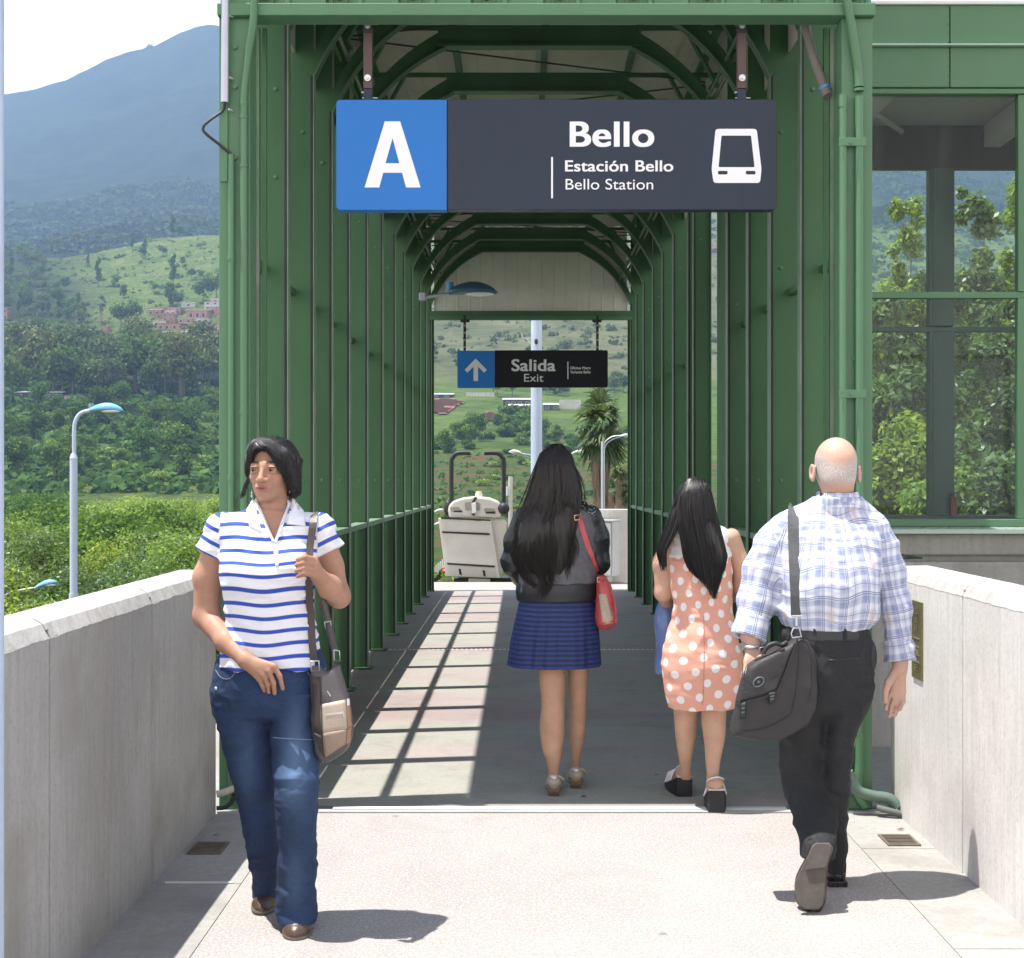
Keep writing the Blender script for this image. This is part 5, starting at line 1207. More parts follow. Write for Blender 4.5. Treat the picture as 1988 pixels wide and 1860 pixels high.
        for q in range(3):
            o = [0, 0, 0]; o[q] = 1; n0 = neg[:nx-o[0], :ny-o[1], :nz-o[2]]; n1 = neg[o[0]:, o[1]:, o[2]:]; E = np.argwhere(n0 != n1)
            u, v = [(1, 2), (2, 0), (0, 1)][q]; ok = (E[:, u] > 0) & (E[:, v] > 0) & (E[:, u] < d.shape[u]-1) & (E[:, v] < d.shape[v]-1); E = E[ok]
            def g(du, dv): J = E.copy(); J[:, u] -= du; J[:, v] -= dv; return idx[J[:,0], J[:,1], J[:,2]]
            Qd = np.stack([g(1, 1), g(0, 1), g(0, 0), g(1, 0)], 1); fl = ~neg[E[:,0], E[:,1], E[:,2]]; Qd[fl] = Qd[fl][:, ::-1]; Fs.append(Qd)
        Fq = np.concatenate(Fs); return V, Fq[(Fq >= 0).all(1)]
    def build(s, name, m, parent, attrs=None):
        V, Fq = s.mesh(); at = {k: f(V) for k, f in (attrs or {}).items()}
        return np_mesh(name, V, Fq, m, parent, True, at)
def R_(py, xl, xr, Y, ry): return (zpy(py, Y), ((xl+xr)/2-X0)*Y/F, (xr-xl)/2*Y/F, Y, ry)
def folds(amp, sc, seed, ax=(1, 1, 1)):
    ax = np.array(ax)
    def f(p):
        q = p*ax*sc; q = q+vnoise3(q*.5+7, seed+9)[:, None]*1.2
        return (np.abs(vnoise3(q, seed)-.5)*2-.5)*amp+(vnoise3(q*2.2, seed+1)-.5)*amp*.5
    return f
from mathutils.bvhtree import BVHTree
class Surf:
    """looks up points on finished meshes, so that straps, pockets and collars lie on them"""
    def __init__(s, objs):
        s.t = []
        for o in objs:
            b = base_of(o.parent); me = o.data; n = len(me.vertices); co = np.empty(n*3, dtype=np.float32); me.vertices.foreach_get('co', co)
            co = co.reshape(-1, 3)+np.array(b)
            s.t.append(BVHTree.FromPolygons([Vector(v) for v in co.tolist()], [tuple(p.vertices) for p in me.polygons]))
    def at(s, x, y, off=.004, Yd=None):
        o = Vector((0, 0, EYE)); d = (P(x, y, 1.)-o).normalized(); best = None
        for t in s.t:
            h = t.ray_cast(o, d, 50)
            if h[0] is not None and (best is None or h[3] < best): best = h[3]
        s.hit = best is not None
        if best is None: return P(x, y, getattr(s, 'last', (Yd or 5)-off))
        s.last = (o+d*(best-off)).y
        return o+d*(best-off)
def patch(surf, quad, name, m, parent, off=.004, nu=8, nv=8, thick=.003, Yd=None, smooth_y=True):
    """quad: 4 corners (view coordinates) laid on the surface"""
    a, b, c, e = [Vector(p) for p in quad]; V = []
    for j in range(nv+1):
        for i in range(nu+1):
            u, v = i/nu, j/nv; p = (a*(1-u)+b*u)*(1-v)+(e*(1-u)+c*u)*v; q_ = surf.at(p.x, p.y, off, Yd); V.append(q_ if surf.hit else (p.x, p.y))
    hs = [i for i, v in enumerate(V) if isinstance(v, Vector)]
    for i, v in enumerate(V):
        if not isinstance(v, Vector):
            k_ = min(hs, key=lambda h: (h % (nu+1)-i % (nu+1))**2+(h//(nu+1)-i//(nu+1))**2) if hs else None; V[i] = P(v[0], v[1], V[k_].y if k_ is not None else (Yd or 4.6))
    n = (nu+1)*(nv+1); W = [v+Vector((0, thick, 0)) for v in V]; Fc = []
    for j in range(nv):
        for i in range(nu):
            q = j*(nu+1)+i; Fc += [(q, q+1, q+nu+2, q+nu+1), (n+q, n+q+nu+1, n+q+nu+2, n+q+1)]
    bd = [i for i in range(nu+1)]+[(j+1)*(nu+1)-1 for j in range(1, nv+1)]+[nv*(nu+1)+i for i in range(nu-1, -1, -1)]+[j*(nu+1) for j in range(nv-1, 0, -1)]
    for i in range(len(bd)): p, q = bd[i], bd[(i+1) % len(bd)]; Fc.append((p, n+p, n+q, q))
    return MB().add(V+W, Fc, True).build(name, m, parent)
def ribbon(surf, pts, wpx, name, m, parent, off=.006, thick=.003, Yd=None, n=6, relax=3, drop=True):
    pts = [Vector((p[0], p[1], 0)) for p in pts]; sp = smooth_path(pts, n); C = []
    for p in sp:
        c = surf.at(p.x, p.y, off, Yd)
        C.append((c, surf.hit))
    C = [c for c, h in C if h] if sum(h for c, h in C) >= 2 else [c for c, h in C]
    for _ in range(relax):
        C = [C[0]]+[Vector((C[i].x, min(C[i].y, (C[i-1].y+C[i+1].y)/2), C[i].z)) for i in range(1, len(C)-1)]+[C[-1]]
    V = []
    for i, c in enumerate(C):
        t = (C[min(i+1, len(C)-1)]-C[max(i-1, 0)]); t.y = 0; t.normalize(); s_ = Vector((t.z, 0, -t.x)); w_ = wpx*c.y/F/2
        V += [c-s_*w_, c+s_*w_, c+s_*w_+Vector((0, thick, 0)), c-s_*w_+Vector((0, thick, 0))]
    Fc = []
    for i in range(len(C)-1):
        for q in range(4): Fc.append((i*4+q, i*4+(q+1) % 4, (i+1)*4+(q+1) % 4, (i+1)*4+q))
    Fc += [(0,1,2,3), tuple(len(V)-4+q for q in (3,2,1,0))]
    return MB().add(V, Fc).build(name, m, parent)
def strands(paths, r, name, m, parent):
    """paths (n, k, 3): thin three-sided hair strands"""
    paths = np.asarray(paths); n, k, _ = paths.shape; T = np.gradient(paths, axis=1); T /= np.linalg.norm(T, axis=2)[..., None]+1e-9
    A = np.cross(T, np.array([0.3, 1, .2])); A /= np.linalg.norm(A, axis=2)[..., None]+1e-9; B = np.cross(T, A)
    rr = (r*np.linspace(1, .25, k)**.6)[None, :, None]; V = np.stack([paths+(A*math.cos(a)+B*math.sin(a))*rr for a in (0, 2.1, 4.2)], 2).reshape(-1, 3)
    base = (np.arange(n)[:, None]*k+np.arange(k-1)[None, :])*3; Fq = []
    for q in range(3): q2 = (q+1) % 3; Fq.append(np.stack([base+q, base+q2, base+3+q2, base+3+q], -1).reshape(-1, 4))
    var = np.repeat(rs.rand(n), k*3); return np_mesh(name, V, np.concatenate(Fq), m, parent, True, {'var': var})

def skin(name, col, lip=(.30, .10, .085)):
    m, nt, b, out = new_mat(name); v = coords(nt); n1 = noise(nt, v, 9, 4); n2 = noise(nt, v, 120, 3)
    c = ramp(nt, n1, [(.3, tuple(x*.84 for x in col)), (.7, tuple(x*1.10 for x in col))]).outputs[0]; c = mix(nt, ramp(nt, noise(nt, v, 70, 4, .7), [(.5, 0), (.75, .35)]).outputs[0], c, (col[0]*.85, col[1]*.62, col[2]*.58))
    c = mix(nt, attr(nt, 'lip'), c, lip); c = mix(nt, attr(nt, 'brow'), c, (.035, .022, .018))
    hn = noise(nt, v, 260, 2); hc = ramp(nt, hn, [(.4, (.30, .28, .27)), (.6, (.50, .48, .47))]).outputs[0]; c = mix(nt, attr(nt, 'hair'), c, hc)
    nt.links.new(c, b.inputs['Base Color']); b.inputs['Roughness'].default_value = .55; b.inputs['Specular IOR Level'].default_value = .35
    b.inputs['Subsurface Weight'].default_value = .12; b.inputs['Subsurface Radius'].default_value = (.012, .005, .003); b.inputs['Subsurface Scale'].default_value = 1
    bump(nt, b, math_(nt, 'ADD', n2, noise(nt, v, 30, 3)), .22, .002); return m
def cloth(name, col, rough=.85, weave=500, amt=.15, var=.1):
    return M_(name, col, rough, var, 5, amt, weave)
HAIR = None
def hair_mat(name, lo, hi, rough=.32):
    m, nt, b, out = new_mat(name); c = ramp(nt, attr(nt, 'var'), [(0, lo), (1, hi)]).outputs[0]; nt.links.new(c, b.inputs['Base Color'])
    b.inputs['Roughness'].default_value = rough; b.inputs['Specular IOR Level'].default_value = .42; return m
H_BLACK = hair_mat('black_hair', (.003, .003, .004), (.018, .016, .017), .38)
H_BROWN = hair_mat('dark_brown_hair', (.005, .004, .004), (.022, .016, .014), .38)
def vadd(a, *b): return Vector(a)+Vector(b)
def finger(S, pts, r=.0085):
    S.chain([tuple(p) for p in pts], [r*1.05, r, r*.8][:len(pts)] if len(pts) == 3 else [r*1.1, r, r*.9, r*.75], .003)

# ================================================================= 1 woman in the striped polo shirt, walking towards the viewer
SK1 = skin('warm_brown_skin', (.385, .215, .145), (.24, .080, .07))
w1 = thing('person', (P(560, 0, 4.65).x, 4.65, 0), 'woman with short black hair in a blue striped white polo shirt and jeans', 'person')
Yb = 4.66
HC = np.array(P(529, 912, 4.665)); th_ = math.radians(12); FD = np.array([-math.sin(th_), -math.cos(th_), 0]); RD_ = np.array([math.cos(th_), -math.sin(th_), 0]); ZD = np.array([0, 0, 1.])
tl = math.radians(-2); 
def L(a, f, z): return HC+RD_*a+FD*f+ZD*z
RH = np.stack([RD_, FD, ZD], 1)   # columns: the head's own axes
xh, yh, zh = HC
S = SDF(axis(P(365,0,Yb).x, P(700,0,Yb).x, .0045, (xh-.10, xh+.10, .0026)), axis(4.38, 4.98, .0045, (yh-.13, yh+.10, .0026)), axis(0.01, HC[2]+.13, .0045, (HC[2]-.12, HC[2]+.12, .0024)))
S.ell(L(0,-.012,.020), (.072,.090,.082), .02, RH).ell(L(0,.026,-.034), (.055,.060,.068), .03, RH).ell(L(0,.062,-.083), (.020,.020,.015), .02, RH)
for q in (-1, 1):
    S.cone(L(q*.048,.002,-.050), L(q*.012,.062,-.084), .016, .013, .025); S.ell(L(q*.034,.062,-.024), (.018,.017,.017), .02, RH)
    S.ell(L(q*.031,.090,.001), (.019,.014,.011), .010, RH, neg=True)
S.cone(L(-.036,.075,.016), L(.036,.075,.016), .009, .009, .016); S.cone(L(0,.082,.010), L(0,.102,-.028), .0065, .0095, .010); S.ell(L(0,.102,-.033), (.0115,.0115,.009), .006, RH)
for q in (-1, 1): S.ell(L(q*.0125,.091,-.035), (.0085,.010,.0075), .005, RH); S.ell(L(q*.006,.098,-.0435), (.0035,.005,.003), .002, RH, neg=True)
S.ell(L(0,.082,-.060), (.028,.014,.018), .012, RH); S.ell(L(0,.093,-.0575), (.021,.0075,.0045), .004, RH); S.ell(L(0,.092,-.0675), (.0185,.008,.0055), .004, RH)
S.ell(L(0,.101,-.0625), (.022,.006,.0014), .002, RH, neg=True)
for q in (-1, 1):
    S.ell(L(q*.031,.0735,-.001), (.0150,.0125,.0110), .003, RH); S.ell(L(q*.032,.079,.0075), (.0150,.0100,.0050), .003, RH); S.ell(L(q*.032,.078,-.0100), (.0140,.0090,.0045), .003, RH)
    S.cone(L(q*.018,.083,.005), L(q*.031,.0865,.0085), .0028, .0030, .003); S.cone(L(q*.031,.0865,.0085), L(q*.045,.078,.004), .0030, .0026, .003)
    S.cone(L(q*.018,.082,-.004), L(q*.031,.0845,-.0085), .0022, .0025, .003); S.cone(L(q*.031,.0845,-.0085), L(q*.045,.077,-.003), .0025, .0022, .003)
    S.ell(L(q*.073,-.006,-.012), (.007,.017,.027), .005, RH)
S.cone(L(0,-.02,-.055), P(529, 1005, 4.675), .046, .058, .03)
# torso under the clothes, limbs
S.loft([R_(995,480,580,4.68,.06), R_(1012,440,622,4.68,.075), R_(1060,436,612,4.67,.10), R_(1120,440,610,4.66,.115), R_(1200,450,602,4.66,.09), R_(1262,440,606,4.66,.09), R_(1330,430,612,4.66,.10)], .03)
a1 = [P(432,1040,4.67), P(404,1120,4.69), P(401,1196,4.70), P(440,1245,4.60), P(478,1283,4.53)]
S.chain(a1, [.050, .048, .043, .037, .025], .02)
a2 = [P(622,1040,4.66), P(640,1100,4.70), P(658,1158,4.70), P(640,1140,4.60), P(618,1118,4.53)]
S.chain(a2, [.050, .045, .037, .038, .026], .02)
# hanging hand
wr = P(478,1283,4.53)
for (K, Md, Tp, yy) in (((532,1294),(543,1313),(549,1337),4.495), ((522,1303),(531,1326),(533,1346),4.495), ((512,1311),(520,1329),(522,1344),4.50), ((503,1317),(510,1331),(514,1341),4.51)):
    S.cone(wr, P(K[0],K[1],yy), .022, .0115, .012, .75); finger(S, [P(K[0],K[1],yy), P(Md[0],Md[1],yy+.003), P(Tp[0],Tp[1],yy+.02)], .0088)
S.chain([P(490,1290,4.54), P(515,1300,4.56), P(533,1318,4.57)], [.015, .011, .008], .006)
# gripping hand
w2_ = P(618,1118,4.53)
for i, (yk, xt, yt) in enumerate(((1086,575,1088), (1096,572,1099), (1107,572,1110), (1117,575,1121))):
    K = P(611, yk, 4.495-.004*(i in (1, 2))); S.cone(w2_, K, .021, .0125, .01, .8)
    finger(S, [K, P(592, yk-4, 4.462), P(xt+3, yt-2, 4.478)], .0090)
S.chain([P(612,1112,4.53), P(600,1090,4.53), P(592,1078,4.52)], [.014, .0105, .0085], .005)
# legs
S.chain([P(470,1330,4.68), P(492,1520,4.69), P(517,1735,4.90)], [.07, .038, .030], .02); S.chain([P(575,1330,4.65), P(577,1530,4.57), P(577,1770,4.63)], [.07, .038, .030], .02)
def lipf(V):
    v = (V-L(0,.092,-.0625))@RH; return np.clip(1.6-np.sqrt((v[:,0]/.0235)**2+(v[:,1]/.016)**2+(v[:,2]/.0105)**2)*1.3, 0, 1)
def browf(V):
    v = (V-L(0,.085,.0))@RH; x = np.abs(v[:,0]); zc = .0205+.0035*np.sin(np.clip((x-.012)/.036, 0, 1)*2.6); e = np.exp(-((v[:,2]-zc)/.0056)**2)*(x > .012)*(x < .050)*(v[:,1] > -.03)
    lash = np.exp(-((v[:,2]-(.0072-.25*(np.abs(x-.031))**1.0*.3))/.0020)**2)*(x > .016)*(x < .046)*(v[:,1] > -.02)
    under = np.exp(-((v[:,2]+.014)/.005)**2)*np.exp(-((x-.03)/.012)**2)*.25*(v[:,1] > -.03)
    return np.clip(e*.95+lash*.9+under, 0, 1)
body = S.build('body', SK1, w1, {'lip': lipf, 'brow': browf, 'hair': lambda V: V[:,0]*0})
EYEW = M_('eye_white', (.15, .125, .115), .2, .05, 10, 0); IRIS = M_('dark_iris', (.02, .012, .008), .15, .1, 10, 0)  # eye white darkened, so the socket shade is put into its colour
for q in (-1, 1):
    c = L(q*.031,.0765,-.0005); e = MB().ell(tuple(c), (.0112,.0116,.0100), 20, 12).build('eye', EYEW, w1)
    c2 = c+FD*.0085+RD_*(-.0026)-ZD*.001; MB().ell(tuple(c2), (.0060,.0048,.0060), 14, 8).build('iris', IRIS, e)
# polo shirt
S = SDF(axis(P(375,0,Yb).x, P(690,0,Yb).x, .0042), axis(4.42, 4.86, .0042), axis(zpy(1300,Yb), zpy(955,Yb), .0042))
S.loft([R_(974,498,560,4.675,.052), R_(990,478,582,4.68,.068), R_(1004,448,606,4.68,.080), R_(1022,424,628,4.675,.095), R_(1060,422,624,4.67,.118), R_(1105,432,616,4.655,.140), R_(1140,435,612,4.66,.135), R_(1195,441,608,4.665,.118), R_(1240,433,616,4.665,.122), R_(1270,421,628,4.665,.130), R_(1292,415,634,4.665,.134)], .012)
S.ell(P(478,1108,4.585), (.062,.055,.055), .05); S.ell(P(568,1108,4.585), (.062,.055,.055), .05)
S.ell(P(445,1022,4.675), (.055,.07,.04), .04); S.ell(P(612,1022,4.67), (.055,.07,.04), .04)
S.cone(P(436,1035,4.67), P(412,1082,4.685), .060, .062, .02, .95); S.cone(P(616,1035,4.66), P(636,1078,4.69), .060, .060, .02, .95)
S.disp(folds(.015, 7, 40, (.9, .9, 2.0))); S.disp(folds(.007, 19, 45, (.7, .7, 2.2)))
def sag(p): return .004*np.sin(p[:,0]*14)
S.cut(P(412,1084,4.685), tuple(np.array(P(401,1101,4.69))-np.array(P(436,1035,4.67)))) if False else None
# sleeve ends: plane cuts acting only outside the torso
def cutlocal(S, p, n, cond):
    p = np.array(p); n = np.array(n)/np.linalg.norm(n)
    S.disp(lambda q: np.where(cond(q), np.maximum(0, (q-p)@n)*6, 0), band=.12)
xl_ = P(437,0,4.67).x; xr_ = P(612,0,4.67).x
nl = np.array(P(398,1100,4.67))-np.array(P(424,1045,4.67)); nr = np.array(P(652,1092,4.67))-np.array(P(628,1045,4.67))
cutlocal(S, P(410,1076,4.67), nl, lambda q: (q[:,0] < xl_)); cutlocal(S, P(641,1070,4.67), nr, lambda q: (q[:,0] > xr_+.012))
# neck opening
zt_ = zpy(966,4.66); vtip = P(531,1056,4.56); vt_l = P(489,968,4.6); vt_r = P(569,968,4.6)
def vcut(q):
    t = (q[:,2]-vtip.z)/(vt_l.z-vtip.z); xl = vtip.x+(vt_l.x-vtip.x)*t; xr = vtip.x+(vt_r.x-vtip.x)*t
    ins = np.minimum(q[:,0]-xl, xr-q[:,0]); return np.where((t > 0) & (q[:,1] < 4.66) & (ins > 0), np.minimum(ins, .02)*4, 0)
S.disp(vcut, .12)
PERIOD = .0432
def strip(V):
    s_ = (V[:,2]-.004*np.sin((V[:,0]-xl_)*30)-.010*np.exp(-((V[:,2]-zpy(1120,4.6))/.05)**2))/PERIOD
    tl_ = (V-np.array(P(424,1045,4.67)))@(nl/np.linalg.norm(nl)); tr_ = (V-np.array(P(628,1045,4.67)))@(nr/np.linalg.norm(nr))
    L_ = (V[:,0] < xl_-.002) & (V[:,2] > zpy(1108,4.67)); R2 = (V[:,0] > xr_+.016) & (V[:,2] > zpy(1108,4.67))
    s_ = np.where(L_, .62-tl_/PERIOD*.95, s_); s_ = np.where(R2, .62-tr_/PERIOD*.95, s_); return s_+.18
m, nt, b, out = new_mat('blue_striped_white_pique')
f = math_(nt, 'FRACT', attr(nt, 's')); st = ramp(nt, f, [(0, 0), (.30, 0), (.345, 1), (.60, 1), (.645, 0)]); st.color_ramp.interpolation = 'LINEAR'
c = mix(nt, st.outputs[0], (.74, .75, .80), (.030, .075, .42)); nt.links.new(c, b.inputs['Base Color']); b.inputs['Roughness'].default_value = .85
vv = coords(nt); bump(nt, b, math_(nt, 'ADD', noise(nt, vv, 600, 2), math_(nt, 'MULTIPLY', noise(nt, vv, 22, 3), 3)), .25, .004); POLO = m
polo = S.build('polo_shirt', POLO, w1, {'s': strip})
# jeans
S = SDF(axis(P(400,0,Yb).x, P(650,0,Yb).x, .0045), axis(4.42, 5.02, .0045), axis(zpy(1795,4.6), zpy(1255,Yb), .0045))
S.loft([R_(1262,430,622,4.665,.100), R_(1292,418,632,4.665,.120), R_(1330,412,632,4.665,.128), R_(1368,416,621,4.665,.112), R_(1392,436,604,4.665,.075), R_(1402,480,570,4.665,.02)], .03)
def rowsY(lst): return [R_(py, a, b_, Yc, ry) for py, a, b_, Yc, ry in lst]
S.loft(rowsY([(1340,414,523,4.675,.105),(1375,417,528,4.675,.098),(1420,427,529,4.68,.088),(1475,443,532,4.685,.074),(1530,456,537,4.70,.066),(1574,466,540,4.73,.064),(1640,479,544,4.79,.060),(1700,490,543,4.86,.056),(1740,494,541,4.90,.058)]), .02)
S.loft(rowsY([(1340,528,628,4.65,.105),(1375,528,622,4.645,.10),(1441,529,618,4.61,.088),(1508,533,619,4.565,.074),(1574,538,615,4.565,.066),(1641,541,613,4.59,.062),(1707,539,612,4.62,.066),(1757,539,614,4.635,.074),(1788,543,611,4.64,.078)]), .02)
kn = [(P(574,1480,4.6), .14), (P(577,1740,4.6), .13), (P(515,1700,4.85), .12)]
def jf(p):
    wgt = .35+sum(np.exp(-((p[:,2]-k_[0].z)/k_[1])**2) for k_ in kn); return folds(.010, 11, 60, (1, .8, 1.9))(p)*np.clip(wgt, 0, 1.2)+folds(.004, 28, 61, (1, 1, 1.4))(p)
S.disp(jf)
m, nt, b, out = new_mat('blue_denim'); v = coords(nt); tw = noise(nt, coords(nt, (260, 260, 60)), 2, 3, .7)
c = ramp(nt, noise(nt, v, 6, 5, .6), [(.3, (.004, .014, .046)), (.7, (.012, .036, .105))]).outputs[0]
c = mix(nt, attr(nt, 'fade_and_sun'), c, (.15, .26, .42)); c = mix(nt, ramp(nt, tw, [(.45, 0), (.8, .4)]).outputs[0], c, (.07, .13, .25)); nt.links.new(c, b.inputs['Base Color']); b.inputs['Roughness'].default_value = .85; bump(nt, b, tw, .3, .002); DENIM = m
def fade_and_sun(V):
    a = np.exp(-((V[:,0]-P(580,0,4.6).x)/.045)**2-((V[:,2]-zpy(1470,4.6))/.14)**2)*.5+np.exp(-((V[:,0]-P(575,0,4.6).x)/.035)**2-((V[:,2]-zpy(1700,4.6))/.10)**2)*.22+np.exp(-((V[:,0]-P(490,0,4.7).x)/.04)**2-((V[:,2]-zpy(1470,4.7))/.13)**2)*.18  # worn denim at the knees, plus sunlight painted on the lower front leg
    return a*(V[:,1] < 4.66)*(.85+.3*vnoise3(V*np.array([30, 30, 12]), 3))
jeans = S.build('jeans', DENIM, w1, {'fade_and_sun': fade_and_sun})
sf = Surf([polo, body]); sj = Surf([jeans]); sall = Surf([polo, body, jeans])
COLLAR = M_('white_ribbed_collar', (.76, .77, .82), .8, .04, 6, .2, 300)
patch(sf, [(491,967),(478,990),(484,1022),(508,1034)], 'collar', COLLAR, w1, .006, 8, 8, .004); patch(sf, [(568,966),(590,992),(593,1021),(556,1018)], 'collar', COLLAR, w1, .006, 8, 8, .004)
patch(sf, [(493,972),(497,966),(534,1052),(529,1054)], 'collar_edge', COLLAR, w1, .007, 2, 14, .004); patch(sf, [(560,974),(566,976),(536,1056),(531,1052)], 'collar_edge', COLLAR, w1, .007, 2, 14, .004)
patch(sf, [(529,1052),(539,1050),(541,1098),(535,1101)], 'placket', POLO, w1, .004, 2, 10, .003)
for x, y in ((543,1040),(536,1062)): MB().ell(tuple(sf.at(x, y, .006)), (.004,.002,.004), 10, 6).build('button', WHITE, w1)
mk = MB(); 
for k in range(9): a = sf.at(592+random.uniform(-4,4), 1076+k*1.6, .003); mk.bar(a, a+Vector((random.uniform(-.006,.006), 0, -.003)), .0012, .0012)
mk.build('embroidery', M_('grey_thread', (.2,.2,.2), .7, .1, 9, 0), w1)['kind'] = 'stuff'
STITCH = M_('pale_stitching', (.30, .30, .28), .8, .1, 9, 0)
def seam(surf, pts, name, m, parent, w=1.2, off=.0025): return ribbon(surf, pts, w, name, m, parent, off, .001, None, 5, 1)
seam(sj, [(418,1300),(430,1316),(448,1316),(462,1296)], 'pocket_seam', STITCH, w1, .9); seam(sj, [(634,1296),(615,1312),(600,1310),(596,1296)], 'pocket_seam', STITCH, w1, .9); seam(sj, [(530,1432),(560,1434),(600,1436),(616,1436)], 'thigh_seam', M_('light_seam', (.18,.27,.40), .8, .1, 9, 0), w1, 1.6)
MB().ell(tuple(sj.at(419,1337,.003)), (.006,.004,.006), 12, 8).build('rivet', BOLT, w1)
# shoes
SHOE = M_('brown_shoe_leather', (.075, .048, .036), .35, .25, 14, .3, 60); SOLE = M_('worn_shoe_sole', (.16, .14, .12), .8, .2, 20, .3, 60)
def shoe(cx, y_toe, y_heel, w_, h_, lift, m, parent, toeup=0):
    L_ = y_heel-y_toe; S = SDF(axis(cx-w_/2-.03, cx+w_/2+.03, .004), axis(y_toe-.02, y_heel+.03, .004), axis(-.01+lift, h_+.10+lift, .004))
    S.ell((cx, y_toe+L_*.30, .012+lift), (w_*.50, L_*.32, h_*.72), .02); S.ell((cx, y_toe+L_*.72, .015+lift), (w_*.40, L_*.30, h_*.95), .03); S.cone((cx, y_toe+L_*.62, h_*.6+lift), (cx, y_toe+L_*.75, h_+.05+lift), w_*.34, w_*.36, .02)
    S.cut((0, 0, .010+lift), (0, 0, -1)); S.disp(folds(.003, 40, 5, (.3, 1, 1)), .02); S.build('shoe', m, parent)
    S = SDF(axis(cx-w_/2-.02, cx+w_/2+.02, .004), axis(y_toe-.02, y_heel+.02, .004), axis(-.006+lift, .03+lift, .0035))
    S.ell((cx, y_toe+L_*.30, .008+lift), (w_*.51, L_*.325, .06), 0); S.ell((cx, y_toe+L_*.72, .008+lift), (w_*.43, L_*.31, .06), .01); S.cut((0, 0, .015+lift), (0, 0, 1)); S.cut((0, 0, .0+lift), (0, 0, -1)); return S.build('sole', SOLE, parent)
shoe(P(578,0,4.60).x, 4.53, 4.77, .098, .062, 0, SHOE, w1); shoe(P(515,0,4.87).x, 4.79, 5.02, .088, .060, 0.004, SHOE, w1)
# hair: cap, side lock, strands
S = SDF(axis(P(465,0,Yb).x, P(600,0,Yb).x, .0035), axis(4.50, 4.84, .0035), axis(zpy(975,4.62), zpy(838,4.66), .0035))
S.ell(P(531,892,4.675), (.086, .105, .080), .01); S.ell(P(505,880,4.64), (.045,.06,.05), .02); S.cone(P(560,900,4.655), P(570,952,4.665), .045, .026, .02, 1.2); S.cone(P(556,890,4.60), P(566,945,4.62), .030, .016, .02)
S.cone(P(545,930,4.72), P(556,955,4.72), .05, .03, .03); S.cone(P(484,893,4.635), P(480,925,4.64), .014, .008, .012)
ca, sa = math.cos(math.radians(24)), math.sin(math.radians(24))
Rt = np.array([[ca, 0, sa], [0, 1, 0], [-sa, 0, ca]]) if False else np.array([[ca, 0, -sa], [0, 1, 0], [sa, 0, ca]])
S.ell(P(514,922,4.54), (.050,.118,.098), .006, Rt, neg=True); S.ell(P(530,945,4.55), (.042,.11,.055), .006, neg=True)
S.disp(lambda p: (vnoise3(p*np.array([150, 60, 14]), 8)-.5)*.013*np.clip((zpy(872,4.66)-p[:,2])/.04, .25, 1), .02)
hairb = S.build('hair', H_BLACK, w1, {'var': lambda V: vnoise3(V*np.array([160, 90, 20]), 4)})
sh = Surf([hairb]); pth = []
for k in range(520):
    t = rs.rand(); x0 = 500+rs.normal()*5; y0 = 850+rs.rand()*6; u = rs.rand()
    if t < .8:
        xe = 556+rs.rand()*29; ye = 925+rs.rand()*38; xm = 505+ (xe-505)*(.72+.2*rs.rand()); ym = 853+(1-u)*32
    else:
        x0 = 490+rs.rand()*6; y0 = 852+rs.rand()*4; xe = 477+rs.rand()*7; ye = 880+rs.rand()*45; xm = 480+rs.rand()*4; ym = 862+rs.rand()*8
    pts = []
    for q in range(12):
        f = q/11; x = (1-f)**2*x0+2*f*(1-f)*xm+f*f*xe; y = (1-f)**2*y0+2*f*(1-f)*ym+f*f*ye; h = sh.at(x, y, .0015+.002*rs.rand(), 0)
        if sh.hit: pts.append(h)
    if len(pts) == 12: pth.append([tuple(p) for p in pts])
for k in range(26):
    a = P(484+rs.rand()*4, 888, 4.62); pth.append([tuple(a.lerp(P(462+rs.rand()*12, 958+rs.rand()*12, 4.63), q/11)+Vector((.012*math.sin(q/11*2.6+.4), 0, 0))) for q in range(12)])
for k in range(60):
    x0, y0 = 508+rs.rand()*10, 866+rs.rand()*6; xe, ye = 540+rs.rand()*14, 900+rs.rand()*22
    pth.append([tuple(P(x0+(xe-x0)*q/11+2*math.sin(q*.3), y0+(ye-y0)*(q/11)**1.2, 4.56+.012*q/11)) for q in range(12)])
strands(pth, .0018, 'hair_strands', H_BLACK, w1)
for x, y, Yq in ((563, 948, 4.63), (489, 957, 4.63)):
    MB().ell(tuple(P(x, y, Yq)), (.004,.004,.005), 8, 6).ell(tuple(P(x, y+6, Yq)), (.0045,.0045,.006), 8, 6).tube([P(x, y-6, Yq), P(x, y+5, Yq)], .001, 6).build('earring', BOLT, w1)
# shoulder bag
sb = thing('shoulder_bag', P(640,1380,4.6), 'brown and beige patchwork shoulder bag hanging at the striped woman\'s side', 'bag')
DBR = M_('dark_brown_leather', (.055, .040, .036), .45, .2, 9, .25, 70); SLATE = M_('slate_brown_leather', (.085, .078, .082), .45, .15, 9, .2, 70); BEIGE = M_('beige_leather', (.42, .35, .27), .5, .1, 9, .2, 70); TAUPE = M_('taupe_leather', (.30, .22, .165), .5, .1, 9, .2, 70); ORNG = M_('tan_orange_leather', (.33, .18, .10), .5, .1, 9, .2, 70)
YB_ = 4.50
def c2(x, y): return ((400+x/2.34)/1.2877, (1600+y/2.34)/1.2877)
S = SDF(axis(P(598,0,4.6).x, P(695,0,4.6).x, .004), axis(4.44, 4.68, .004), axis(zpy(1480,4.55), zpy(1280,4.55), .004))
S.loft([R_(1477,622,640,4.56,.02), R_(1462,614,666,4.56,.034), R_(1430,609,683,4.56,.042), R_(1400,606,684,4.56,.042), R_(1350,604,675,4.56,.036), R_(1315,602,666,4.56,.028), R_(1292,604,660,4.56,.018)], .0, 3.2)
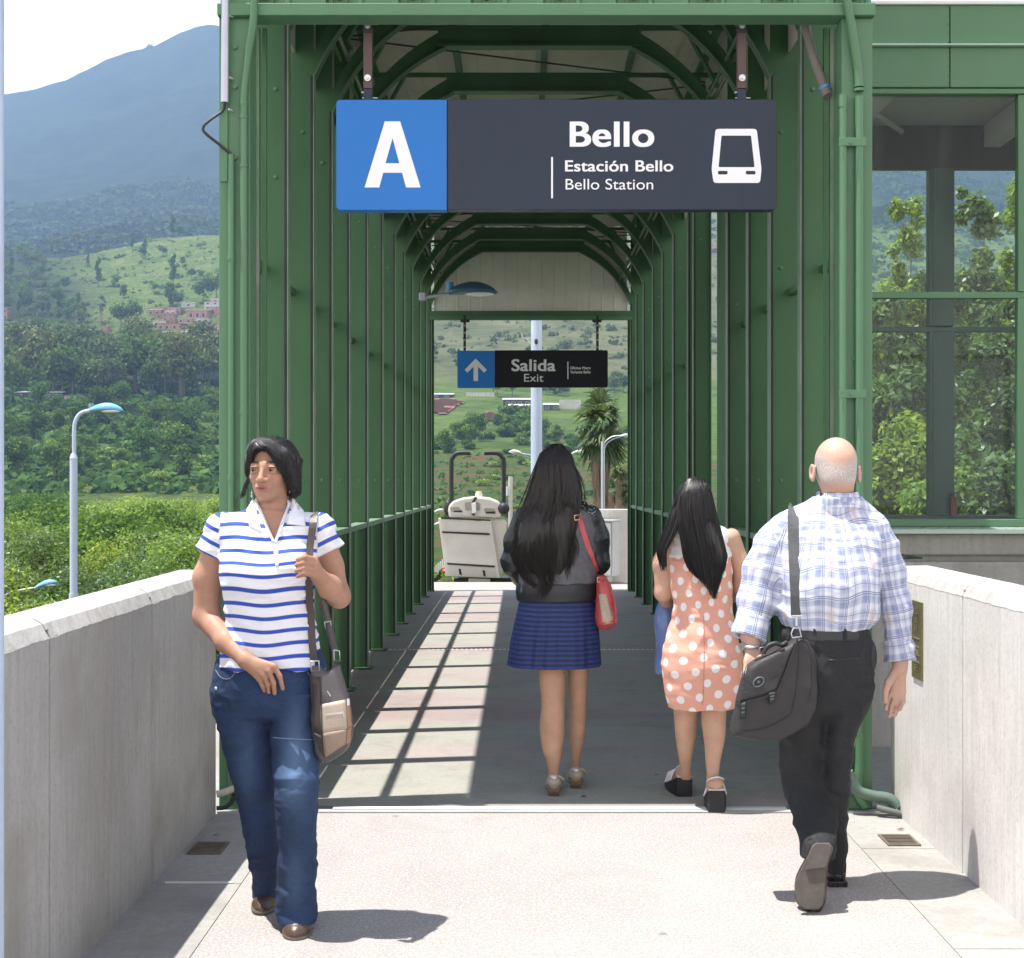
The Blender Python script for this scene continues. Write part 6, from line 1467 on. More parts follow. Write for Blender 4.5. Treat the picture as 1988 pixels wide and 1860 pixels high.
S.cone(P(632,1286,4.5), P(636,1300,4.6), .022, .012, .02, neg=True); S.disp(folds(.005, 14, 71), .02); bagb = S.build('bag_body', SLATE, sb)
sg = Surf([bagb])
def bp_(q, nm, m, o=.0025): return patch(sg, [c2(*p) for p in q], nm, m, sb, o, 7, 7, .002, 4.53)
bp_([(936,378),(1086,348),(1094,520),(946,545)], 'beige_panel', BEIGE); bp_([(946,547),(1094,522),(1085,610),(965,690)], 'taupe_panel', TAUPE); bp_([(1088,348),(1108,344),(1122,500),(1096,520)], 'tan_panel', ORNG); bp_([(1096,522),(1122,502),(1112,600),(1088,610)], 'orange_panel', ORNG)
bp_([(884,210),(934,220),(944,560),(900,540)], 'side_gusset', DBR); bp_([(900,542),(944,562),(962,690),(928,640)], 'side_gusset', DBR); bp_([(1092,345),(1108,342),(1110,380),(1096,385)], 'tab', WHITE, .004)
ribbon(sg, [c2(965,440), c2(1020,432), c2(1075,425)], 3, 'zip', BOLT, sb, .004); ribbon(sg, [c2(1070,420), c2(1078,455)], 2.2, 'zip_pull', BOLT, sb, .006); ribbon(sg, [c2(978,298), c2(998,330)], 2, 'metal_pin', BOLT, sb, .005); ribbon(sg, [c2(934,215), c2(945,450), c2(950,640)], 1.6, 'side_zip', BLACK, sb, .004)
ST = ribbon(Surf([polo, jeans]), [(611,996),(609,1008),(606,1030),(602,1070),(600,1115),(602,1160),(604,1203),(607,1250),(609,1283)], 14, 'strap', DBR, sb, .015, .004, 4.5, 6, 12)
MB().tube([P(626,1165,4.60), P(638,1210,4.60), P(650,1262,4.57)], .012, 6).build('strap', DBR, sb)
def ring(pts, r, par, m=BOLT, nm='ring'): return MB().tube([*pts, pts[0]], r, 8).build(nm, m, par)
ring([P(603,1284,4.515), P(619,1283,4.515), P(620,1302,4.515), P(604,1303,4.515)], .0022, sb); ring([P(648,1262,4.56), P(659,1264,4.56), P(660,1284,4.56), P(649,1282,4.56)], .002, sb); ring([P(630,1208,4.59), P(642,1206,4.59), P(643,1219,4.59), P(632,1221,4.59)], .0018, sb)
# ================================================================= 2 long-haired woman in the grey jacket and blue skirt, from behind
SK2 = skin('light_tan_skin', (.50, .30, .20)); Z0 = lambda V: V[:,0]*0
NOA = {'lip': Z0, 'brow': Z0, 'hair': Z0}
Yg = 6.72
w2 = thing('person', (P(1085,0,Yg).x, Yg, 0), 'woman with very long dark wavy hair in a grey jacket and striped blue skirt', 'person')
S = SDF(axis(P(960,0,Yg).x, P(1200,0,Yg).x, .006), axis(6.4, 7.1, .006), axis(.035, zpy(866,Yg)+.02, .006))
S.ell(P(1082,908,6.72), (.074,.092,.108), .02).cone(P(1082,930,6.73), P(1082,985,6.73), .050, .055, .03)
S.loft([R_(985,1062,1104,6.73,.05), R_(1003,1020,1146,6.73,.07), R_(1060,1022,1148,6.72,.09), R_(1140,1030,1145,6.72,.09), R_(1200,1022,1150,6.72,.105), R_(1262,1030,1146,6.72,.10)], .03)
S.chain([P(1022,1010,6.73), P(998,1088,6.76), P(1012,1120,6.95), P(1050,1118,7.02)], [.042,.036,.030,.022], .015); S.chain([P(1146,1010,6.73), P(1162,1088,6.76), P(1150,1110,6.95), P(1110,1108,7.02)], [.042,.036,.030,.022], .015)
for q, pts in enumerate((([(1045,1100),(1047,1102)]), ([(1108,1092),(1104,1094)]))):
    for i in range(4): b0 = P(pts[0][0]-8+i*5, pts[0][1], 7.04+.005*i); finger(S, [b0, b0+Vector((.0, .03, -.01)), b0+Vector((0, .045, -.03))], .008)
S.loft(rowsY([(1240,1042,1098,6.70,.075),(1290,1044,1098,6.70,.068),(1340,1049,1097,6.68,.060),(1372,1051,1096,6.66,.056),(1400,1048,1096,6.65,.058),(1428,1049,1096,6.645,.056),(1455,1053,1092,6.64,.047),(1480,1061,1088,6.64,.035),(1503,1064,1085,6.64,.030),(1518,1062,1087,6.63,.034)]), .015)
S.loft(rowsY([(1240,1096,1144,6.76,.075),(1290,1100,1143,6.77,.068),(1335,1103,1140,6.78,.060),(1365,1105,1139,6.79,.056),(1395,1104,1138,6.80,.058),(1420,1105,1137,6.805,.055),(1445,1106,1133,6.81,.046),(1466,1108,1128,6.81,.035),(1488,1109,1126,6.82,.030),(1502,1107,1128,6.81,.034)]), .015)
S.build('body', SK2, w2, NOA)
# skirt with soft pleats
S = SDF(axis(P(975,0,Yg).x, P(1175,0,Yg).x, .005), axis(6.45, 7.0, .005), axis(zpy(1300,Yg), zpy(1130,Yg), .005))
pl_ = lambda a, z: (.0045*np.sin(a*11+2*np.sin(a*3))+.002*np.sin(a*23))*np.clip((zpy(1150,6.7)-z)/.25, .1, 1)
S.loft([R_(1135,1012,1150,6.72,.115), R_(1165,1008,1154,6.72,.125), R_(1200,1001,1160,6.72,.14), R_(1245,992,1163,6.72,.15), R_(1292,985,1166,6.72,.16)], 0, 2.1, ang=pl_)
m, nt, b, out = new_mat('blue_striped_skirt'); zc = nt.nodes.new('ShaderNodeTexCoord'); sp_ = nt.nodes.new('ShaderNodeSeparateXYZ'); nt.links.new(zc.outputs['Object'], sp_.inputs[0])
v = coords(nt); fz = math_(nt, 'FRACT', math_(nt, 'ADD', math_(nt, 'MULTIPLY', sp_.outputs['Z'], 44.), math_(nt, 'MULTIPLY', noise(nt, v, 6, 2), .5)))
c = mix(nt, ramp(nt, fz, [(.40, 0), (.5, 1), (.9, 1), (.98, 0)]).outputs[0], (.018, .040, .165), (.009, .016, .070)); nt.links.new(c, b.inputs['Base Color']); b.inputs['Roughness'].default_value = .7; bump(nt, b, math_(nt, 'ADD', fz, noise(nt, v, 500, 2)), .3, .003)
S.build('skirt', m, w2)
# jacket
S = SDF(axis(P(965,0,Yg).x, P(1195,0,Yg).x, .005), axis(6.45, 7.1, .005), axis(zpy(1168,Yg), zpy(965,Yg), .005))
S.loft([R_(968,1062,1112,6.73,.05), R_(980,1040,1130,6.73,.07), R_(992,1016,1150,6.73,.085), R_(1010,1008,1156,6.725,.10), R_(1060,1010,1156,6.72,.125), R_(1110,1008,1157,6.72,.13), R_(1138,1004,1160,6.72,.135), R_(1146,1003,1161,6.72,.137)], .01)
S.disp(folds(.009, 8, 80, (1, 1, 1.3)))
GREYJ = M_('grey_melange_jersey', (.115, .116, .124), .9, .25, 40, .2, 400); LEATH = M_('black_leather', (.016, .019, .022), .38, .2, 12, .25, 90)
jk = S.build('jacket', GREYJ, w2)
S = SDF(axis(P(990,0,Yg).x, P(1175,0,Yg).x, .005), axis(6.5, 6.92, .005), axis(zpy(1170,Yg), zpy(1125,Yg), .005))
S.loft([R_(1131,1003,1161,6.72,.140), R_(1148,1001,1161,6.72,.144), R_(1164,1003,1158,6.72,.140)], 0); S.disp(folds(.006, 12, 82)); S.disp(lambda p: -.10*(p[:,0]-P(1082,0,Yg).x)*0, .05); S.build('hem_band', LEATH, w2)
for q, ch, r in ((-1, [P(1020,1004,6.73), P(1003,1050,6.74), P(997,1092,6.76), P(1010,1122,6.92)], [.055,.056,.056,.045]), (1, [P(1146,1004,6.73), P(1156,1045,6.74), P(1158,1090,6.76), P(1150,1112,6.92)], [.056,.060,.060,.048])):
    S = SDF(axis(P(960,0,Yg).x, P(1200,0,Yg).x, .005), axis(6.5, 7.05, .005), axis(zpy(1170,Yg), zpy(970,Yg), .005)); S.chain(ch, r, .03); S.disp(folds(.009, 11, 84+q, (1, 1, 1.5))); sl_ = S.build('sleeve', LEATH, w2)
    if q == 1: slr = sl_
sfj = Surf([jk, slr])
st_ = MB()
for k in range(34):
    u, v_ = random.random(), random.random(); a = sfj.at(1122+u*34, 972+v_*22+u*8, .001, 6.6); st_.ell(tuple(a), (.0045,.0045,.0045), 6, 4)
st_.build('shoulder_studs', M_('dark_studs', (.3,.3,.32), .25, .1, 9, 0, metal=.8), w2)['kind'] = 'stuff'
patch(sfj, [(1112,966),(1140,976),(1160,1004),(1130,990)], 'shoulder_patch', LEATH, w2, .002, 6, 6, .002, 6.65)
# shoes
SHB = M_('beige_shoe_leather', (.42, .35, .27), .35, .12, 9, .15, 80); HEELM = M_('stacked_heel', (.16, .10, .065), .5, .25, 20, .2, 80, stretch=(1,1,6)); SILV = M_('silver_heel_counter', (.6, .58, .54), .3, .1, 9, 0, metal=.5)
def heel_shoe(cx, yb, zh, w_, m, par, counter=None, L_=.235):
    S = SDF(axis(cx-.06, cx+.06, .0035), axis(yb-.02, yb+L_+.03, .004), axis(0, zh+.10, .0035))
    S.ell((cx, yb+.035, zh+.022), (w_*.44,.045,.036), .01); S.cone((cx, yb+.04, zh+.005), (cx, yb+.16, .022), w_*.40, w_*.46, .015); S.ell((cx, yb+.185, .020), (w_*.48,.052,.024), .02); S.cut((0,0,zh-.004), (0, -(zh)/.16, -1)) if False else None
    S.build('shoe', m, par)
    hl = MB(); t0 = w_*.36; vs = []
    for z, sc in ((.0, .85), (zh*.5, .85), (zh+.012, 1.15)):
        vs += [(cx-t0*sc, yb+.004+(0 if z else .01), z+.001), (cx+t0*sc, yb+.004+(0 if z else .01), z+.001), (cx+t0*sc, yb+.062, z+.001), (cx-t0*sc, yb+.062, z+.001)]
    fs = [(0,3,2,1), (8,9,10,11)]+[(a+i, a+(i+1) % 4, a+4+(i+1) % 4, a+4+i) for a in (0, 4) for i in range(4)]
    hl.add(vs, fs).build('heel', HEELM, par, bevel=.002)
    if counter: MB().ell((cx, yb+.012, zh+.045), (w_*.28,.02,.016), 14, 8).build('heel_counter', counter, par)
heel_shoe(P(1075,0,6.6).x, 6.575, .045, .080, SHB, w2, SILV); heel_shoe(P(1118,0,6.75).x, 6.74, .045, .085, SHB, w2, SILV)
for x, y, Yq in ((1090, 1508, 6.62), (1134, 1494, 6.78)): 
    MB().tube([P(x-12, y-2, Yq), P(x-2, y, Yq-.02), P(x+4, y+6, Yq)], .006, 8).build('ankle_strap', SHB, w2)
# hair
HR = [(866,1066,1092), (880,1050,1106), (905,1041,1114), (930,1032,1126), (955,1024,1130), (980,1014,1127), (1005,1006,1123), (1030,999,1120), (1055,993,1118), (1080,992,1115), (1105,1003,1106), (1130,1022,1098), (1150,1040,1078), (1168,1050,1060)]
hy = [r[0] for r in HR]; hl_ = [r[1] for r in HR]; hr_ = [r[2] for r in HR]
S = SDF(axis(P(980,0,Yg).x, P(1145,0,Yg).x, .006), axis(6.45, 6.86, .006), axis(zpy(1130,Yg), zpy(862,Yg), .006))
S.ell(P(1080,905,6.72), (.088,.108,.108), .02)
S.loft([R_(900,1046,1112,6.70,.10), R_(940,1034,1122,6.67,.085), R_(980,1022,1120,6.64,.06), R_(1020,1010,1116,6.60,.045), R_(1060,1004,1110,6.585,.035), R_(1095,1018,1100,6.585,.025), R_(1115,1035,1090,6.585,.012)], .03)
S.disp(lambda p: (vnoise3(p*np.array([90, 60, 9]), 8)-.5)*.012, .03)
hb2 = S.build('hair', H_BROWN, w2, {'var': lambda V: vnoise3(V*np.array([120, 60, 12]), 4)*.6}); sh2 = Surf([hb2])
pth = []
for k in range(1500):
    s_ = rs.rand(); ye = 1055+rs.rand()**.5*(112 if .25 < (s_*3.7) % 1 < .8 else 75)*(1-.75*abs(s_-.45)); ye = min(1170, ye); ph = rs.rand()*6.28; dep = rs.rand(); amp = .5+rs.rand(); pts = []; clump = math.sin(s_*21+1.3)*5.0
    for q in range(24):
        f = q/23; y = 868+(ye-868)*f; xl = np.interp(y, hy, hl_); xr = np.interp(y, hy, hr_); s2 = s_+.03*math.sin(ph+f*5)*f; 
        x = xl+(xr-xl)*s2+clump*f*f*1.5+amp*6.5*math.sin(f*16+ph*.35+s_*11)*max(0, f-.40)**1.1*1.7
        c_ = math.sqrt(max(0, 1-(2*s_-1)**2)); Yc = np.interp(y, [866,900,950,1000,1060,1170], [6.70,6.64,6.60,6.575,6.555,6.56]); d_ = np.interp(y, [866,900,950,1170], [.02,.03,.03,.012])
        Yq = Yc+.05*(1-c_)*2-d_*dep*.5+(.012*math.cos(f*17+ph)*max(0, f-.5))
        if y < 980:
            h = sh2.at(x, y, .002+.008*dep, 0)
            if sh2.hit: tq = np.clip((y-900)/80, 0, 1); Yq = h.y*(1-tq)+min(Yq, h.y)*tq
        pts.append(tuple(P(x, y, Yq)))
    pth.append(pts)
for k in range(10):
    s_ = random.choice([-.0, 1.0])+rs.normal()*.02; ye = 960+rs.rand()*60; ph = rs.rand()*6
    pth.append([tuple(P(np.interp(868+(ye-868)*q/23, hy, hl_)*(1-s_)+s_*np.interp(868+(ye-868)*q/23, hy, hr_)+(8*(q/23)**2 if s_ > .5 else -3*(q/23)), 868+(ye-868)*q/23, 6.66)) for q in range(24)])
strands(pth, .0021, 'hair_strands', H_BROWN, w2)
# red bag
rb_ = thing('shoulder_bag', P(1177,1170,6.65), 'small coral red shoulder bag with studded beige side at the grey jacket\'s hem', 'bag')
CORAL = M_('coral_red_leather', (.50, .075, .085), .42, .1, 9, .2, 80); GOLD = M_('gold_metal', (.6,.45,.22), .3, .1, 9, 0, metal=.8)
def c3(x, y): return ((1200+x/1.9375)/1.2877, (1080+y/1.9375)/1.2877)
YR2 = 6.63
S = SDF(axis(P(1145,0,YR2).x, P(1205,0,YR2).x, .004), axis(6.5, 6.85, .004), axis(zpy(1225,YR2), zpy(1110,YR2), .004))
S.loft([R_(1220,1162,1186,6.67,.05), R_(1212,1158,1193,6.67,.09), R_(1180,1156,1193,6.67,.10), R_(1150,1157,1188,6.67,.095), R_(1128,1158,1181,6.67,.07), R_(1118,1160,1176,6.67,.04)], 0, 3); S.disp(folds(.004, 16, 91), .02)
rbb = S.build('bag_body', CORAL, rb_); sr = Surf([rbb])
patch(sr, [c3(574,785), c3(612,785), c3(650,925), c3(595,935)], 'beige_side_panel', BEIGE, rb_, .002, 5, 8, .002, 6.6)
for k in range(9):
    for q in (0, 1): a = sr.at(*c3(587+k*5.0+q*17, 797+k*14), .004, 6.6); MB().ell(tuple(a), (.0035,.002,.0025), 6, 4).build('stud', GOLD, rb_)
ribbon(sr, [c3(622,720), c3(640,780), c3(655,870), c3(655,930)], 5, 'flap_edge', CORAL, rb_, .004, .004, 6.6)
ribbon(sfj, [(1117,960),(1119,975),(1124,1000),(1135,1040),(1149,1082),(1163,1122)], 9.5, 'strap', CORAL, rb_, .008, .004, 6.60, 5, 4)
ring([P(1115,1001,6.575), P(1128,999,6.575), P(1129,1008,6.575), P(1116,1010,6.575)], .003, rb_, GOLD, 'buckle'); ring([P(1159,1121,6.57), P(1170,1121,6.57), P(1171,1129,6.57), P(1160,1130,6.57)], .0028, rb_, GOLD, 'buckle')

# ================================================================= 3 woman in the coral polka dot dress, from behind
Yp = 6.36
w3 = thing('person', (P(1362,0,Yp).x, Yp, 0), 'woman with long straight black hair in a coral dress with white polka dots', 'person')
SK3 = skin('fair_tan_skin', (.56, .35, .25))
S = SDF(axis(P(1250,0,Yp).x, P(1460,0,Yp).x, .0055), axis(6.05, 6.85, .0055), axis(.05, zpy(930,Yp)+.02, .0055))
S.ell(P(1348,968,6.38), (.070,.088,.100), .02).cone(P(1350,985,6.38), P(1355,1030,6.38), .045, .055, .03)
S.loft([R_(1024,1322,1390,6.38,.06), R_(1034,1302,1416,6.38,.07), R_(1070,1304,1414,6.37,.085), R_(1120,1306,1414,6.36,.09), R_(1190,1312,1416,6.36,.09), R_(1260,1300,1430,6.36,.11), R_(1340,1304,1428,6.36,.10)], .03)
S.chain([P(1300,1044,6.38), P(1287,1095,6.39), P(1288,1150,6.40), P(1296,1172,6.55), P(1300,1170,6.62)], [.040,.046,.040,.030,.022], .02); S.chain([P(1420,1042,6.38), P(1436,1090,6.39), P(1440,1140,6.40), P(1430,1160,6.56)], [.040,.040,.036,.026], .02)
for i in range(4): b0 = P(1296+i*4, 1172, 6.63); finger(S, [b0, b0+Vector((0, .03, -.012)), b0+Vector((0, .035, -.035))], .008)
S.loft(rowsY([(1330,1304,1362,6.42,.075),(1372,1307,1359,6.44,.066),(1400,1309,1354,6.46,.060),(1425,1311,1352,6.48,.055),(1450,1314,1347,6.50,.046),(1475,1318,1343,6.53,.036),(1495,1320,1341,6.56,.032),(1512,1321,1343,6.59,.036)]), .015)
S.loft(rowsY([(1330,1362,1420,6.36,.075),(1372,1362,1411,6.345,.066),(1400,1362,1409,6.34,.064),(1425,1365,1408,6.335,.060),(1450,1368,1404,6.33,.052),(1480,1370,1398,6.33,.040),(1505,1372,1396,6.33,.034),(1530,1370,1398,6.325,.040)]), .015)
S.build('body', SK3, w3, NOA)
S = SDF(axis(P(1270,0,Yp).x, P(1460,0,Yp).x, .005), axis(6.15, 6.6, .005), axis(zpy(1376,Yp), zpy(1015,Yp), .005))
S.loft([R_(1018,1322,1392,6.38,.06), R_(1030,1303,1414,6.38,.078), R_(1055,1301,1417,6.375,.095), R_(1085,1298,1420,6.37,.108), R_(1130,1302,1420,6.365,.112), R_(1190,1306,1422,6.36,.105), R_(1235,1293,1434,6.355,.125), R_(1285,1285,1442,6.35,.135), R_(1335,1291,1439,6.35,.128), R_(1372,1298,1431,6.35,.118)], 0)
S.disp(folds(.010, 9, 101, (.7, .7, 2.4)))
m, nt, b, out = new_mat('coral_polka_dot_cotton')
def dots(nt, du, dv, ou, ov, r):
    fu = math_(nt, 'SUBTRACT', math_(nt, 'FRACT', math_(nt, 'ADD', math_(nt, 'DIVIDE', attr(nt, 'u'), du), ou)), .5); fv = math_(nt, 'SUBTRACT', math_(nt, 'FRACT', math_(nt, 'ADD', math_(nt, 'DIVIDE', attr(nt, 'v'), dv), ov)), .5)
    d = math_(nt, 'SQRT', math_(nt, 'ADD', math_(nt, 'POWER', math_(nt, 'MULTIPLY', fu, du), 2), math_(nt, 'POWER', math_(nt, 'MULTIPLY', fv, dv), 2)))
    return ramp(nt, math_(nt, 'DIVIDE', d, r*2), [(.47, 1), (.53, 0)]).outputs[0]
dd = math_(nt, 'MAXIMUM', dots(nt, .090, .118, 0, 0, .0185), dots(nt, .090, .118, .5, .5, .0185))
c = mix(nt, dd, (.72, .36, .27), (.80, .78, .76)); c = mix(nt, attr(nt, 'yoke'), c, (.78, .77, .76)); nt.links.new(c, b.inputs['Base Color']); b.inputs['Roughness'].default_value = .75; bump(nt, b, noise(nt, coords(nt), 500, 2), .15, .002)
def du_(V): return np.arctan2(V[:,0]-P(1362,0,Yp).x, -(V[:,1]-6.36))*.150+V[:,2]*.14
def dv_(V): return V[:,2]-.18*(V[:,0]-P(1362,0,Yp).x)
dr = S.build('dress', m, w3, {'u': du_, 'v': dv_, 'yoke': lambda V: (V[:,2] > zpy(1080,Yp)-.0*V[:,0]).astype(float)})
sd_ = Surf([dr]); ribbon(sd_, [(1366,1195),(1367,1260),(1366,1330),(1364,1370)], .8, 'back_seam', M_('coral_seam', (.42,.13,.09), .8, .1, 9, 0), w3, .002, .001, 6.2)
WEDGE = M_('black_wedge_sole', (.012,.012,.016), .5, .2, 9, .1, 60); STRP = M_('white_sandal_strap', (.72,.70,.68), .45, .05, 9, .05)
def wedge(cx, yb, w_, zh, par, yaw=0):
    mb = MB(); n = 10; vs = []; L_ = .23
    for i in range(n+1):
        t = i/n; ww = w_*(.42+.14*math.sin(t*math.pi*.9)+.02*t); zt = zh*(1-t)**1.3+.022; y = yb+L_*t; x = cx+yaw*t; 
        vs += [(x-ww, y, .002+.010*max(0, t-.8)), (x+ww, y, .002+.010*max(0, t-.8)), (x+ww, y, zt), (x-ww, y, zt)]
    fs = [(0,3,2,1), tuple(n*4+q for q in (0,1,2,3))]+[(i*4+q, i*4+(q+1) % 4, (i+1)*4+(q+1) % 4, (i+1)*4+q) for i in range(n) for q in range(4)]
    mb.add(vs, fs); s_ = mb.build('wedge_sole', WEDGE, par, bevel=.004)
    MB().box(cx-w_*.41, cx+w_*.41, yb-.002, yb+.05, zh+.0225, zh+.0265).build('insole_edge', STRP, par)
    S = SDF(axis(cx-.07+min(0,yaw), cx+.07+max(0,yaw), .004), axis(yb-.02, yb+.26, .004), axis(.02, zh+.13, .004)); S.ell((cx, yb+.035, zh+.045), (w_*.37,.04,.032), .01).cone((cx, yb+.04, zh+.05), (cx+yaw*.6, yb+.16, .05), w_*.34, w_*.42, .02, 1).ell((cx+yaw*.8, yb+.19, .040), (w_*.44,.05,.02), .02)
    S.build('foot', SK3, par, NOA)
    for k in range(5):
        t = .35+.12*k; x = cx+yaw*t; zt = zh*(1-t)**1.3+.03; ww = w_*(.44+.12*math.sin(t*math.pi*.9)); MB().tube([(x-ww, yb+L_*t, zt-.005), (x-ww*.7, yb+L_*t, zt+.04), (x, yb+L_*t, zt+.055), (x+ww*.7, yb+L_*t, zt+.04), (x+ww, yb+L_*t, zt-.005)], .005, 6).build('strap', STRP, par)
    MB().tube(smooth_path([(cx-w_*.40, yb+.06, zh+.05), (cx-w_*.33, yb+.0, zh+.075), (cx+w_*.05, yb-.012, zh+.085), (cx+w_*.38, yb+.02, zh+.07), (cx+w_*.42, yb+.07, zh+.05)]), .0035, 6).build('slingback_strap', STRP, par)
wedge(P(1329,0,6.58).x, 6.575, .088, .072, w3, -.03); wedge(P(1390,0,6.28).x, 6.262, .088, .080, w3, .02)
HR = [(928,1335,1362), (938,1324,1372), (960,1312,1382), (985,1303,1388), (1010,1295,1394), (1035,1284,1402), (1060,1276,1410), (1090,1285,1412), (1120,1318,1400), (1157,1362,1390)]
hy = [r[0] for r in HR]; hl_ = [r[1] for r in HR]; hr_ = [r[2] for r in HR]
S = SDF(axis(P(1260,0,Yp).x, P(1425,0,Yp).x, .0055), axis(6.18, 6.52, .0055), axis(zpy(1130,Yp), zpy(924,Yp), .0055))
S.ell(P(1348,968,6.37), (.082,.102,.100), .02)
S.loft([R_(960,1316,1380,6.35,.095), R_(1000,1312,1388,6.32,.07), R_(1035,1322,1396,6.285,.045), R_(1070,1328,1404,6.265,.03), R_(1105,1340,1400,6.255,.02), R_(1122,1352,1396,6.25,.01)], .02)
S.cone(P(1312,1000,6.35), P(1290,1060,6.31), .035, .018, .03)
S.disp(lambda p: (vnoise3(p*np.array([110, 60, 6]), 8)-.5)*.008, .03)
hb3 = S.build('hair', H_BLACK, w3, {'var': lambda V: vnoise3(V*np.array([140, 60, 8]), 4)}); sh3 = Surf([hb3])
pth = []
for k in range(1100):
    s_ = rs.rand(); side = s_ < .17
    ye = (1080+rs.rand()*30) if side else 1085+rs.rand()**.7*72*(.35+.75*min(1, (s_-.17)/.5)); pts = []; ph = rs.rand()*6.28; dep = rs.rand()
    for q in range(18):
        f = q/17; y = 930+(ye-930)*f
        if side:
            x = np.interp(y, [930,960,1000,1040,1070,1110], [1338,1314,1300,1284,1274,1283])+s_/.17*np.interp(y, [930,1000,1040,1110], [4,22,26,12])+rs.normal()*.2
        else:
            u = (s_-.17)/.83; xl = np.interp(y, [930,960,1000,1040,1080,1120,1157], [1336,1318,1314,1320,1326,1342,1366]); xr = np.interp(y, [930,960,1000,1040,1080,1120,1157], [1366,1382,1391,1402,1412,1404,1392]); x = xl+(xr-xl)*u
        c_ = math.sqrt(max(0, 1-(2*s_-1)**2)); Yq = np.interp(y, [930,960,1000,1060,1160], [6.34,6.28,6.26,6.245,6.225])+.07*(1-c_)-.02*dep
        if y < 1010:
            h = sh3.at(x, y, .001+.005*dep, 0)
            if sh3.hit: tq = np.clip((y-955)/55, 0, 1); Yq = h.y*(1-tq)+min(Yq, h.y)*tq
        pts.append(tuple(P(x+.8*math.sin(ph+f*4), y, Yq)))
    pth.append(pts)
for k in range(24):
    ye = 1040+rs.rand()*60; x1 = 1262+rs.rand()*20; pth.append([tuple(P(1310+(x1-1310)*(q/17)**1.2, 985+(ye-985)*q/17, 6.33)) for q in range(18)])
strands(pth, .0017, 'hair_strands', H_BLACK, w3)
pb = thing('plastic_bag', P(1286,1230,6.5), 'thin blue plastic bag held in front of the polka dot woman', 'bag')
S = SDF(axis(P(1262,0,6.5).x, P(1325,0,6.5).x, .005), axis(6.44, 6.66, .005), axis(zpy(1312,6.5), zpy(1160,6.5), .005)); S.loft([R_(1306,1274,1312,6.54,.035), R_(1240,1272,1316,6.54,.055), R_(1190,1274,1312,6.54,.04), R_(1166,1282,1304,6.56,.02)], 0); S.disp(folds(.012, 12, 111, (1.5, 1, .6)))
m, nt, b, out = new_mat('thin_blue_plastic'); b.inputs['Base Color'].default_value = (.13, .20, .42, 1); b.inputs['Roughness'].default_value = .25; bump(nt, b, noise(nt, coords(nt, (1, 1, .4)), 40, 4), .5, .01); S.build('bag_body', m, pb)

# ================================================================= 4 man in the checked shirt with a black briefcase, from behind
Ym4 = 5.10
w4 = thing('person', (P(1610,0,Ym4).x, Ym4, 0), 'balding grey-haired man in a blue checked shirt and black trousers, mid-stride', 'person')
SK4 = skin('sunlit_fair_skin', (.52, .33, .25)); HC4 = np.array(P(1624,902,5.10))
S = SDF(axis(P(1405,0,Ym4).x, P(1790,0,Ym4).x, .005), axis(4.78, 5.45, .005), axis(.05, HC4[2]+.12, .005))
S.ell(HC4+[0,.01,.012], (.076,.094,.088), .02).ell(HC4+[.0,.05,-.04], (.060,.058,.075), .03).cone(HC4+[0,-.025,-.05], P(1626,975,5.12), .062, .052, .03).ell(HC4+[0,.115,-.03], (.012,.02,.022), .02)
for q in (-1, 1):
    e = HC4+np.array([q*.086,.012,-.030 if q < 0 else -.036]); S.ell(e, (.010,.020,.034), .006, [[1, .35*q, 0], [-.35*q, 1, 0], [0, 0, 1]]); S.ell(e+[q*.004,-.006,.004], (.005,.011,.02), .004, neg=True)
S.loft([R_(985,1575,1672,5.12,.06), R_(1008,1545,1688,5.12,.07), R_(1100,1540,1685,5.08,.10), R_(1210,1530,1668,5.07,.11), R_(1300,1528,1672,5.07,.11), R_(1350,1530,1670,5.07,.10)], .03)
S.chain([P(1524,1042,5.12), P(1480,1130,5.12), P(1458,1235,5.06), P(1460,1262,5.04)], [.042,.040,.034,.028], .02)
S.chain([P(1694,1044,5.12), P(1733,1150,5.14), P(1748,1262,5.10), P(1747,1298,5.08)], [.05,.044,.033,.027], .02)
# right hand, palm towards the viewer
w_ = P(1747,1296,5.08)
for K, Md, Tp in (((1731,1342),(1722,1358),(1720,1376)), ((1739,1350),(1731,1372),(1727,1391)), ((1747,1350),(1743,1373),(1737,1389)), ((1753,1343),(1753,1362),(1747,1377))):
    S.cone(w_, P(K[0],K[1],5.085), .021, .0125, .010, .7); finger(S, [P(K[0],K[1],5.085), P(Md[0],Md[1],5.075), P(Tp[0],Tp[1],5.055)], .0095)
S.chain([P(1738,1305,5.07), P(1725,1325,5.05), P(1719,1343,5.045), P(1719,1362,5.04)], [.018,.014,.011,.009], .006)
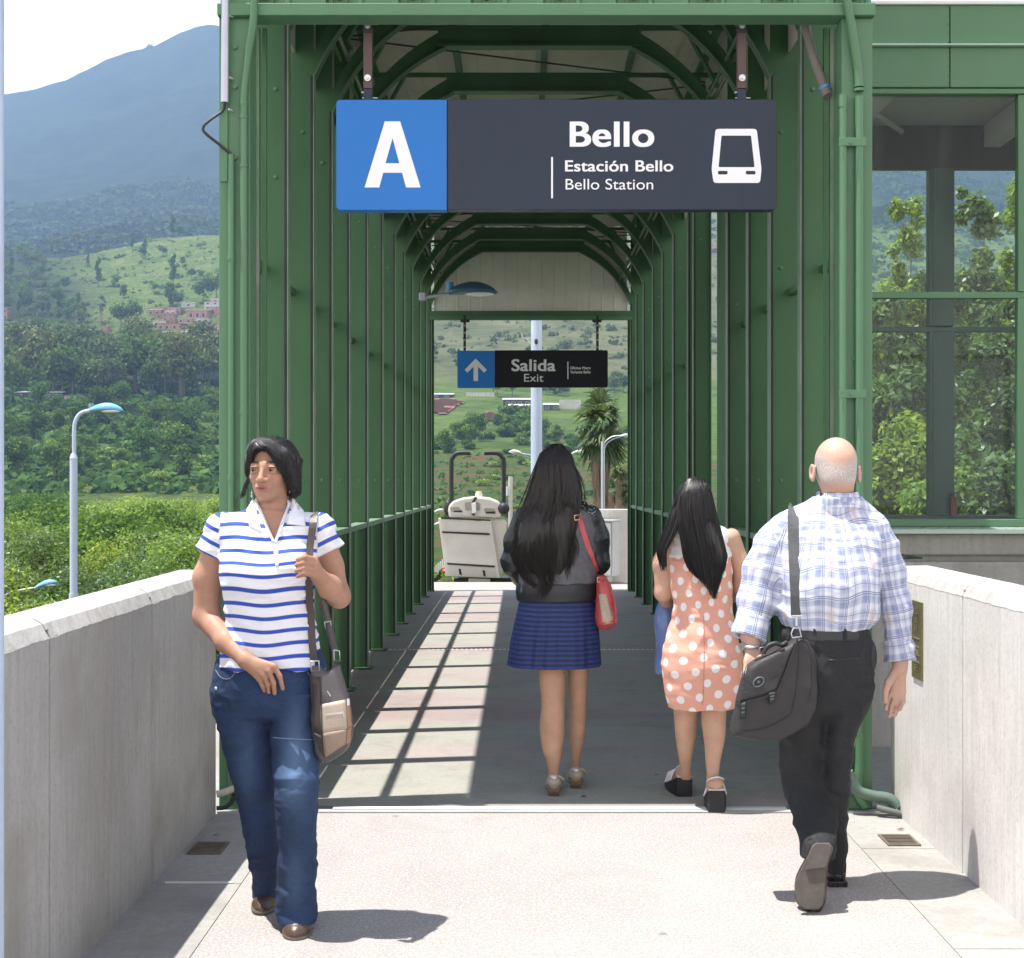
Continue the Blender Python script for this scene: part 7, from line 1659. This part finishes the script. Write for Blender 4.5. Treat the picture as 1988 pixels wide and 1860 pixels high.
# left hand holding the case edge
w_ = P(1460,1262,5.04)
for i, (K, Md, Tp) in enumerate((((1449,1285),(1447,1305),(1446,1322)), ((1456,1290),(1455,1312),(1456,1325)), ((1464,1292),(1464,1312),(1465,1322)), ((1471,1290),(1473,1306),(1474,1316)))):
    S.cone(w_, P(K[0],K[1],5.0), .021, .0125, .010, .7); finger(S, [P(K[0],K[1],5.0), P(Md[0],Md[1],4.985), P(Tp[0],Tp[1],5.0)], .0095)
S.chain([P(1470,1268,5.03), P(1480,1282,5.0), P(1484,1298,5.0)], [.016,.012,.009], .006)
S.chain([P(1560,1340,5.08), P(1562,1500,5.16), P(1585,1640,4.99)], [.07,.045,.03], .02); S.chain([P(1640,1340,5.08), P(1624,1500,5.10), P(1622,1690,5.20)], [.07,.045,.03], .02)
def hairf(V):
    v = V-HC4; top = v[:,2]-(-.0+.055*np.clip((-v[:,1])/.1, -1, 1)*0+.050*(np.abs(v[:,0])/.08)**1.6+.012); f = np.clip(-top/.035, 0, 1)*np.clip((v[:,2]+.075)/.02, 0, 1)*(v[:,1] < .04)*(np.abs(v[:,0]) < .079)
    return f*(.68+.25*vnoise3(V*60, 3))
S.build('body', SK4, w4, {'lip': Z0, 'brow': Z0, 'hair': hairf})
# shirt
S = SDF(axis(P(1410,0,Ym4).x, P(1785,0,Ym4).x, .005), axis(4.85, 5.36, .005), axis(zpy(1300,Ym4), zpy(935,Ym4), .005))
S.loft([R_(966,1580,1670,5.12,.098), R_(976,1562,1682,5.135,.106), R_(988,1534,1696,5.15,.112), R_(1006,1508,1711,5.15,.125), R_(1050,1503,1713,5.125,.140), R_(1100,1508,1708,5.09,.148), R_(1150,1513,1703,5.07,.145), R_(1190,1512,1704,5.08,.140), R_(1208,1516,1698,5.08,.132), R_(1222,1524,1684,5.08,.12)], .02)
S.chain([P(1526,1030,5.12), P(1502,1062,5.125), P(1482,1110,5.125), P(1473,1160,5.11), P(1460,1212,5.08)], [.060,.067,.069,.066,.057], .035); S.chain([P(1692,1030,5.12), P(1710,1064,5.13), P(1727,1110,5.14), P(1738,1172,5.13), P(1744,1240,5.11)], [.056,.055,.052,.050,.049], .035)
S.disp(folds(.010, 8, 120, (1, .8, 1.4))); S.disp(folds(.005, 20, 121, (1, 1, 1.5)))
cutlocal(S, P(1460,1224,5.08), (-.15, 0, -1), lambda q: q[:,0] < P(1503,0,5.08).x); cutlocal(S, P(1746,1262,5.10), (.1, 0, -1), lambda q: q[:,0] > P(1716,0,5.1).x)
m, nt, b, out = new_mat('blue_checked_shirt_cotton')
def band(nt, a, per, stops):
    f = math_(nt, 'FRACT', math_(nt, 'DIVIDE', a, per)); return ramp(nt, f, stops).outputs[0]
U_, V_ = attr(nt, 'u'), attr(nt, 'v')
wide = [(.0, 0), (.05, .55), (.24, .75), (.30, .15), (.50, .0), (.58, .32), (.80, .32), (.86, 0)]; thin = [(.30, 0), (.315, 1), (.335, 1), (.35, 0), (.37, 0), (.385, 1), (.405, 1), (.42, 0), (.68, 0), (.69, .8), (.71, .8), (.72, 0)]
bu = band(nt, U_, .072, wide); bv = band(nt, V_, .088, wide); tu = band(nt, U_, .072, thin); tv = band(nt, V_, .088, thin)
c = mix(nt, math_(nt, 'MULTIPLY', math_(nt, 'ADD', bu, bv), .55), (.66, .68, .76), (.085, .135, .32)); c = mix(nt, math_(nt, 'MULTIPLY', math_(nt, 'MAXIMUM', tu, tv), .75), c, (.055, .085, .21))
pk = math_(nt, 'MULTIPLY', band(nt, U_, .144, [(.72, 0), (.78, .5), (.9, .5), (.95, 0)]), band(nt, V_, .176, [(.6, 0), (.7, 1), (.9, 1), (.95, 0)])); c = mix(nt, pk, c, (.55, .42, .38))
nt.links.new(c, b.inputs['Base Color']); b.inputs['Roughness'].default_value = .85; bump(nt, b, noise(nt, coords(nt), 500, 2), .15, .002); CHECK = m
pA, pB = np.array(P(1500,1050,5.12)), np.array(P(1460,1212,5.08)); qA, qB = np.array(P(1706,1050,5.12)), np.array(P(1744,1240,5.11)); aL = (pB-pA)/np.linalg.norm(pB-pA); aR = (qB-qA)/np.linalg.norm(qB-qA)
def sleeve_uv(V):
    xa = P(1512,0,5.1).x; xb = P(1705,0,5.1).x; wob = .010*np.sin(V[:,2]*22+V[:,0]*9)+.006*np.sin(V[:,0]*40)
    u = np.arctan2(V[:,0]-P(1608,0,5.1).x, -(V[:,1]-5.13))*.17; v = V[:,2]+wob
    Lm = (V[:,0] < xa-.25*(V[:,2]-zpy(1086,5.1))*(V[:,2] > zpy(1086,5.1))) & (V[:,2] < zpy(1000,5.1)); Rm = (V[:,0] > xb+.06*(zpy(1086,5.1)-V[:,2])) & (V[:,2] < zpy(1010,5.1))
    for M_k, A, ax_ in ((Lm, pA, aL), (Rm, qA, aR)):
        r = V-A; t = r@ax_; side = np.cross(ax_, [0, 1, 0]); u = np.where(M_k, np.arctan2(r@side, -(r[:,1]))*.062+.02, u); v = np.where(M_k, t+.03, v)
    return u, v
sh4 = S.build('checked_shirt', CHECK, w4, {'u': lambda V: sleeve_uv(V)[0], 'v': lambda V: sleeve_uv(V)[1]})
def cuff(a, b_, r0, r1, seed):
    S = SDF(axis(min(a.x,b_.x)-r1-.05, max(a.x,b_.x)+r1+.05, .004), axis(min(a.y,b_.y)-r1-.05, max(a.y,b_.y)+r1+.05, .004), axis(min(a.z,b_.z)-.07, max(a.z,b_.z)+.07, .004))
    S.cone(a, b_, r0, r1, 0); n = (b_-a).normalized(); S.cut(a, -n); S.cut(b_, n); S.disp(folds(.008, 18, seed)); e = b_+n*.005; S.cone(a+n*.012, e+n*.03, r0*.62, r1*.75, 0, neg=True); return S.build('rolled_cuff', CHECK, w4, {'u': lambda V: sleeve_uv(V)[0]*1.3, 'v': lambda V: sleeve_uv(V)[1]})
cuff(P(1463,1200,5.085), P(1452,1238,5.065), .060, .066, 130); cuff(P(1744,1244,5.11), P(1748,1282,5.10), .053, .056, 131)
S = SDF(axis(P(1560,0,5.1).x, P(1690,0,5.1).x, .004), axis(4.95, 5.26, .004), axis(zpy(985,5.1), zpy(935,5.1), .004))
S.loft([R_(986,1568,1682,5.125,.102), R_(974,1576,1674,5.12,.094), R_(963,1585,1667,5.115,.086), R_(956,1588,1664,5.11,.081)], 0, 2); S.cone(P(1626,944,5.11), P(1626,970,5.11), .072, .072, 0, neg=True); S.disp(folds(.004, 14, 133), .02)
S.build('collar', CHECK, w4, {'u': lambda V: V[:,0], 'v': lambda V: V[:,2]*1.5})
# trousers
S = SDF(axis(P(1500,0,Ym4).x, P(1705,0,Ym4).x, .005), axis(4.84, 5.36, .005), axis(zpy(1705,5.2), zpy(1210,Ym4), .005))
S.loft([R_(1214,1520,1682,5.08,.122), R_(1245,1514,1687,5.08,.132), R_(1290,1510,1691,5.08,.138), R_(1335,1511,1690,5.085,.13), R_(1375,1514,1682,5.09,.11), R_(1392,1540,1660,5.09,.06)], .03)
S.loft(rowsY([(1330,1511,1606,5.09,.115),(1370,1512,1606,5.10,.108),(1411,1513,1602,5.115,.10),(1457,1515,1603,5.135,.09),(1500,1517,1610,5.15,.082),(1525,1521,1614,5.13,.080),(1548,1528,1619,5.10,.076),(1594,1542,1624,5.03,.068),(1630,1551,1622,4.97,.064),(1660,1558,1618,4.945,.055)]), .025)
S.loft(rowsY([(1330,1600,1690,5.08,.115),(1370,1600,1684,5.085,.105),(1411,1597,1661,5.09,.095),(1457,1597,1653,5.10,.088),(1503,1597,1647,5.10,.082),(1548,1596,1645,5.12,.074),(1594,1596,1642,5.14,.068),(1640,1598,1641,5.17,.066),(1690,1602,1638,5.19,.068)]), .025)
S.disp(folds(.014, 8, 140, (1, 1, 1.5))); S.disp(folds(.004, 24, 141, (1, 1, 1.3)))
TRO = M_('black_trouser_wool', (.014, .015, .018), .8, .15, 9, .15, 300); tr4 = S.build('trousers', TRO, w4); st4 = Surf([tr4, sh4])
S = SDF(axis(P(1508,0,Ym4).x, P(1695,0,Ym4).x, .0045), axis(4.9, 5.26, .0045), axis(zpy(1245,5.1), zpy(1208,5.1), .0045)); S.loft([R_(1216,1517,1681,5.08,.126), R_(1228,1516,1684,5.08,.131), R_(1237,1515,1686,5.08,.134)], 0); S.build('belt', LEATH, w4)
for x in (1582, 1642, 1530): ribbon(Surf([tr4]), [(x,1213),(x,1242)], 6, 'belt_loop', TRO, w4, .012, .004, 4.95, 3, 0)
patch(st4, [(1607,1281),(1670,1276),(1671,1279),(1608,1284)], 'back_pocket', LEATH, w4, .002, 8, 1, .002, 4.96)
MB().ell(tuple(P(1690,1275,5.06)), (.022,.04,.065), 14, 10).build('phone_pouch', LEATH, w4)
wt = thing('wristwatch', P(1458,1256,5.03), 'steel wristwatch on the left wrist of the man in the checked shirt', 'watch')
MB().tube([P(1444,1254,5.035), P(1450,1256,5.012), P(1460,1257,5.006), P(1470,1256,5.012), P(1476,1254,5.035), P(1470,1253,5.06), P(1455,1253,5.065), P(1444,1254,5.035)], .006, 8).build('bracelet', BOLT, wt); MB().tube([P(1443,1255,5.035), P(1439,1256,5.03)], .015, 12).build('case', BOLT, wt)
# shoes: the raised one shows its sole
S = SDF(axis(P(1535,0,4.9).x, P(1630,0,4.9).x, .004), axis(4.76, 5.06, .004), axis(0.0, .27, .004))
SR = [(1766,1562,1590),(1757,1550,1598),(1735,1544,1602),(1710,1545,1603),(1690,1553,1604),(1672,1563,1606),(1655,1571,1613),(1642,1576,1615),(1636,1582,1610)]
S.loft([R_(py, a, b_, 4.865+.03*(1766-py)/130, .055 if 1645 < py < 1750 else .042) for py, a, b_ in SR], 0, 2.4); S.cone(P(1590,1662,4.95), P(1594,1640,4.98), .038, .034, .03); S.disp(folds(.003, 30, 150), .02)
MSH = M_('black_shoe_leather', (.018, .017, .017), .3, .2, 9, .15, 60); S.build('shoe', MSH, w4)
SOLEM = M_('grey_brown_rubber_sole', (.085, .075, .065), .75, .25, 16, .5, 50, dirt=(.16,.14,.12), dirt_amt=.5)
mb = MB(); front = []; n = len(SR)
outl = [(b_, py) for py, a, b_ in SR]+[(a, py) for py, a, b_ in reversed(SR)]
def Yso(py): return 4.788+.042*(1766-py)/130
vs = [P(x, py, Yso(py)) for x, py in outl]+[P(x, py, Yso(py)+.014) for x, py in outl]; k = len(outl)
mb.add(vs, [tuple(range(k)), tuple(range(2*k-1, k-1, -1))]+[(i, i+k, (i+1) % k+k, (i+1) % k) for i in range(k)]); mb.build('sole', SOLEM, w4, bevel=.004)
hp = [(1563,1690),(1604,1684),(1614,1655),(1614,1643),(1608,1637),(1583,1637),(1576,1644),(1570,1660)]
vs = [P(x, py, Yso(py)-.012) for x, py in hp]+[P(x, py, Yso(py)-.001) for x, py in hp]; k = len(hp)
MB().add(vs, [tuple(range(k)), tuple(range(2*k-1, k-1, -1))]+[(i, i+k, (i+1) % k+k, (i+1) % k) for i in range(k)]).build('heel', SOLEM, w4, bevel=.003)
S = SDF(axis(P(1590,0,5.2).x-.02, P(1650,0,5.2).x+.02, .004), axis(5.08, 5.42, .004), axis(0, .12, .004)); cx = P(1620,0,5.18).x
S.ell((cx, 5.17, .04), (.038,.055,.040), .02).ell((cx+.005, 5.30, .03), (.046,.10,.034), .03).cone((cx, 5.18, .05), (cx, 5.19, .11), .036, .036, .02); S.cut((0,0,.012), (0,0,-1)); S.build('shoe', MSH, w4)
MB().box(cx-.036, cx+.036, 5.118, 5.19, .0, .022).build('heel', MSH, w4, bevel=.004); MB().box(cx-.040, cx+.044, 5.192, 5.385, .001, .012).build('sole', MSH, w4, bevel=.004)
# briefcase
bc = thing('briefcase', P(1500,1340,4.98), 'black nylon flap briefcase hanging from the man\'s grey shoulder strap', 'briefcase')
NYL = M_('black_nylon', (.030, .027, .029), .62, .18, 9, .3, 260); NYL2 = M_('black_binding', (.014, .018, .019), .5, .1, 9, .1)
def c5(x, y): return ((1780+x/2.448)/1.2877, (1080+y/2.448)/1.2877)
YF4, YK4 = 4.90, 5.04
def plate(pts, Ya, dY, name, m, par, bev=.006):
    if not isinstance(Ya, (list, tuple)): Ya = [Ya]*len(pts)
    a = [P(p[0], p[1], y) for p, y in zip(pts, Ya)]; d = Vector((0, dY, 0)); n = len(a)
    return MB().add(a+[p+d for p in a], [tuple(range(n)), tuple(range(2*n-1, n-1, -1))]+[(i, i+n, (i+1) % n+n, (i+1) % n) for i in range(n)]).build(name, m, par, bevel=bev)
FR = [c5(215,1410), c5(530,1262), c5(500,1480), c5(470,1640), (1505,1434), (1474,1433), c5(150,1840), (1420,1421), c5(150,1650)]
S = SDF(axis(P(1410,0,5).x, P(1590,0,5).x, .0045), axis(4.86, 5.12, .0045), axis(zpy(1445,4.95), zpy(1230,5), .0045))
X_, Y_, Z_ = [S.ax[q].reshape([-1 if i == q else 1 for i in range(3)]) for q in range(3)]
PXg = X0+X_*F/5.0; PYg = Y0-(Z_-EYE)*F/5.0
def poly_sd(pts):
    d = None
    for i in range(len(pts)):
        a = np.array(pts[i]); b_ = np.array(pts[(i+1) % len(pts)]); e = b_-a; nrm = np.array([e[1], -e[0]])/np.hypot(*e); q = (PXg-a[0])*nrm[0]+(PYg-a[1])*nrm[1]; d = q if d is None else np.maximum(d, q)
    return d*5.0/F
hull = [(1466,1277),(1545,1238),(1562,1240),(1576,1262),(1581,1330),(1577,1375),(1560,1402),(1508,1434),(1476,1434),(1420,1421),(1430,1360),(1447,1292)]
dxy = poly_sd(hull); dy_ = np.abs(Y_-(4.99+0*X_))-.062; S.d = (np.maximum(dxy+.012, dy_+.012)+0.0).astype(np.float32)
q0 = np.maximum(dxy+.016, 0); q1 = np.maximum(dy_+.016, 0); S.d = (np.sqrt(q0**2+q1**2)+np.minimum(np.maximum(dxy+.016, dy_+.016), 0)-.016).astype(np.float32)
S.disp(folds(.007, 12, 160), .03); bcb = S.build('case_body', NYL, bc); sc4 = Surf([bcb])
patch(sc4, [c5(215,1415), c5(525,1262), c5(395,1590), c5(150,1662)], 'flap', NYL, bc, .006, 10, 10, .008, 4.93)
sfl = Surf([bpy.data.objects[bc.children[-1].name]])
for pts in ([c5(150,1664), c5(230,1648), c5(330,1620), c5(398,1590), c5(440,1500), c5(480,1390), c5(526,1264)], [c5(545,1265), c5(590,1300), c5(612,1400), c5(612,1560), c5(590,1650)], [c5(540,1290), c5(530,1450), c5(515,1600), c5(490,1725)], [c5(150,1838), c5(330,1815), c5(480,1735)]):
    ribbon(sc4, pts, 2.6, 'binding', NYL2, bc, .012 if pts[0] == c5(150,1664) else .004, .004, 4.93, 5, 1)
ribbon(sfl, [c5(262,1402), c5(350,1365), c5(445,1328)], 3, 'zip', BOLT if False else NYL2, bc, .004, .003, 4.92); ribbon(sfl, [c5(214,1430), c5(204,1478)], 1.6, 'zip_pull', BOLT, bc, .006, .002, 4.92)
for q in ([(178,1662),(208,1652),(206,1752),(170,1760)], [(348,1600),(392,1590),(386,1655),(350,1668)]):
    o_ = patch(sc4, [c5(*p) for p in q], 'buckle', NYL2, bc, .014, 4, 4, .01, 4.92); 
    for t in (.35, .6): a, b2 = Vector(c5(*q[0])).lerp(Vector(c5(*q[3])), t), Vector(c5(*q[1])).lerp(Vector(c5(*q[2])), t); ribbon(sc4, [tuple(a.lerp(b2, .2)), tuple(a.lerp(b2, .8))], 2.4, 'buckle_bar', M_('grey_plastic', (.10,.12,.14), .35, .1, 9, 0), bc, .026, .003, 4.92, 2, 0)
a = sfl.at(*c5(285,1530), .004, 4.92); ring([a+Vector((.019*math.cos(t), 0, .016*math.sin(t)+.006*math.cos(t))) for t in [q*math.pi/6 for q in range(12)]], .0028, bc, M_('grey_badge', (.10,.12,.13), .4, .1, 9, 0), 'badge_ring'); MB().ell(tuple(a), (.008,.003,.007), 10, 6).build('badge', M_('grey_badge2', (.07,.09,.10), .4, .1, 9, 0), bc)
for k in range(4):
    o0, o1 = c5(192-k*7,1510+k*38), c5(228-k*7,1495+k*38); ribbon(sc4, [o0, o1], 1.2, 'quilt_line', NYL2, bc, .012, .002, 4.92, 3, 0); o0, o1 = c5(372+k*6,1510-k*40), c5(420+k*8,1490-k*40); ribbon(sc4, [o0, o1], 1.2, 'quilt_line', NYL2, bc, .012, .002, 4.92, 3, 0)
GST = M_('grey_webbing', (.085, .09, .095), .85, .2, 30, .5, 300, stretch=(1,1,.3))
ribbon(st4, [(1541,981),(1540,986),(1540,992),(1540,1012),(1541,1060),(1543,1110),(1545,1150),(1546,1194)], 21, 'strap', GST, bc, .010, .004, 4.95, 6, 5)
a = P(1546,1193,4.925); MB().tube([P(1537,1196,4.925), P(1556,1196,4.925)], .003, 8).tube([P(1546,1197,4.925), P(1546,1215,4.925)], .006, 8).build('clip', BOLT, bc)
ring([P(1540,1220,4.925), P(1551,1218,4.925), P(1556,1236,4.925), P(1538,1238,4.925), P(1536,1230,4.925)], .0025, bc, BOLT, 'd_ring'); ring([P(1475,1258,4.97), P(1483,1256,4.97), P(1486,1266,4.97), P(1476,1270,4.97)], .0022, bc, BOLT, 'd_ring')
MB().tube(smooth_path([P(1482,1268,4.95), P(1490,1255,4.95), P(1505,1249,4.95), P(1518,1252,4.95), P(1528,1246,4.95)]), .008, 8).build('handle', NYL2, bc)
